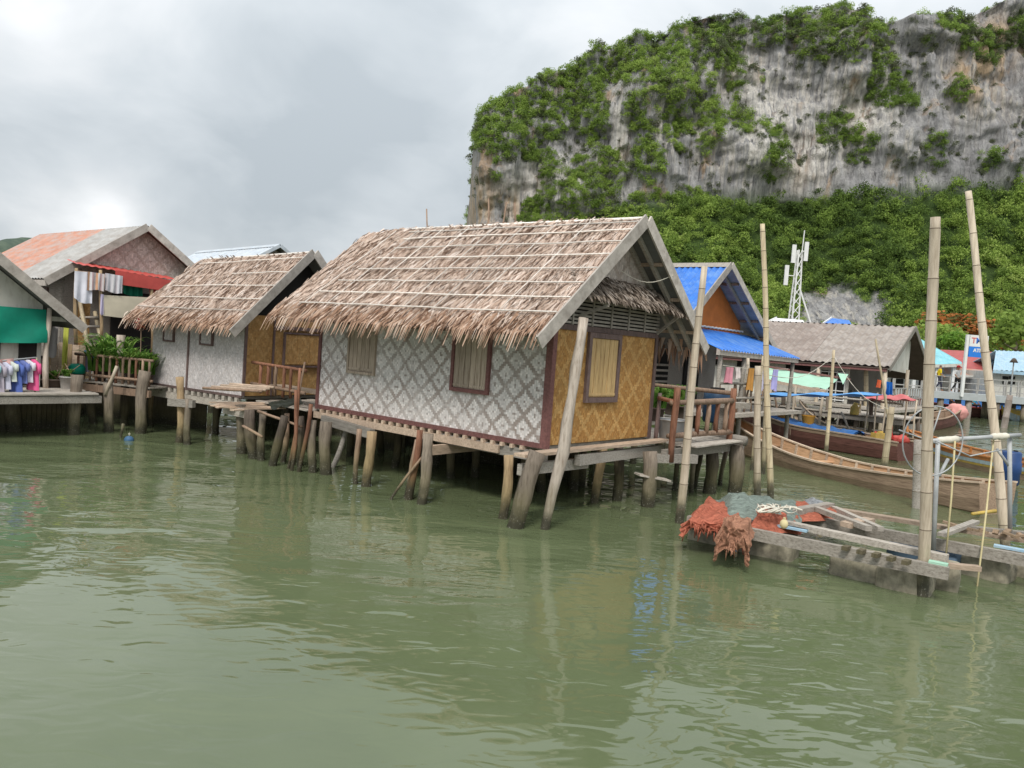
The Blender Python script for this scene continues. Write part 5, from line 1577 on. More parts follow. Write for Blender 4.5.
for k in range(16):
    q = MB(); q.span((-2.8 + k * 0.4, 0.1, 1.24), (-2.74 + k * 0.4, 0.14, 1.98)); q.build('baluster', M['zinc' if k > 6 else 'grey_wood'], H6)
stilts(H6, (-2.8, -0.8, 1.4, 3.2), (0.3, 2.6, 5.2, 7.8, 10.6), 1.15)
# mint awning
A1 = thing('mint_awning', 'mint green cloth awning stretched below the grey corrugated eave', 'awning', at_y(800, 390, 29.5))
c = [at_y(764, 367.5, 30.6), at_y(838, 379, 28.6), at_y(826, 389, 27.2), at_y(755, 375.5, 29.2)]
q = MB(); q.grid(lambda u, v: c[0].lerp(c[1], u).lerp(c[3].lerp(c[2], u), v) + Vector((0, 0, -0.05 * math.sin(math.pi * u) * v + 0.02 * math.sin(u * 23))), 30, 5); q.build('canopy', M['mint'], A1, True, world=True)
q = MB(); q.beam(c[3] + Vector((0, 0, -0.09)), c[2] + Vector((0, 0, -0.09)), 0.05, 0.1); q.build('edge_board', M['plank_tan'], A1, world=True)
q = MB(); q.beam(c[0] + Vector((0, 0, 0.06)), c[1].lerp(c[0], -0.15) + Vector((0, 0, 0.06)), 0.06, 0.07); q.build('edge_board', M['red_trim'], A1, world=True)
for f_ in (0.25, 0.6, 0.97):
    g = c[3].lerp(c[2], f_); q = MB(); q.log((g.x, g.y, -0.9), g - Vector((0, 0, 0.1)), 0.05, 0.045, 7, 4); q.build('awning_post', M['bamboo'], A1, True, world=True)
d_ = [at_y(838, 373.5, 28.6), at_y(848, 374.5, 28.6), at_y(843, 384.5, 27.4)]
q = MB(); q.prism(d_, (0.02, 0.03, 0.01)); q.build('end_flap', M['mint'], A1, world=True)
# platform below the awning with its railings and the low blue and pink sheets
DK = thing('boat_landing', 'cluttered grey boat landing below the mint awning', 'landing', at_y(815, 412, 28.4))
a, b = at_y(745, 405, 29.5), at_y(905, 402, 25.8); a.z = b.z = 1.1
dr = (b - a).normalized(); nr_ = Vector((-dr.y, dr.x, 0))
q = MB()
for k in range(12): q.beam(a + nr_ * (k * 0.2), b + nr_ * (k * 0.2), 0.19, 0.04)
q.build('planks', M['grey_plank'], DK, world=True)
q = MB(); q.beam(a + Vector((0, 0, -0.12)), b + Vector((0, 0, -0.12)), 0.09, 0.16); q.build('beam', M['grey_wood'], DK, world=True)
for k in range(12):
    g = a.lerp(b, k / 11)
    q = MB(); q.log((g.x + .1, g.y + .1, -0.9), (g.x + random.uniform(-.1, .1), g.y + 0.1, 1.65 if k % 3 == 0 else 1.1), 0.075, 0.07, 7, 4, 0.02); q.build('stilt', M['post_dark' if k % 2 else 'post'], DK, True, world=True)
    g2 = g + nr_ * 2.0
    q = MB(); q.log((g2.x, g2.y, -0.9), (g2.x + random.uniform(-.1, .1), g2.y, 1.1), 0.075, 0.07, 7, 4, 0.02); q.build('stilt', M['post_dark'], DK, True, world=True)
for z in (0.62, 1.6):
    q = MB(); q.log(a + Vector((0, 0.15, z - 1.1)), b + Vector((0, 0.15, z - 1.1)), 0.04, 0.04, 7, 6, 0.01); q.build('rail', M['grey_wood'], DK, True, world=True)
for k in range(6):
    g = a.lerp(b, 0.08 + k * 0.13)
    q = MB(); q.log(Vector((g.x, g.y - 0.1, 0.05)), Vector((g.x + random.uniform(-1, 1.2), g.y - 0.1, 1.15)), 0.04, 0.035, 6, 4); q.build('brace', M['grey_wood'], DK, True, world=True)


def sheet(name, label, pts, mat, cat):
    # a stretched tarpaulin on four low poles
    c0, c1, c2, c3 = pts
    th_ = thing(name, label, cat, ((c0.x + c1.x) / 2, (c0.y + c1.y) / 2, 1.1))
    q = MB()
    fn = lambda u, v: c0.lerp(c1, u).lerp(c3.lerp(c2, u), v) + Vector((0, 0, -0.06 * math.sin(math.pi * v) + 0.03 * math.sin(u * 19 + v * 4)))
    q.grid(fn, 30, 6); q.grid(lambda u, v: fn(u, v) - Vector((0, 0, 0.015)), 30, 6, True)
    q.build('canopy', mat, th_, True, world=True)
    for g in (c0, c1, c2, c3):
        q = MB(); q.log((g.x, g.y, 0.3), g, 0.03, 0.03, 6, 3); q.build('support', M['bamboo'], th_, True, world=True)
    return th_


def lift(p, dy, dz): return p + Vector((0.25 * dy, dy, dz))


c0, c1 = at_y(758, 395.5, 26.6), at_y(886, 394.5, 24.6)
sheet('blue_awning', 'long low pale blue tarpaulin stretched over the boat landing', (c0, c1, lift(c1, 1.2, 0.0), lift(c0, 1.2, 0.02)), m_plain('sky_blue_tarpaulin', (0.10, 0.32, 0.66), 0.5, 0.15), 'tarpaulin')
c0, c1 = at_y(868, 399, 26.0), at_y(917, 400, 24.6)
sheet('pink_awning', 'faded pink red tarpaulin beside the long blue one on the landing', (c0, c1, lift(c1, 1.2, 0.1), lift(c0, 1.2, 0.1)), M['pink_tarp'], 'tarpaulin')
cloth_obj('hanging_cloth', at_y(886.5, 381.5, 25.5), at_y(892.5, 382.5, 25.5), 0.42, fabric((0.02, 0.13, 0.45)), 'deep blue cloth hung on the landing rail beside a red rag', group='rags on the landing rail', folds=2, depth=0.07)
cloth_obj('hanging_cloth', at_y(877.5, 379.5, 25.4), at_y(881.5, 380.5, 25.4), 0.26, fabric((0.66, 0.13, 0.05)), 'orange red rag hung on the landing rail beside a blue cloth', group='rags on the landing rail', folds=1, depth=0.06)
yb_ = thing('yellow_jug', 'small yellow jug on the landing under the blue tarpaulin', 'jug', at_y(855.5, 402, 26.2)); yb_.location.z = 1.12
q = MB(); q.tube([(0, 0, 0), (0, 0, 0.03), (0, 0, 0.25), (0, 0, 0.32), (0.02, 0, 0.4)], [0.13, 0.15, 0.14, 0.08, 0.06], 12); q.build('body', M['boat_yellow'], yb_, True)
q = MB(); q.tube([(0.06, 0, 0.36), (0.17, 0, 0.34), (0.14, 0, 0.2)], 0.02, 6); q.build('handle', M['boat_yellow'], yb_, True)

# ------------------------------------------------------------------ shore buildings, bridge and sign far right
BR = thing('footbridge', 'grey concrete footbridge with white railings along the shore', 'bridge', at_y(960, 398, 52))
a, b = at_y(868, 391, 50.5), at_y(1090, 404.5, 50.5)
a.z = b.z = 1.35
q = MB(); q.beam(a, b, 1.8, 0.42); q.build('deck', m_plain('bridge_concrete', (0.40, 0.42, 0.42), 0.85, 0.1), BR, world=True)
dr = (b - a).normalized(); nr_ = Vector((-dr.y, dr.x, 0))
for sd_ in (-0.82, 0.82):
    for z in (0.45, 0.85, 1.2):
        q = MB(); q.tube([a + nr_ * sd_ + Vector((0, 0, z)), b + nr_ * sd_ + Vector((0, 0, z))], 0.018, 6); q.build('rail', M['zinc'], BR, world=True)
    for k in range(16):
        g = a.lerp(b, (k + 0.3) / 16) + nr_ * sd_
        q = MB(); q.box(g + Vector((0, 0, 0.7)), (0.07, 0.07, 1.05)); q.build('rail_post', M['zinc'], BR, world=True)
for k in range(8):
    g = a.lerp(b, (k + 0.45) / 8)
    for sd_ in (-0.6, 0.6):
        q = MB(); h_ = g + nr_ * sd_; q.tube([(h_.x, h_.y, -1), (h_.x, h_.y, 1.15)], 0.2, 10); q.build('pier', M['post' if k % 3 else 'fibro'], BR, True, world=True)
SG = thing('bank_sign', 'white and blue pole sign with red and blue letters beside the footbridge', 'sign', at_y(962, 391, 49.5), 0.0)
SG.location.z = 1.35
top = at_y(966.5, 334.5, 49.5)
sh_ = top.z - 1.35
xo = 0.0
q = MB(); q.box((xo, 0, sh_ / 2), (0.16, 0.16, sh_)); q.build('pole', M['white_paint'], SG)
bw_, bh1, bh2 = 1.16, 0.72, 0.66
q = MB(); q.box((xo + 0.12 + bw_ / 2, 0, sh_ - bh1 / 2), (bw_, 0.16, bh1)); wp = q.build('name_panel', M['white_paint'], SG)
q = MB(); q.box((xo + 0.12 + bw_ / 2, 0, sh_ - bh1 - bh2 / 2 - 0.003), (bw_, 0.16, bh2)); bp = q.build('machine_panel', m_plain('sign_blue', (0.03, 0.20, 0.66), 0.4, 0.05), SG)


def lettering(txt, size, loc, mat, parent):
    cu = bpy.data.curves.new('lettering', 'FONT')
    cu.body = txt; cu.size = size; cu.align_x = 'CENTER'; cu.align_y = 'CENTER'; cu.extrude = 0.004; cu.offset = 0.012
    cu.materials.append(mat)
    o = bpy.data.objects.new('lettering', cu); COL.objects.link(o)
    o.parent = parent; o.location = loc; o.rotation_euler = (math.pi / 2, 0, 0)
    bpy.context.view_layer.update()
    me = bpy.data.meshes.new_from_object(o.evaluated_get(bpy.context.evaluated_depsgraph_get()))
    bpy.data.objects.remove(o)
    o = bpy.data.objects.new('lettering', me); COL.objects.link(o)
    o.parent = parent; o.location = loc; o.rotation_euler = (math.pi / 2, 0, 0)
    return o


mr, mbl = m_plain('sign_red_letter', (0.62, 0.17, 0.15), 0.5, 0.02), m_plain('sign_blue_letter', (0.06, 0.18, 0.58), 0.5, 0.02)
for ch, dx, mt in (('T', -0.33, mr), ('M', 0.0, mbl), ('B', 0.35, mr)):
    lettering(ch, 0.5, (xo + 0.12 + bw_ / 2 + dx, -0.086, sh_ - bh1 / 2), mt, wp)
lettering('ATM', 0.3, (xo + 0.12 + bw_ / 2, -0.086, sh_ - bh1 - 0.24), M['white_paint'], bp)
# turquoise roof
p0 = at_y(945, 356, 57); e0 = at_y(963, 362.5, 55)
H8 = thing('shore_house', 'shore house with a turquoise hipped metal roof beside the footbridge', 'house', (at_y(912, 380, 57).x, 57, 1.2))
q = MB()
ap = at_y(917, 337, 60); el = at_y(880, 366, 56); er = at_y(962, 363.5, 56); eb = at_y(962, 362, 64)
q.corr(ap, el - ap, Vector((0, 0, 0.001)) + (er - ap) * 0.001, 0.3, 0.0, 2)
q = MB(); q.prism([el, er, ap], (0, 0, -0.05)); q.prism([er + Vector((0, 0.02, 0)), eb, ap + Vector((0.02, 0.02, 0))], (0, 0, -0.05)); q.build('roof', M['cyan_roof'], H8, world=True)
q = MB(); q.beam(el + Vector((0, -0.04, -0.12)), er + Vector((0, -0.04, -0.12)), 0.05, 0.22); q.build('fascia', M['cream'], H8, world=True)
q = MB(); q.span((el.x + 0.5, 57.2, 1.2), (er.x - 0.6, 63, er.z - 0.25)); q.build('walls', M['cream'], H8, world=True)
for f_ in (0.1, 0.45, 0.72, 0.93):
    g = el.lerp(er, f_); q = MB(); q.box((g.x, g.y + 0.25, (1.2 + g.z) / 2), (0.22, 0.22, g.z - 1.25)); q.build('column', M['white_paint'], H8, world=True)
for f_ in (0.25, 0.6):
    g = el.lerp(er, f_); q = MB(); q.span((g.x, 57.15, 1.3), (g.x + 0.9, 57.195, 2.9)); q.build('door', M['dark'], H8, world=True)
stilts(H8, (-2, 0.5, 3), (0.6, 4), 0.0)
# red roof
rl_, rr = at_y(938, 349.5, 66), at_y(994, 352, 64)
e1_, e2b = at_y(930, 372, 62), at_y(1003, 377, 60)
H9 = thing('shore_house', 'shore house with a dull red roof and an orange end wall behind the pole sign', 'house', (rl_.x, 63, 1.2))
q = MB(); q.prism([rl_, rr, e2b, e1_], (0, 0, -0.06)); q.build('roof', M['red_roof'], H9, world=True)
q = MB(); q.prism([rl_ + Vector((0, 0.05, 0)), rr + Vector((0, 0.05, 0)), rr + Vector((1.0, 5, -2)), rl_ + Vector((1, 5, -2))], (0, 0, -0.06)); q.build('roof', M['red_roof'], H9, world=True)
q = MB(); q.beam(rr + Vector((0.06, -0.1, 0.02)), e2b.lerp(rr, 0.15) + Vector((-1.0, -0.1, 0.05)), 0.12, 0.3); q.build('barge_board', M['blue_faded'], H9, world=True)
q = MB(); q.span((e1_.x + 0.4, 62.6, 1.2), (e2b.x - 0.2, 67, min(e1_.z, e2b.z) - 0.1)); q.build('walls', M['orange'], H9, world=True)
q = MB(); fa, fb_ = at_y(970, 369, 59), at_y(1005, 376, 58); q.prism([at_y(935, 366, 60.5), at_y(1004, 371.5, 59.6), fb_, at_y(936, 376, 58)], (0, 0, -0.08)); q.build('porch_roof', M['rust_roof'], H9, world=True)
for f_ in (940, 957, 976, 998):
    g = at_y(f_, 380, 58.3); q = MB(); q.box((g.x, g.y, 2.0), (0.16, 0.16, 1.7)); q.build('porch_post', M['white_paint'], H9, world=True)
q = MB(); q.beam(at_y(938, 375, 58), at_y(1004, 377.5, 58), 0.1, 0.14); q.build('fascia', M['cream'], H9, world=True)
# pale blue roof on the right
a0, b0_ = at_y(996, 350.5, 60), at_y(1110, 355, 60)
a1, b1 = at_y(993, 370, 55), at_y(1110, 378, 55)
H10 = thing('shore_house', 'cream shore house with a broad pale blue metal roof at the right edge', 'house', (a1.x + 3, 57, 1.2))
q = MB(); q.corr(a0, b0_ - a0, a1 - a0, 0.35, 0.03, 3); q.build('roof', M['blue_faded'], H10, True, world=True)
q = MB(); q.prism([a0 + Vector((0, .05, 0)), b0_ + Vector((0, .05, 0)), b0_ + Vector((0, 5, -1.6)), a0 + Vector((0, 5, -1.6))], (0, 0, -0.05)); q.build('roof', M['blue_faded'], H10, world=True)
q = MB(); q.beam(a1 + Vector((0, -.03, -0.1)), b1 + Vector((0, -.03, -0.1)), 0.06, 0.22); q.build('fascia', M['blue_faded'], H10, world=True)
q = MB(); q.prism([(a1.x + 0.4, 55.6, 1.2), (b1.x, 55.6, 1.2), (b1.x, 55.6, b1.z - 0.1), (a1.x + 0.4, 55.6, a1.z - 0.1)], (0, 8, 0)); q.build('walls', M['cream'], H10, world=True)
for (u0, u1) in ((1003, 1008.5), (1009.5, 1015), (1030, 1036)):
    for (v0, v1) in ((376, 379.5), (381, 384.5)):
        g0, g1 = at_y(u0, v0, 55.55), at_y(u1, v1, 55.55)
        q = MB(); q.span((g0.x, 55.56, g1.z), (g1.x, 55.595, g0.z)); q.build('window', M['dark'], H10, world=True)
LP = thing('street_lamp', 'thin grey lamp post with a single head in front of the pale blue roof', 'street lamp', at_y(1011, 388, 51))
LP.location.z = 1.4
lt = at_y(1013.5, 358, 51).z - 1.4
q = MB(); q.tube([(0, 0, 0), (0, 0, lt * 0.85), (-0.02, 0, lt)], [0.06, 0.045, 0.04], 8); q.build('pole', M['pipe'], LP, True)
q = MB(); q.tube([(0, 0, lt), (0, 0, lt - 0.06), (0, 0, lt - 0.3)], [0.05, 0.12, 0.26], 10); q.build('lamp_shade', M['under'], LP, True)
# long blue awning under the bridge side with boats
c0, c1 = at_y(925, 403.5, 55), at_y(1060, 412, 55)
sheet('blue_awning', 'deep blue tarpaulin sheltering the shore below the footbridge', (c0, c1, lift(c1, 3, 0.75), lift(c0, 3, 0.75)), M['blue_tarp'], 'tarpaulin')
sb = thing('sea_wall', 'low grey sea wall along the shore below the footbridge', 'wall', (30, 60, 0))
q = MB(); q.span((12, 58.5, -1), (75, 59, 1.1)); q.build('wall', M['concrete'], sb, world=True)
q = MB(); q.span((-40, 59, -2), (140, 300, 1.05))
t = NT('shore_soil', 0.95, 0.1)
M['soil'] = t.color(t.ramp(t.noise(t.pos(), 0.3, 5), [(0.3, (0.10, 0.09, 0.06)), (0.7, (0.19, 0.16, 0.11))]))
tag(q.build('shore_ground', M['soil']), kind='structure')

# transmitter mast
TW = thing('antenna_mast', 'white lattice antenna mast with panel aerials in front of the forest', 'mast', (at_y(793, 322, 88).x, 88, 1.0))
tb_ = at_y(793, 322, 88); tt_ = at_y(797.5, 250, 88)
hz = tt_.z - 1.0
q = MB()
for k in range(3):
    a = k * 2.094
    q.tube([(0.9 * math.cos(a), 0.9 * math.sin(a), 0), (0.3 * math.cos(a), 0.3 * math.sin(a), hz)], 0.09, 5)
    for j in range(14):
        s0, s1 = j / 14, (j + 1) / 14
        r0, r1 = 0.9 - 0.6 * s0, 0.9 - 0.6 * s1
        b_ = a + 2.094
        q.tube([(r0 * math.cos(a), r0 * math.sin(a), s0 * hz), (r1 * math.cos(b_), r1 * math.sin(b_), s1 * hz)], 0.045, 4)
q.build('lattice', M['white_paint'], TW)
q = MB(); q.tube([(0.3, 0, hz), (0.35, 0, hz + 2.2)], 0.06, 5); q.build('lightning_rod', M['white_paint'], TW)
for (dx, z0, ln) in ((-0.75, hz - 1.5, 2.0), (0.6, hz - 1.2, 2.1), (-1.35, hz - 4.0, 2.2)):
    q = MB(); q.box((dx, -0.4, z0 + ln / 2), (0.42, 0.2, ln)); q.build('panel_aerial', M['white_paint'], TW)
    q = MB(); q.tube([(dx * .3, -0.2, z0 + ln / 2), (dx, -0.35, z0 + ln / 2)], 0.06, 5); q.build('arm', M['white_paint'], TW)
q = MB(); q.beam((0.3, 0, hz * 0.72), (4.3, -0.5, 0.2), 0.16, 0.16); q.build('stay', M['white_paint'], TW)
# small far roofs behind the long house
for (nm, lb, u0, u1, v0, v1, mt, yy) in (('shore_house', 'small far house whose blue roof with white boards shows above the grey roof', 823, 852, 318, 327, 'blue_roof', 70), ('shore_house', 'small far house with a pale flat roof at the foot of the antenna mast', 764, 806, 318, 326, 'white_paint', 74)):
    a, b = at_y(u0, v0 + 6, yy), at_y(u1, v0 + 7, yy); rg_ = at_y(u0 + (u1 - u0) * 0.3, v0, yy + 2); rg2 = at_y(u1 - 3, v0 + 2, yy + 2)
    th_ = thing(nm, lb, 'house', (a.x, yy, 1.0))
    q = MB(); q.prism([a, b, rg2, rg_], (0, 0, -0.1)); q.build('roof', M[mt], th_, world=True)
    q = MB(); q.beam(a, rg_, 0.1, 0.25); q.build('barge_board', M['white_paint'], th_, world=True)
    q = MB(); q.span((a.x + 0.2, yy + 0.4, 1.0), (b.x - 0.2, yy + 4, min(a.z, b.z) - 0.1)); q.build('walls', M['cream'], th_, world=True)

# trees that stand out at the foot of the hill
tree('flame_tree', 'tree with orange red blossom spreading above the red roof', 962, 332, 118, 5.0, M['flame'], 3, 1500, 0.7, 1.35)
tree('flame_tree', 'smaller orange blossomed tree behind the tall bamboo pole at the right', 1003, 345, 118, 3.0, M['flame'], 5, 800, 0.8, 1.2)
tree('lime_tree', 'lime green leafy tree left of the pole sign', 955, 348, 96, 3.0, M['lime_leaf'], 8, 1200, 0.9)
tree('broadleaf_tree', 'mid green rounded tree left of the lime green tree', 936, 346, 104, 3.6, M['forest'], 9, 1000, 0.9)
tree('broadleaf_tree', 'dark green rounded tree behind the pale blue roof at the right', 1018, 340, 100, 4.6, M['forest'], 12, 1300, 0.9)

# ------------------------------------------------------------------ boats


def boat(name, label, p0, p1, beam, zg, mats, stern=0.55, bow=0.08, ribs=12, group=None, bands=None, thick=0.035, zb=-0.18, thwarts=3, lean=0.0):
    # p0 bow, p1 stern (on the water); zg = gunwale height at bow, middle, stern
    p0, p1 = Vector((p0.x, p0.y, 0)), Vector((p1.x, p1.y, 0))
    d = p1 - p0; L = d.length
    th_ = thing(name, label, 'boat', (p0 + p1) / 2, math.atan2(d.y, d.x) - math.pi / 2, group)
    hull_m, in_m, rail_m = mats

    def hb(t_): return beam / 2 * (bow + (1 - bow) * min(1, (t_ / 0.42)) ** 0.62 if t_ < 0.42 else 1 - (1 - stern) * ((t_ - 0.42) / 0.58) ** 2)
    def zt(t_): return zg[1] + (zg[0] - zg[1]) * max(0, 1 - t_ / 0.55) ** 1.9 + (zg[2] - zg[1]) * max(0, (t_ - 0.5) / 0.5) ** 1.8
    def zk(t_): return zb + (zg[0] - zb) * 0.62 * max(0, 1 - t_ / 0.16) ** 1.5
    def yy(t_): return -L / 2 + L * t_
    N = 30
    prof = [(0, 0.0), (0.55, 0.04), (0.84, 0.28), (0.95, 0.6), (1.0, 1.0)]

    def section(t_, inset=0.0, top=None):
        h_, z0, z1 = hb(t_), zk(t_) + inset * 1.2, zt(t_)
        pts = [(max(0.004, a * (h_ - inset)), z0 + (z1 - z0) * b) for a, b in prof]
        return [(-x, z) for x, z in reversed(pts)] + pts[1:]
    mb = MB()
    S = len(section(0))
    vs = [(x, yy(i / N), z) for i in range(N + 1) for (x, z) in section(i / N)]
    fs = [(i * S + k, (i + 1) * S + k, (i + 1) * S + k + 1, i * S + k + 1) for i in range(N) for k in range(S - 1)]
    mb.add(vs, fs)
    mb.add([(x, yy(1), z) for (x, z) in section(1)], [tuple(range(S))])
    mb.add([(x, yy(0), z) for (x, z) in section(0)], [tuple(reversed(range(S)))])
    mb.build('hull', hull_m, th_, False)
    mb = MB()
    vs = [(x, yy(min(0.988, max(0.012, i / N))), z) for i in range(N + 1) for (x, z) in section(min(0.988, max(0.012, i / N)), thick)]
    mb.add(vs, [tuple(reversed(f)) for f in fs])
    mb.build('planking', in_m, th_, False)
    # gunwale caps
    for sg in (-1, 1):
        mb = MB()
        ring = []
        for i in range(N + 1):
            t_ = i / N
            x = sg * (hb(t_) - thick / 2)
            ring.append([(x - 0.045, yy(t_), zt(t_) + 0.002), (x + 0.045, yy(t_), zt(t_) + 0.002), (x + 0.045, yy(t_), zt(t_) + 0.04), (x - 0.045, yy(t_), zt(t_) + 0.04)])
        vs = [p for r_ in ring for p in r_]
        f2 = [(i * 4 + k, i * 4 + (k + 1) % 4, (i + 1) * 4 + (k + 1) % 4, (i + 1) * 4 + k) for i in range(N) for k in range(4)]
        mb.add(vs, f2 + [(3, 2, 1, 0), (N * 4, N * 4 + 1, N * 4 + 2, N * 4 + 3)])
        mb.build('gunwale', rail_m, th_)
        for (f0, f1, mt) in (bands or []):            # painted strakes, 6 mm thick planks on the hull
            mb = MB()
            vs = []
            for i in range(N + 1):
                t_ = i / N
                h_, z0, z1 = hb(t_), zk(t_), zt(t_)
                for f_ in (f0, f1):
                    k_ = np.interp(f_, [b for a, b in prof], [a for a, b in prof])
                    vs.append((sg * (k_ * h_ + 0.008), yy(t_), z0 + (z1 - z0) * f_))
            mb.add(vs, [(2 * i, 2 * i + 1, 2 * i + 3, 2 * i + 2) for i in range(N)])
            mb.build('strake', mt, th_)
    for k in range(ribs):
        t_ = 0.12 + 0.8 * k / max(1, ribs - 1)
        mb = MB()
        sec = section(t_, thick + 0.004)
        for sgn, pts in ((-1, sec[:S // 2]), (1, sec[S // 2 + 1:])):
            for (a, b) in zip(pts, pts[1:]):
                mb.beam((a[0], yy(t_), a[1]), (b[0], yy(t_), b[1]), 0.07, 0.06, (0, 1, 0))
        a, b = sec[S // 2 - 1], sec[S // 2 + 1]
        mb.beam((a[0], yy(t_), a[1]), (b[0], yy(t_), b[1]), 0.07, 0.06, (0, 1, 0))
        mb.build('rib', rail_m, th_)
    for k in range(thwarts):
        t_ = 0.22 + 0.6 * k / max(1, thwarts - 1)
        z_ = zk(t_) + (zt(t_) - zk(t_)) * 0.72
        mb = MB(); mb.box((0, yy(t_), z_), (hb(t_) * 1.86, 0.2, 0.03)); mb.build('thwart', in_m, th_)
    mb = MB()
    mb.beam((0, yy(0) - 0.03, zk(0) - 0.1), (0, yy(0) - 0.22, zt(0) + 0.14), 0.09, 0.1); mb.build('stem_post', rail_m, th_)
    # floor boards
    mb = MB()
    for k in (-1, 0, 1):
        pts = [(k * hb(t_ / 10) * 0.42, yy(t_ / 10), zk(t_ / 10) + 0.09) for t_ in range(2, 10)]
        for a, b in zip(pts, pts[1:]): mb.beam(a, b, 0.17, 0.02)
    mb.build('floor_boards', in_m, th_)
    th_['_L'] = L
    return th_, (lambda t_, s, z: th_.matrix_basis @ Vector((s * hb(t_), yy(t_), z)), hb, zt)


bA, fA = boat('longtail_boat', 'long open wooden boat with pale ribs, moored beyond the raft with nets', Vector((6.35, 23.2, 0)), Vector((9.75, 15.45, 0)), 1.4, (1.05, 0.33, 0.62), (M['boat_wood'], M['boat_in'], M['boat_rail']), 0.78, 0.06, 15, 'boats moored by the stilt village', thwarts=4)
q = MB(); q.log(bA.matrix_basis.inverted() @ at_z(996, 511, 0.12), bA.matrix_basis.inverted() @ at_z(972, 514, 0.1), 0.035, 0.03, 6, 3); q.build('rudder_pole', M['boat_yellow'], bA, True)
q = MB(); q.beam(bA.matrix_basis.inverted() @ fA[0](0.0, 0, 1.25), bA.matrix_basis.inverted() @ fA[0](0.06, 0, 0.55), 0.1, 0.03); q.build('bow_plank', M['boat_yellow'], bA)
bB, fB = boat('longtail_boat', 'dull dark red boat with a blue tarpaulin inside, between the bamboo poles', at_z(742, 434, 0), at_z(905, 461, 0), 1.5, (1.05, 0.6, 0.55), (M['boat_red'], M['boat_in'], M['boat_rail']), 0.72, 0.1, 12, 'boats moored by the stilt village', bands=[(0.86, 0.98, M['boat_wood'])])
bC, fC = boat('longtail_boat', 'boat with orange, pale blue and yellow painted strakes at the right edge', at_z(908, 452, 0), at_z(1075, 489, 0), 1.3, (0.72, 0.42, 0.5), (M['boat_wood'], M['boat_in'], M['boat_orange']), 0.7, 0.05, 12, 'boats moored by the stilt village', bands=[(0.84, 1.0, M['boat_orange']), (0.66, 0.83, M['boat_blue']), (0.55, 0.65, M['boat_yellow'])])
bD, fD = boat('longtail_boat', 'grey hulled boat with a pale rail, lying under the long blue tarpaulin', at_z(838, 427, 0), at_z(912, 439, 0), 1.5, (1.0, 0.62, 0.6), (M['boat_grey'], M['boat_grey'], M['boat_rail']), 0.7, 0.08, 8, 'boats moored by the stilt village')
bH, fH = boat('longtail_boat', 'grey boat whose high pointed bow rises behind the blue tarpaulin boat', at_z(796, 438, 0), at_z(872, 447, 0), 1.3, (1.35, 0.62, 0.5), (M['boat_grey'], M['boat_grey'], M['boat_rail']), 0.7, 0.1, 8, 'boats moored by the stilt village')
bE, fE = boat('longtail_boat', 'dark brown boat with a pink cloth hung on its bow', at_z(958, 424, 0), at_z(872, 434, 0), 1.5, (0.85, 0.5, 0.5), (M['boat_red'], M['boat_wood'], M['boat_wood']), 0.7, 0.06, 8, 'boats moored by the stilt village')
bF, fF = boat('longtail_boat', 'long reddish boat carrying people in front of the deep blue tarpaulin', at_z(905, 411, 0), at_z(1014, 420, 0), 1.7, (1.0, 0.6, 0.6), (M['boat_red'], M['boat_in'], M['red_awning']), 0.7, 0.06, 10, 'boats moored by the stilt village')
bG, fG = boat('longtail_boat', 'yellow and pale blue boat beside the far bridge pier at the right edge', at_z(1003, 420, 0), at_z(1075, 424, 0), 1.6, (0.8, 0.6, 0.6), (M['boat_blue'], M['boat_in'], M['boat_yellow']), 0.7, 0.06, 8, 'boats moored by the stilt village', bands=[(0.6, 0.95, M['boat_yellow'])])
# things in the boats
bt = MB()
def tarp_fn(u, v):
    t_ = 0.12 + 0.62 * u
    s = -0.85 + 1.7 * v
    return fB[0](t_, s, fB[2](t_) - 0.02 + 0.1 * math.sin(math.pi * v) + 0.1 * noise.fractal(Vector((u * 9, v * 3, 2)), 1, 2, 4))
bt.grid(tarp_fn, 60, 12)
bt.grid(lambda u, v: tarp_fn(u, v) - Vector((0, 0, 0.05)), 60, 12, True)
tag(bt.build('boat_tarpaulin', M['blue_tarp'], smooth=True), 'crumpled bright blue tarpaulin covering the inside of the dull red boat', 'tarpaulin')
bp_ = thing('pink_cloth', 'pink cloth draped over the bow of the dark brown boat', 'cloth', at_z(955, 424, 0.3))
q = MB(); q.ball((0, 0, 0.3), 0.55, 22, 14, (1.05, 0.8, 0.75), 0.5); q.build('cloth', fabric((0.66, 0.32, 0.29)), bp_, True)
bp_.location = fE[0](0.03, 0, 0.35)
for k, (t_, s, c, lb) in enumerate(((0.18, -0.2, (0.50, 0.25, 0.06), 'left orange basket beside the grey pointed bow'), (0.34, -0.2, (0.55, 0.27, 0.05), 'right orange basket beside the grey pointed bow'))):
    g = fB[0](t_ + 0.08, s, fB[2](t_ + 0.08) + 0.02)
    o_ = thing('orange_basket', lb, 'basket', g, 0, 'baskets in the dull red boat')
    q = MB(); q.tube([(0, 0, 0), (0, 0, 0.03), (0, 0, 0.3), (0, 0, 0.33)], [0.16, 0.18, 0.22, 0.24], 12); q.build('basket', fabric(c), o_, True)
    q = MB(); q.tube([(0.2 * math.cos(a / 8 * 3.14159), 0, 0.33 + 0.18 * math.sin(a / 8 * 3.14159)) for a in range(9)], 0.015, 5); q.build('handle', M['stick'], o_, True)
jc = thing('yellow_can', 'orange yellow jerry can at the stern of the dull red boat', 'jerry can', fB[0](0.86, 0.2, 0.5))
q = MB(); q.box((0, 0, 0.12), (0.42, 0.2, 0.24), 0.4); q.box((0.06, 0.02, 0.275), (0.18, 0.06, 0.05), 0.4); q.build('body', M['boat_yellow'], jc)
q = MB(); q.tube([(-0.12, -0.05, 0.24), (-0.12, -0.05, 0.29)], 0.035, 8); q.build('cap', M['red_awning'], jc)
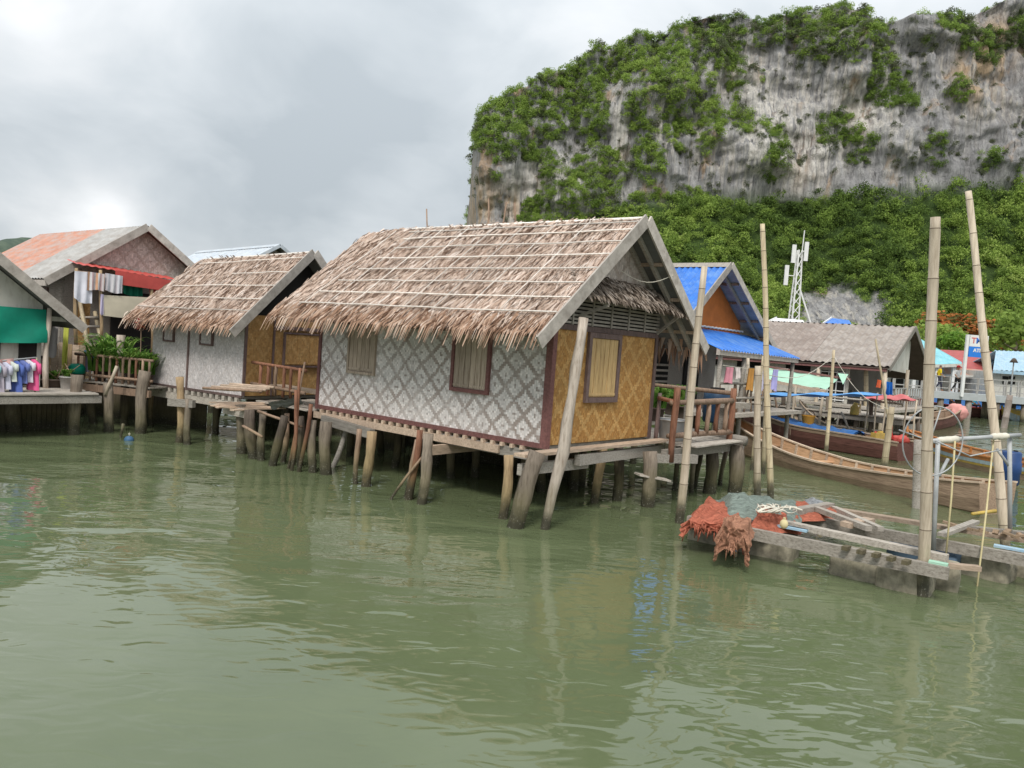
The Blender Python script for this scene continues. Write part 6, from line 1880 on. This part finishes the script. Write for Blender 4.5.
rgc = thing('red_engine_cover', 'red cloth covered engine at the stern of the dull red boat', 'engine', fB[0](0.97, 0.1, 0.55))
q = MB(); q.ball((0, 0, 0.08), 0.2, 14, 9, (1.2, 0.9, 0.7), 0.5); q.build('cover', M['red_awning'], rgc, True)
q = MB(); q.log((0.1, 0, 0.15), (1.5, -0.6, 0.0), 0.03, 0.02, 6, 4); q.build('drive_shaft', M['stick'], rgc, True)
be_ = thing('blue_barrel', 'blue plastic barrel on the boat behind the right end of the steel frame', 'barrel', at_z(1008, 470, 0.25))
be_.location = at_y(1010, 468, 19.5)
q = MB(); q.tube([(0, 0, -0.42), (0, 0, -0.38), (0, 0, -0.14), (0, 0, -0.11), (0, 0, 0.14), (0, 0, 0.17), (0, 0, 0.38), (0, 0, 0.42)], [0.2, 0.23, 0.23, 0.25, 0.25, 0.23, 0.23, 0.2], 18); q.build('barrel', m_plain('blue_barrel_plastic', (0.025, 0.065, 0.19), 0.45), be_, True)
q = MB(); q.tube([(0.1, 0, 0.42), (0.1, 0, 0.45)], 0.05, 10); q.build('bung', M['dark'], be_)
q = MB(); q.box((0.0, 0.0, -0.62), (1.3, 1.0, 0.12)); q.build('float_board', M['grey_plank'], be_)

# ------------------------------------------------------------------ raft with fishing gear
RZ_ = 0.42
RF = thing('fishing_raft', 'wooden fishing raft on barnacled blocks with nets heaped on its left end', 'raft', at_z(850, 545, 0))


def rp(px, py, z=RZ_): return at_z(px, py, z)


def rbeam(nm, a, b, w_, h_, mt, dz=0.0):
    q = MB(); q.beam(a + Vector((0, 0, dz)), b + Vector((0, 0, dz)), w_, h_)
    return q.build(nm, M[mt], RF, world=True)


fr0, fr1 = rp(688, 518), rp(949, 570)
bk0, bk1 = rp(835, 515), rp(1062, 564)
rbeam('beam', fr0, fr1, 0.09, 0.15, 'grey_plank', -0.04)
rbeam('beam', rp(790, 514), bk1, 0.09, 0.15, 'grey_plank', -0.04)
rbeam('beam', rp(745, 519), rp(947, 563), 0.13, 0.08, 'grey_plank', 0.06)
rbeam('beam', rp(812, 509), rp(1045, 547), 0.16, 0.06, 'plank_tan', 0.05)
rbeam('beam', rp(786, 521), rp(830, 513), 0.13, 0.09, 'grey_plank', 0.12)
rbeam('beam', rp(815, 517), rp(868, 538), 0.1, 0.07, 'grey_plank', 0.13)
rbeam('beam', rp(833, 515), rp(880, 537), 0.09, 0.06, 'grey_plank', 0.11)
rbeam('beam', rp(845, 532), rp(869, 527), 0.16, 0.07, 'plank_tan', 0.1)
rbeam('beam', rp(918, 560), rp(980, 566), 0.1, 0.06, 'plank_tan', -0.03)
rbeam('beam', rp(690, 520), rp(800, 500), 0.1, 0.1, 'grey_wood', -0.08)
rbeam('beam', rp(955, 533), rp(1030, 541), 0.12, 0.05, 'grey_wood', 0.1)
rbeam('beam', rp(940, 545), rp(975, 531), 0.1, 0.05, 'grey_wood', 0.14)
q = MB()
for k in range(9):
    a = rp(962 + k * 8, 536 + k * 1.4); q.beam(a + Vector((0, 0, 0.11)), a + Vector((random.uniform(-.3, .3), random.uniform(-.25, .25), 0.16)), 0.07, 0.03)
q.build('scrap_boards', M['stick'], RF, world=True)
q = MB()
for k in range(5):
    g = rp(846 + k * 15, 551 + k * 3.6); q.box(g + Vector((0, 0, 0.04)), (0.14, 0.07, 0.05), 0.8)
q.build('cleats', M['post_dark'], RF, world=True)
fd = (fr1 - fr0).normalized(); fa_ = math.atan2(fd.y, fd.x); bd = (bk1 - bk0).normalized(); ba_ = math.atan2(bd.y, bd.x)


def block(px, py, sx, sy, ang, top=0.3):
    g = at_z(px, py, 0)
    q = MB()
    h_ = top + 0.35
    n_ = Vector((-math.sin(ang), math.cos(ang), 0))
    c = g + n_ * (sy / 2)
    def fn(u, v):
        # a rounded, chipped block
        th = u * 2 * math.pi
        e = 0.28
        cx = math.copysign(abs(math.cos(th)) ** e, math.cos(th)) * sx / 2; cy = math.copysign(abs(math.sin(th)) ** e, math.sin(th)) * sy / 2
        k = 1 + 0.06 * noise.fractal(Vector((cx * 6, cy * 6, v * 5 + px)), 1, 2, 4)
        k *= min(1, 0.9 + 0.6 * min(v, 1 - v) * 2)
        return Vector((c.x + (cx * math.cos(ang) - cy * math.sin(ang)) * k, c.y + (cx * math.sin(ang) + cy * math.cos(ang)) * k, -0.35 + h_ * v))
    q.grid(fn, 32, 8)
    vtop = [fn(i / 32, 1.0) for i in range(32)]
    q.poly(vtop)
    q.build('float_block', M['concrete'], RF, True, world=True)


block(762, 557, 0.75, 0.55, fa_); block(856, 580, 0.72, 0.6, fa_); block(901, 592, 0.62, 0.6, fa_); block(940, 590, 0.42, 0.5, fa_ + 0.1)
block(978, 578, 0.66, 0.55, ba_); block(1018, 577, 0.55, 0.6, ba_ + 0.15); block(1055, 590, 0.6, 0.6, ba_); block(705, 543, 0.6, 0.5, fa_)
q = MB(); c = at_z(924, 557, 0.12); q.tube([c + bd * (-0.45), c + bd * (-0.42), c + bd * 0.42, c + bd * 0.45], [0.16, 0.18, 0.18, 0.16], 16); q.build('blue_drum', m_plain('blue_drum_plastic', (0.09, 0.14, 0.20), 0.7), RF, True, world=True)
for (px, py, ln, mt) in ((770, 527, 1.0, 'blue_faded'), (795, 531, 0.35, 'blue_faded'), (938, 567, 0.2, 'mint'), (1012, 552, 0.42, 'blue_faded')):
    q = MB(); g = rp(px, py); q.box(g + Vector((0, 0, 0.045)), (ln, 0.11, 0.03), fa_); q.build('foam_strip', M[mt], RF, world=True)

# nets


def drape(name, label, quad, bumps, mat, z0=0.4, over=0.0, folds=7.0, seed=0.0, nu=70, nv=46, fold_h=0.05, cat='net'):
    # a heaped net: a height field over the raft boards that thins out to its edge and may hang over the front
    A, B, C_, D_ = [at_z(px, py, z0) for px, py in quad]      # front left, front right, back right, back left
    th_ = thing(name, label, cat, A.lerp(C_, 0.5))
    Lu, Lv = (B - A).length, (D_ - A).length
    fdir = ((A + B) / 2 - (C_ + D_) / 2).normalized()
    q = MB()

    def fn(u, v):
        # v<0 hangs over the front edge
        rag = 0.16 * noise.fractal(Vector((u * 5 + seed, 1.3, seed)), 1, 2, 3)
        vv = max(v, 0.0)
        wig = Vector((0.03 * noise.noise(Vector((u * 8, v * 8, seed))), 0.03 * noise.noise(Vector((u * 8, v * 8, seed + 5))), 0))
        edge_u = 0.12 * noise.noise(Vector((v * 4, seed, 2)))
        g = A.lerp(B, u + edge_u * (u - 0.5)).lerp(D_.lerp(C_, u + edge_u * (u - 0.5)), vv * (1 + rag * 0.6)) + wig
        h_ = 0
        for (bu, bv, su, sv, hh) in bumps: h_ += hh * math.exp(-((u - bu) / su) ** 2 - ((vv - bv) / sv) ** 2)
        ph = u * Lu * folds + 1.5 * noise.noise(Vector((u * 3, v * 3, seed))) + v * 2.2
        rid = 1 - abs(math.sin(ph + seed))
        h_ = h_ * (1 + 0.3 * noise.fractal(Vector((u * 6, vv * 6, seed)), 1, 2, 4)) + fold_h * (rid - 0.4) * min(1, h_ * 8 + 0.25)
        ed = min(1, min(u, 1 - u) * 7) * min(1, (1 - vv) * 6) * (min(1, vv * 7 + 0.25) if not over else 1)
        p_ = g + Vector((0, 0, h_ * ed + 0.02 * ed - 0.04 * (1 - ed)))
        if v < 0:
            drop = -v * (over * (0.85 + 0.25 * noise.noise(Vector((u * 4, seed, 9)))))
            p_ += fdir * (0.05 + 0.06 * rid * min(1, -v * 4)) * min(1, -v * 6) + Vector((0, 0, -drop))
        return p_
    v0 = -1.0 if over else 0.0
    q.grid(lambda u, v: fn(u, v0 + (1 - v0) * v), nu, nv if not over else nv * 2)
    q.build('mesh_pile', mat, th_, True, world=True)
    if over:                                  # loose strands below the ragged hem
        q = MB()
        for k in range(int(26 * Lu + 6)):
            u = random.uniform(0.05, 0.95)
            a_ = fn(u, -random.uniform(0.3, 0.95))
            e_ = a_ + Vector((random.uniform(-.05, .05), random.uniform(-.05, .05), -random.uniform(0.06, 0.2)))
            q.tube([a_ + fdir * 0.01, a_.lerp(e_, 0.5) + fdir * random.uniform(0.0, 0.05), e_], [0.014, 0.011, 0.005], 5)
        tag(q.build('loose_strands', mat, th_, True, world=True), kind='stuff')
    return th_


drape('fishing_net', 'orange red fishing net heaped on the left corner of the raft', [(682, 523), (748, 532), (764, 512), (700, 503)], [(0.15, 0.4, 0.3, 0.5, 0.09), (0.5, 0.3, 0.3, 0.5, 0.08), (0.85, 0.35, 0.25, 0.5, 0.08), (0.3, 0.8, 0.35, 0.3, 0.06)], M['net_red'], over=0.17, folds=16, seed=1.7)
drape('fishing_net', 'brown fishing net spilling over the raft edge towards the water', [(717, 531), (752, 537), (756, 529), (726, 523)], [(0.3, 0.3, 0.3, 0.6, 0.16), (0.75, 0.3, 0.25, 0.6, 0.15)], M['net_brown'], over=0.4, folds=22, seed=4.1, z0=0.47, nu=48, nv=30)
drape('fishing_net', 'orange red net trailing along the front beam beside the brown net', [(746, 532), (800, 532), (806, 521), (752, 518)], [(0.2, 0.4, 0.3, 0.5, 0.16), (0.6, 0.5, 0.4, 0.5, 0.12)], M['net_red'], folds=14, seed=7.3, nv=30)
drape('fishing_net', 'grey green net spread flat across the middle of the nets on the raft', [(722, 516), (800, 524), (808, 503), (712, 497)], [(0.2, 0.5, 0.25, 0.4, 0.12), (0.5, 0.5, 0.3, 0.4, 0.08), (0.8, 0.5, 0.25, 0.4, 0.07)], M['net_green'], folds=9, seed=2.9, z0=0.5)
drape('fishing_net', 'small bluish grey net at the right end of the heap on the raft', [(797, 514), (832, 517), (836, 504), (802, 500)], [(0.45, 0.5, 0.35, 0.4, 0.12)], M['net_grey'], folds=10, seed=6.2, z0=0.46, nu=40, nv=26)
drape('fishing_net', 'thin red orange net lying flat on the right of the grey green net', [(770, 521), (846, 519), (842, 508), (782, 500)], [(0.3, 0.5, 0.3, 0.4, 0.07), (0.75, 0.5, 0.3, 0.4, 0.06)], M['net_red'], folds=13, seed=9.4, z0=0.45, fold_h=0.03)
q = MB()
pts = []
c = at_z(777, 511, 0.67)
for k in range(90):
    a = k * 0.42
    pts.append(c + Vector((0.34 * math.cos(a) * (0.5 + 0.5 * math.sin(k * 0.37)), 0.2 * math.sin(a * 1.1), 0.03 * math.sin(k * 1.3) + 0.03)))
q.tube(pts, 0.012, 5)
tag(q.build('rope_coil', M['rope_white'], smooth=True), 'loosely coiled cream rope lying on the grey green net', 'rope')
yc = thing('yellow_float', 'small yellow plastic float on the raft below the rope coil', 'float', at_z(784, 524, 0.58))
q = MB(); q.ball((0, 0, 0), 0.055, 12, 8, (1, 1, 1.15)); q.build('shell', M['rope'], yc, True)
q = MB(); q.tube([(0, 0, 0.055), (0, 0, 0.085)], [0.02, 0.02], 8); q.build('eyelet', M['rope'], yc)

# steel hoist frame on the raft
SF = thing('hoist_frame', 'grey steel pipe hoist frame with a white wrapped top bar on the raft', 'frame', at_z(972, 558, 0.42))
YL, YR = 10.35, 11.0
lb_, lt_, rb_, rt_ = at_y(933, 556, YL), at_y(938, 441, YL), at_y(1010, 534, YR), at_y(1009.5, 437, YR)
for (a, b, r_) in ((lb_, lt_, 0.03), (rb_, rt_, 0.03), (at_y(929, 441, YL), at_y(1020, 435, YR), 0.03), (at_y(939, 476, YL), at_y(948, 459, YL + .1), 0.022), (at_y(997, 449, YR), at_y(1009, 466, YR), 0.02)):
    q = MB(); q.tube([a, b], r_, 9); q.build('pipe', M['pipe'], SF, True, world=True)
for (u0, u1) in ((937, 957), (990, 1007)):
    a, b = at_y(929, 441, YL), at_y(1020, 435, YR)
    f0, f1 = (u0 - 929) / 91, (u1 - 929) / 91
    q = MB(); pts = [a.lerp(b, f0 + (f1 - f0) * k / 6) for k in range(7)]; q.tube(pts, [0.036, 0.05, 0.043, 0.052, 0.045, 0.05, 0.036], 9, 0.12); q.build('wrapping', M['rope_white'], SF, True, world=True)
for (a, b) in ((at_y(955, 441, YL + .1), at_y(946, 556, YL - .1)), (at_y(994, 436, YR - .1), at_y(977, 588, YR - 1.0))):
    q = MB(); q.tube([a, a.lerp(b, 0.5) + Vector((0.01, 0, 0)), b], 0.013, 6); tag(q.build('rope', M['rope'], smooth=True), 'yellowish rope tied to the left part of the hoist bar' if a.x < 5.9 else 'yellowish rope hanging from the right part of the hoist bar into the water', 'rope', 'ropes on the hoist frame')
HP = thing('wire_hoop', 'large thin grey wire hoop with spokes fixed to the thick bamboo pole on the raft', 'hoop', at_y(933, 441, 9.95))
hc = HP.location.copy()
q = MB(); R_ = 0.445
q.tube([Vector((R_ * math.cos(a / 40 * 6.28319), 0.12 * math.cos(a / 40 * 6.28319), R_ * math.sin(a / 40 * 6.28319))) for a in range(41)], 0.0095, 6, cap=False); q.build('hoop', M['pipe'], HP, True)
for (a, b) in (((899, 430), (938, 444)), ((936, 441), (970, 456)), ((970, 456), (1006, 449)), ((930, 441), (941, 408))):
    q = MB(); q.tube([at_y(*a, 9.95), at_y(*b, 10.0 if b[0] < 1000 else 10.9)], 0.0095, 6); q.build('spoke', M['pipe'], HP, True, world=True)

# ------------------------------------------------------------------ poles standing in the water


def bamboo(label, pb, pt, r0, r1, dy=0.0, mat='bamboo', every=0.38, z0=0.0, name='bamboo_pole', group='bamboo poles standing in the water', deep=1.2):
    a = at_z(pb[0], pb[1], z0); b = at_y(pt[0], pt[1], a.y + dy)
    d = (b - a).normalized(); L = (b - a).length
    th_ = thing(name, label, 'pole', a, 0, group)
    pts, rs, mt = [], [], []
    s = -deep
    ph = random.uniform(0, 6)
    def P_(s_): return a + d * s_ + Vector((0.012 * math.sin(s_ * 1.7 + ph), 0.012 * math.cos(s_ * 1.3 + ph), 0)) * L * 0.25
    def R__(s_): return r0 + (r1 - r0) * max(0, s_) / L
    while s < L:
        e = min(L, s + every * random.uniform(0.85, 1.15))
        pts += [P_(s), P_(s + 0.012), P_(s + 0.03)]; rs += [R__(s) * 1.07, R__(s) * 1.08, R__(s)]; mt += [1, 0, 0]
        s = e
    pts.append(P_(L)); rs.append(R__(L))
    q = MB(); q.tube(pts, rs, 10, 0.015, mt[:len(pts) - 1]); q.build('cane', [M[mat], M['node_ring']], th_, True, world=True)
    return th_


bamboo('pale bamboo pole leaning in front of the deck railing, left of the nets', (679, 523), (704, 266), 0.068, 0.048, -0.2)
bamboo('thinner grey bamboo pole between the deck and the boats, with a squared top', (757, 497), (758, 366), 0.068, 0.06, 0, 'bamboo', 0.5)
bamboo('tall yellowish bamboo pole rising above the blue canopy up to the forest', (770, 498), (763, 224), 0.062, 0.045, 0, 'bamboo_y')
bamboo('slim yellow bamboo stick just behind the squared grey pole', (763, 474), (767, 385), 0.05, 0.04, 0, 'bamboo_y')
bamboo('thickest bamboo pole, standing at the front corner of the raft', (922, 596), (935, 217), 0.068, 0.056, -0.1, 'bamboo', 0.52)
bamboo('very tall bamboo pole leaning left at the right end of the raft', (1008, 560), (968, 191), 0.07, 0.046, 0.35, 'bamboo', 0.45)
bamboo('thin bamboo pole in front of the dull red boat', (826, 456), (834, 350), 0.06, 0.04, 0, 'bamboo_y')
bamboo('short thick bamboo stake at the stern of the dull red boat', (883, 474), (892, 407), 0.085, 0.075, 0, 'bamboo_y')
bamboo('yellowish bamboo post standing in front of the long grey house', (866, 438), (866, 366), 0.095, 0.08, 0, 'bamboo_y')
bamboo('dark weathered stake behind the thickest bamboo pole, beside the open wooden boat', (917, 508), (918, 440), 0.09, 0.08, 0, 'grey_wood')
bamboo('pointed thin yellow bamboo leaning beside the blue canopy', (752, 470), (763, 356), 0.045, 0.025, 0, 'bamboo_y')
bamboo('thin grey bamboo upright left of the squared pole under the blue canopy', (742, 425), (744, 358), 0.05, 0.05, 0)
bamboo('pale bamboo upright nearest the lavender cloth under the blue canopy', (747, 432), (748, 358), 0.06, 0.055, 0)
bamboo('grey bamboo stake by the rail of the grey hulled boat', (850, 428), (852, 390), 0.06, 0.05, 0, 'grey_wood')
bamboo('slanting bamboo stake under the blue tarpaulin', (812, 430), (822, 393), 0.06, 0.05, 0, 'bamboo_y')
bamboo('pinkish mooring post between the tall leaning pole and the right edge', (1004, 428), (1010, 395), 0.16, 0.15, 0, 'fibro', 0.9)
bamboo('short grey stake against the boat landing, left of the slanting stake', (791, 432), (793, 384), 0.05, 0.04, 0, 'grey_wood')
bamboo('grey stake under the right end of the mint green awning', (840, 430), (838, 386), 0.055, 0.045, 0, 'grey_wood')
bamboo('leaning stake left of the pink red tarpaulin', (899, 432), (894, 388), 0.05, 0.04, 0, 'bamboo_y')
bamboo('pale stake in front of the boat with the pink cloth', (931, 428), (933, 392), 0.07, 0.06, 0, 'bamboo')
bamboo('thin leaning stick over the bow of the grey pointed boat', (781, 436), (772, 378), 0.04, 0.03, 0, 'stick')
for (a, b, ya, yb_, lb) in (((866, 372), (976, 232), 24.0, 11.2, None), ((758, 372), (833, 356), 15.6, 24.0, 'slack cord tied from the squared grey pole to a thin bamboo pole'), ((834, 356), (892, 410), 24.2, 22.2, 'slack cord tied from a thin bamboo pole to the short thick stake')):
    if not lb: continue
    A_0, B_0 = at_y(*a, ya), at_y(*b, yb_)
    q = MB(); q.tube([A_0.lerp(B_0, k / 12) - Vector((0, 0, 0.35 * math.sin(math.pi * k / 12))) for k in range(13)], 0.008, 5)
    tag(q.build('mooring_cord', M['rope_white'], smooth=True), lb, 'cord')
sp = thing('flag_pole', 'thin bamboo boat pole with a red cloth tied at its lower end', 'pole', at_y(888, 430, 22.6))
q = MB(); q.log(at_y(891, 437, 22.4), at_y(875.5, 339, 22.8), 0.04, 0.028, 7, 5, 0.01); q.build('cane', M['bamboo_y'], sp, True, world=True)
q = MB(); a = at_y(886.5, 420, 22.4)
q.grid(lambda u, v: a + Vector((0.05 + 0.22 * u * v + 0.05 * math.sin(v * 6), -0.05 - 0.05 * math.sin(u * 5 + v * 3), 0.1 - 0.62 * v)), 8, 10); q.build('red_cloth', fabric((0.62, 0.06, 0.06)), sp, True, world=True)

# ------------------------------------------------------------------ people
SKIN = m_plain('skin', (0.33, 0.17, 0.10), 0.6, 0.05)
HAIR = m_plain('black_hair', (0.015, 0.012, 0.01), 0.6)


def person(label, loc, rz, shirt, trousers, pose='walk', hat=None):
    J = {'pelvis': (0, 0, 0.93), 'spine': (0, 0, 1.15), 'chest': (0, 0.0, 1.34), 'neck': (0, 0, 1.45), 'head': (0, -0.02, 1.55), 'crown': (0, -0.01, 1.67)}
    if pose == 'walk':
        J.update(hl=(0.1, 0, 0.88), kl=(0.11, -0.16, 0.48), al=(0.11, -0.2, 0.08), tl=(0.11, -0.34, 0.03), hr=(-0.1, 0, 0.88), kr=(-0.11, 0.02, 0.48), ar=(-0.11, 0.28, 0.12), tr=(-0.11, 0.18, 0.03),
                 sl=(0.19, 0, 1.38), el=(0.25, 0.1, 1.12), wl=(0.25, 0.02, 0.88), gl=(0.25, -0.02, 0.8), sr=(-0.19, 0, 1.38), er=(-0.25, -0.02, 1.12), wr=(-0.24, -0.2, 0.95), gr=(-0.23, -0.27, 0.9))
    else:
        dz = -0.45
        J = {k: (v[0], v[1], v[2] + dz) for k, v in J.items()}
        J.update(hl=(0.11, 0, 0.46), kl=(0.16, -0.4, 0.5), al=(0.14, -0.42, 0.08), tl=(0.14, -0.54, 0.03), hr=(-0.11, 0, 0.46), kr=(-0.16, -0.4, 0.5), ar=(-0.14, -0.42, 0.08), tr=(-0.14, -0.54, 0.03),
                 sl=(0.19, 0, 0.93), el=(0.24, -0.08, 0.68), wl=(0.18, -0.28, 0.58), gl=(0.16, -0.35, 0.55), sr=(-0.19, 0, 0.93), er=(-0.24, -0.08, 0.68), wr=(-0.18, -0.28, 0.58), gr=(-0.16, -0.35, 0.55))
    R = dict(pelvis=0.15, spine=0.135, chest=0.15, neck=0.055, head=0.095, crown=0.075, hl=0.095, kl=0.065, al=0.045, tl=0.04, sl=0.065, el=0.045, wl=0.034, gl=0.04)
    ed = [('pelvis', 'spine'), ('spine', 'chest'), ('chest', 'neck'), ('neck', 'head'), ('head', 'crown')]
    for s in 'lr': ed += [('pelvis', 'h' + s), ('h' + s, 'k' + s), ('k' + s, 'a' + s), ('a' + s, 't' + s), ('chest', 's' + s), ('s' + s, 'e' + s), ('e' + s, 'w' + s), ('w' + s, 'g' + s)]
    keys = list(J)
    me = bpy.data.meshes.new('skeleton')
    me.from_pydata([J[k] for k in keys], [(keys.index(a), keys.index(b)) for a, b in ed], [])
    o = bpy.data.objects.new('skeleton', me); COL.objects.link(o)
    md = o.modifiers.new('skin', 'SKIN'); md.use_smooth_shade = True
    for i, k in enumerate(keys):
        r_ = R.get(k, R.get(k[0] + 'l', 0.05))
        me.skin_vertices[0].data[i].radius = (r_, r_ * (0.75 if k in ('chest', 'spine', 'pelvis') else 1))
        me.skin_vertices[0].data[i].use_root = k == 'pelvis'
    sdv = o.modifiers.new('sub', 'SUBSURF'); sdv.levels = 2; sdv.render_levels = 2
    bpy.context.view_layer.update()
    ev = o.evaluated_get(bpy.context.evaluated_depsgraph_get())
    m2 = bpy.data.meshes.new_from_object(ev)
    bpy.data.objects.remove(o)
    for mt in (SKIN, shirt, trousers, HAIR): m2.materials.append(mt)
    cz, pz = J['chest'][2], J['pelvis'][2]
    el_ = J['el']
    for p_ in m2.polygons:
        c = p_.center
        k = 0
        if c.z > J['head'][2] + 0.03 and (c.y > -0.05 or c.z > J['head'][2] + 0.09): k = 3
        elif pz + 0.03 < c.z < cz + 0.09 and (abs(c.x) < 0.2 or c.z > el_[2] + 0.04) and c.y > -0.17: k = 1
        elif c.z <= pz + 0.03 and abs(c.x) < 0.215 and c.z > 0.12 and not (pose == 'sit' and c.z > pz + 0.05 and abs(c.x) > 0.2): k = 2
        p_.material_index = k
    b = bpy.data.objects.new('person', m2); COL.objects.link(b)
    b.location = loc; b.rotation_euler = (0, 0, rz)
    tag(b, label, 'person', 'people by the footbridge')
    if hat:
        q = MB(); q.ball((0, -0.01, J['crown'][2] + 0.0), 0.115, 12, 8, (1, 1.05, 0.75)); q.box((0, -0.15, J['crown'][2] - 0.02), (0.15, 0.13, 0.02)); q.build('cap', hat, b, True)
    return b


person('person in a bright yellow shirt walking on the footbridge', Vector((at_y(938, 391, 50.5).x, 50.5, 1.57)), 1.3, fabric((0.75, 0.55, 0.02)), fabric((0.05, 0.05, 0.07)), 'walk')
person('person in a white shirt and red cap on the footbridge left of the pole sign', Vector((at_y(956, 391, 50.9).x, 50.9, 1.57)), 0.4, fabric((0.7, 0.68, 0.66)), fabric((0.03, 0.03, 0.03)), 'walk', fabric((0.6, 0.05, 0.05)))
g = fF[0](0.42, 0, 0.32); person('person in dark clothes sitting in the long reddish boat', g + Vector((0.0, 0, 0)), 0.5, fabric((0.05, 0.05, 0.06)), fabric((0.04, 0.04, 0.05)), 'sit')
g = fF[0](0.62, 0, 0.32); person('person in a turquoise shirt sitting in the long reddish boat', g, 0.3, fabric((0.05, 0.42, 0.55)), fabric((0.05, 0.05, 0.06)), 'sit')
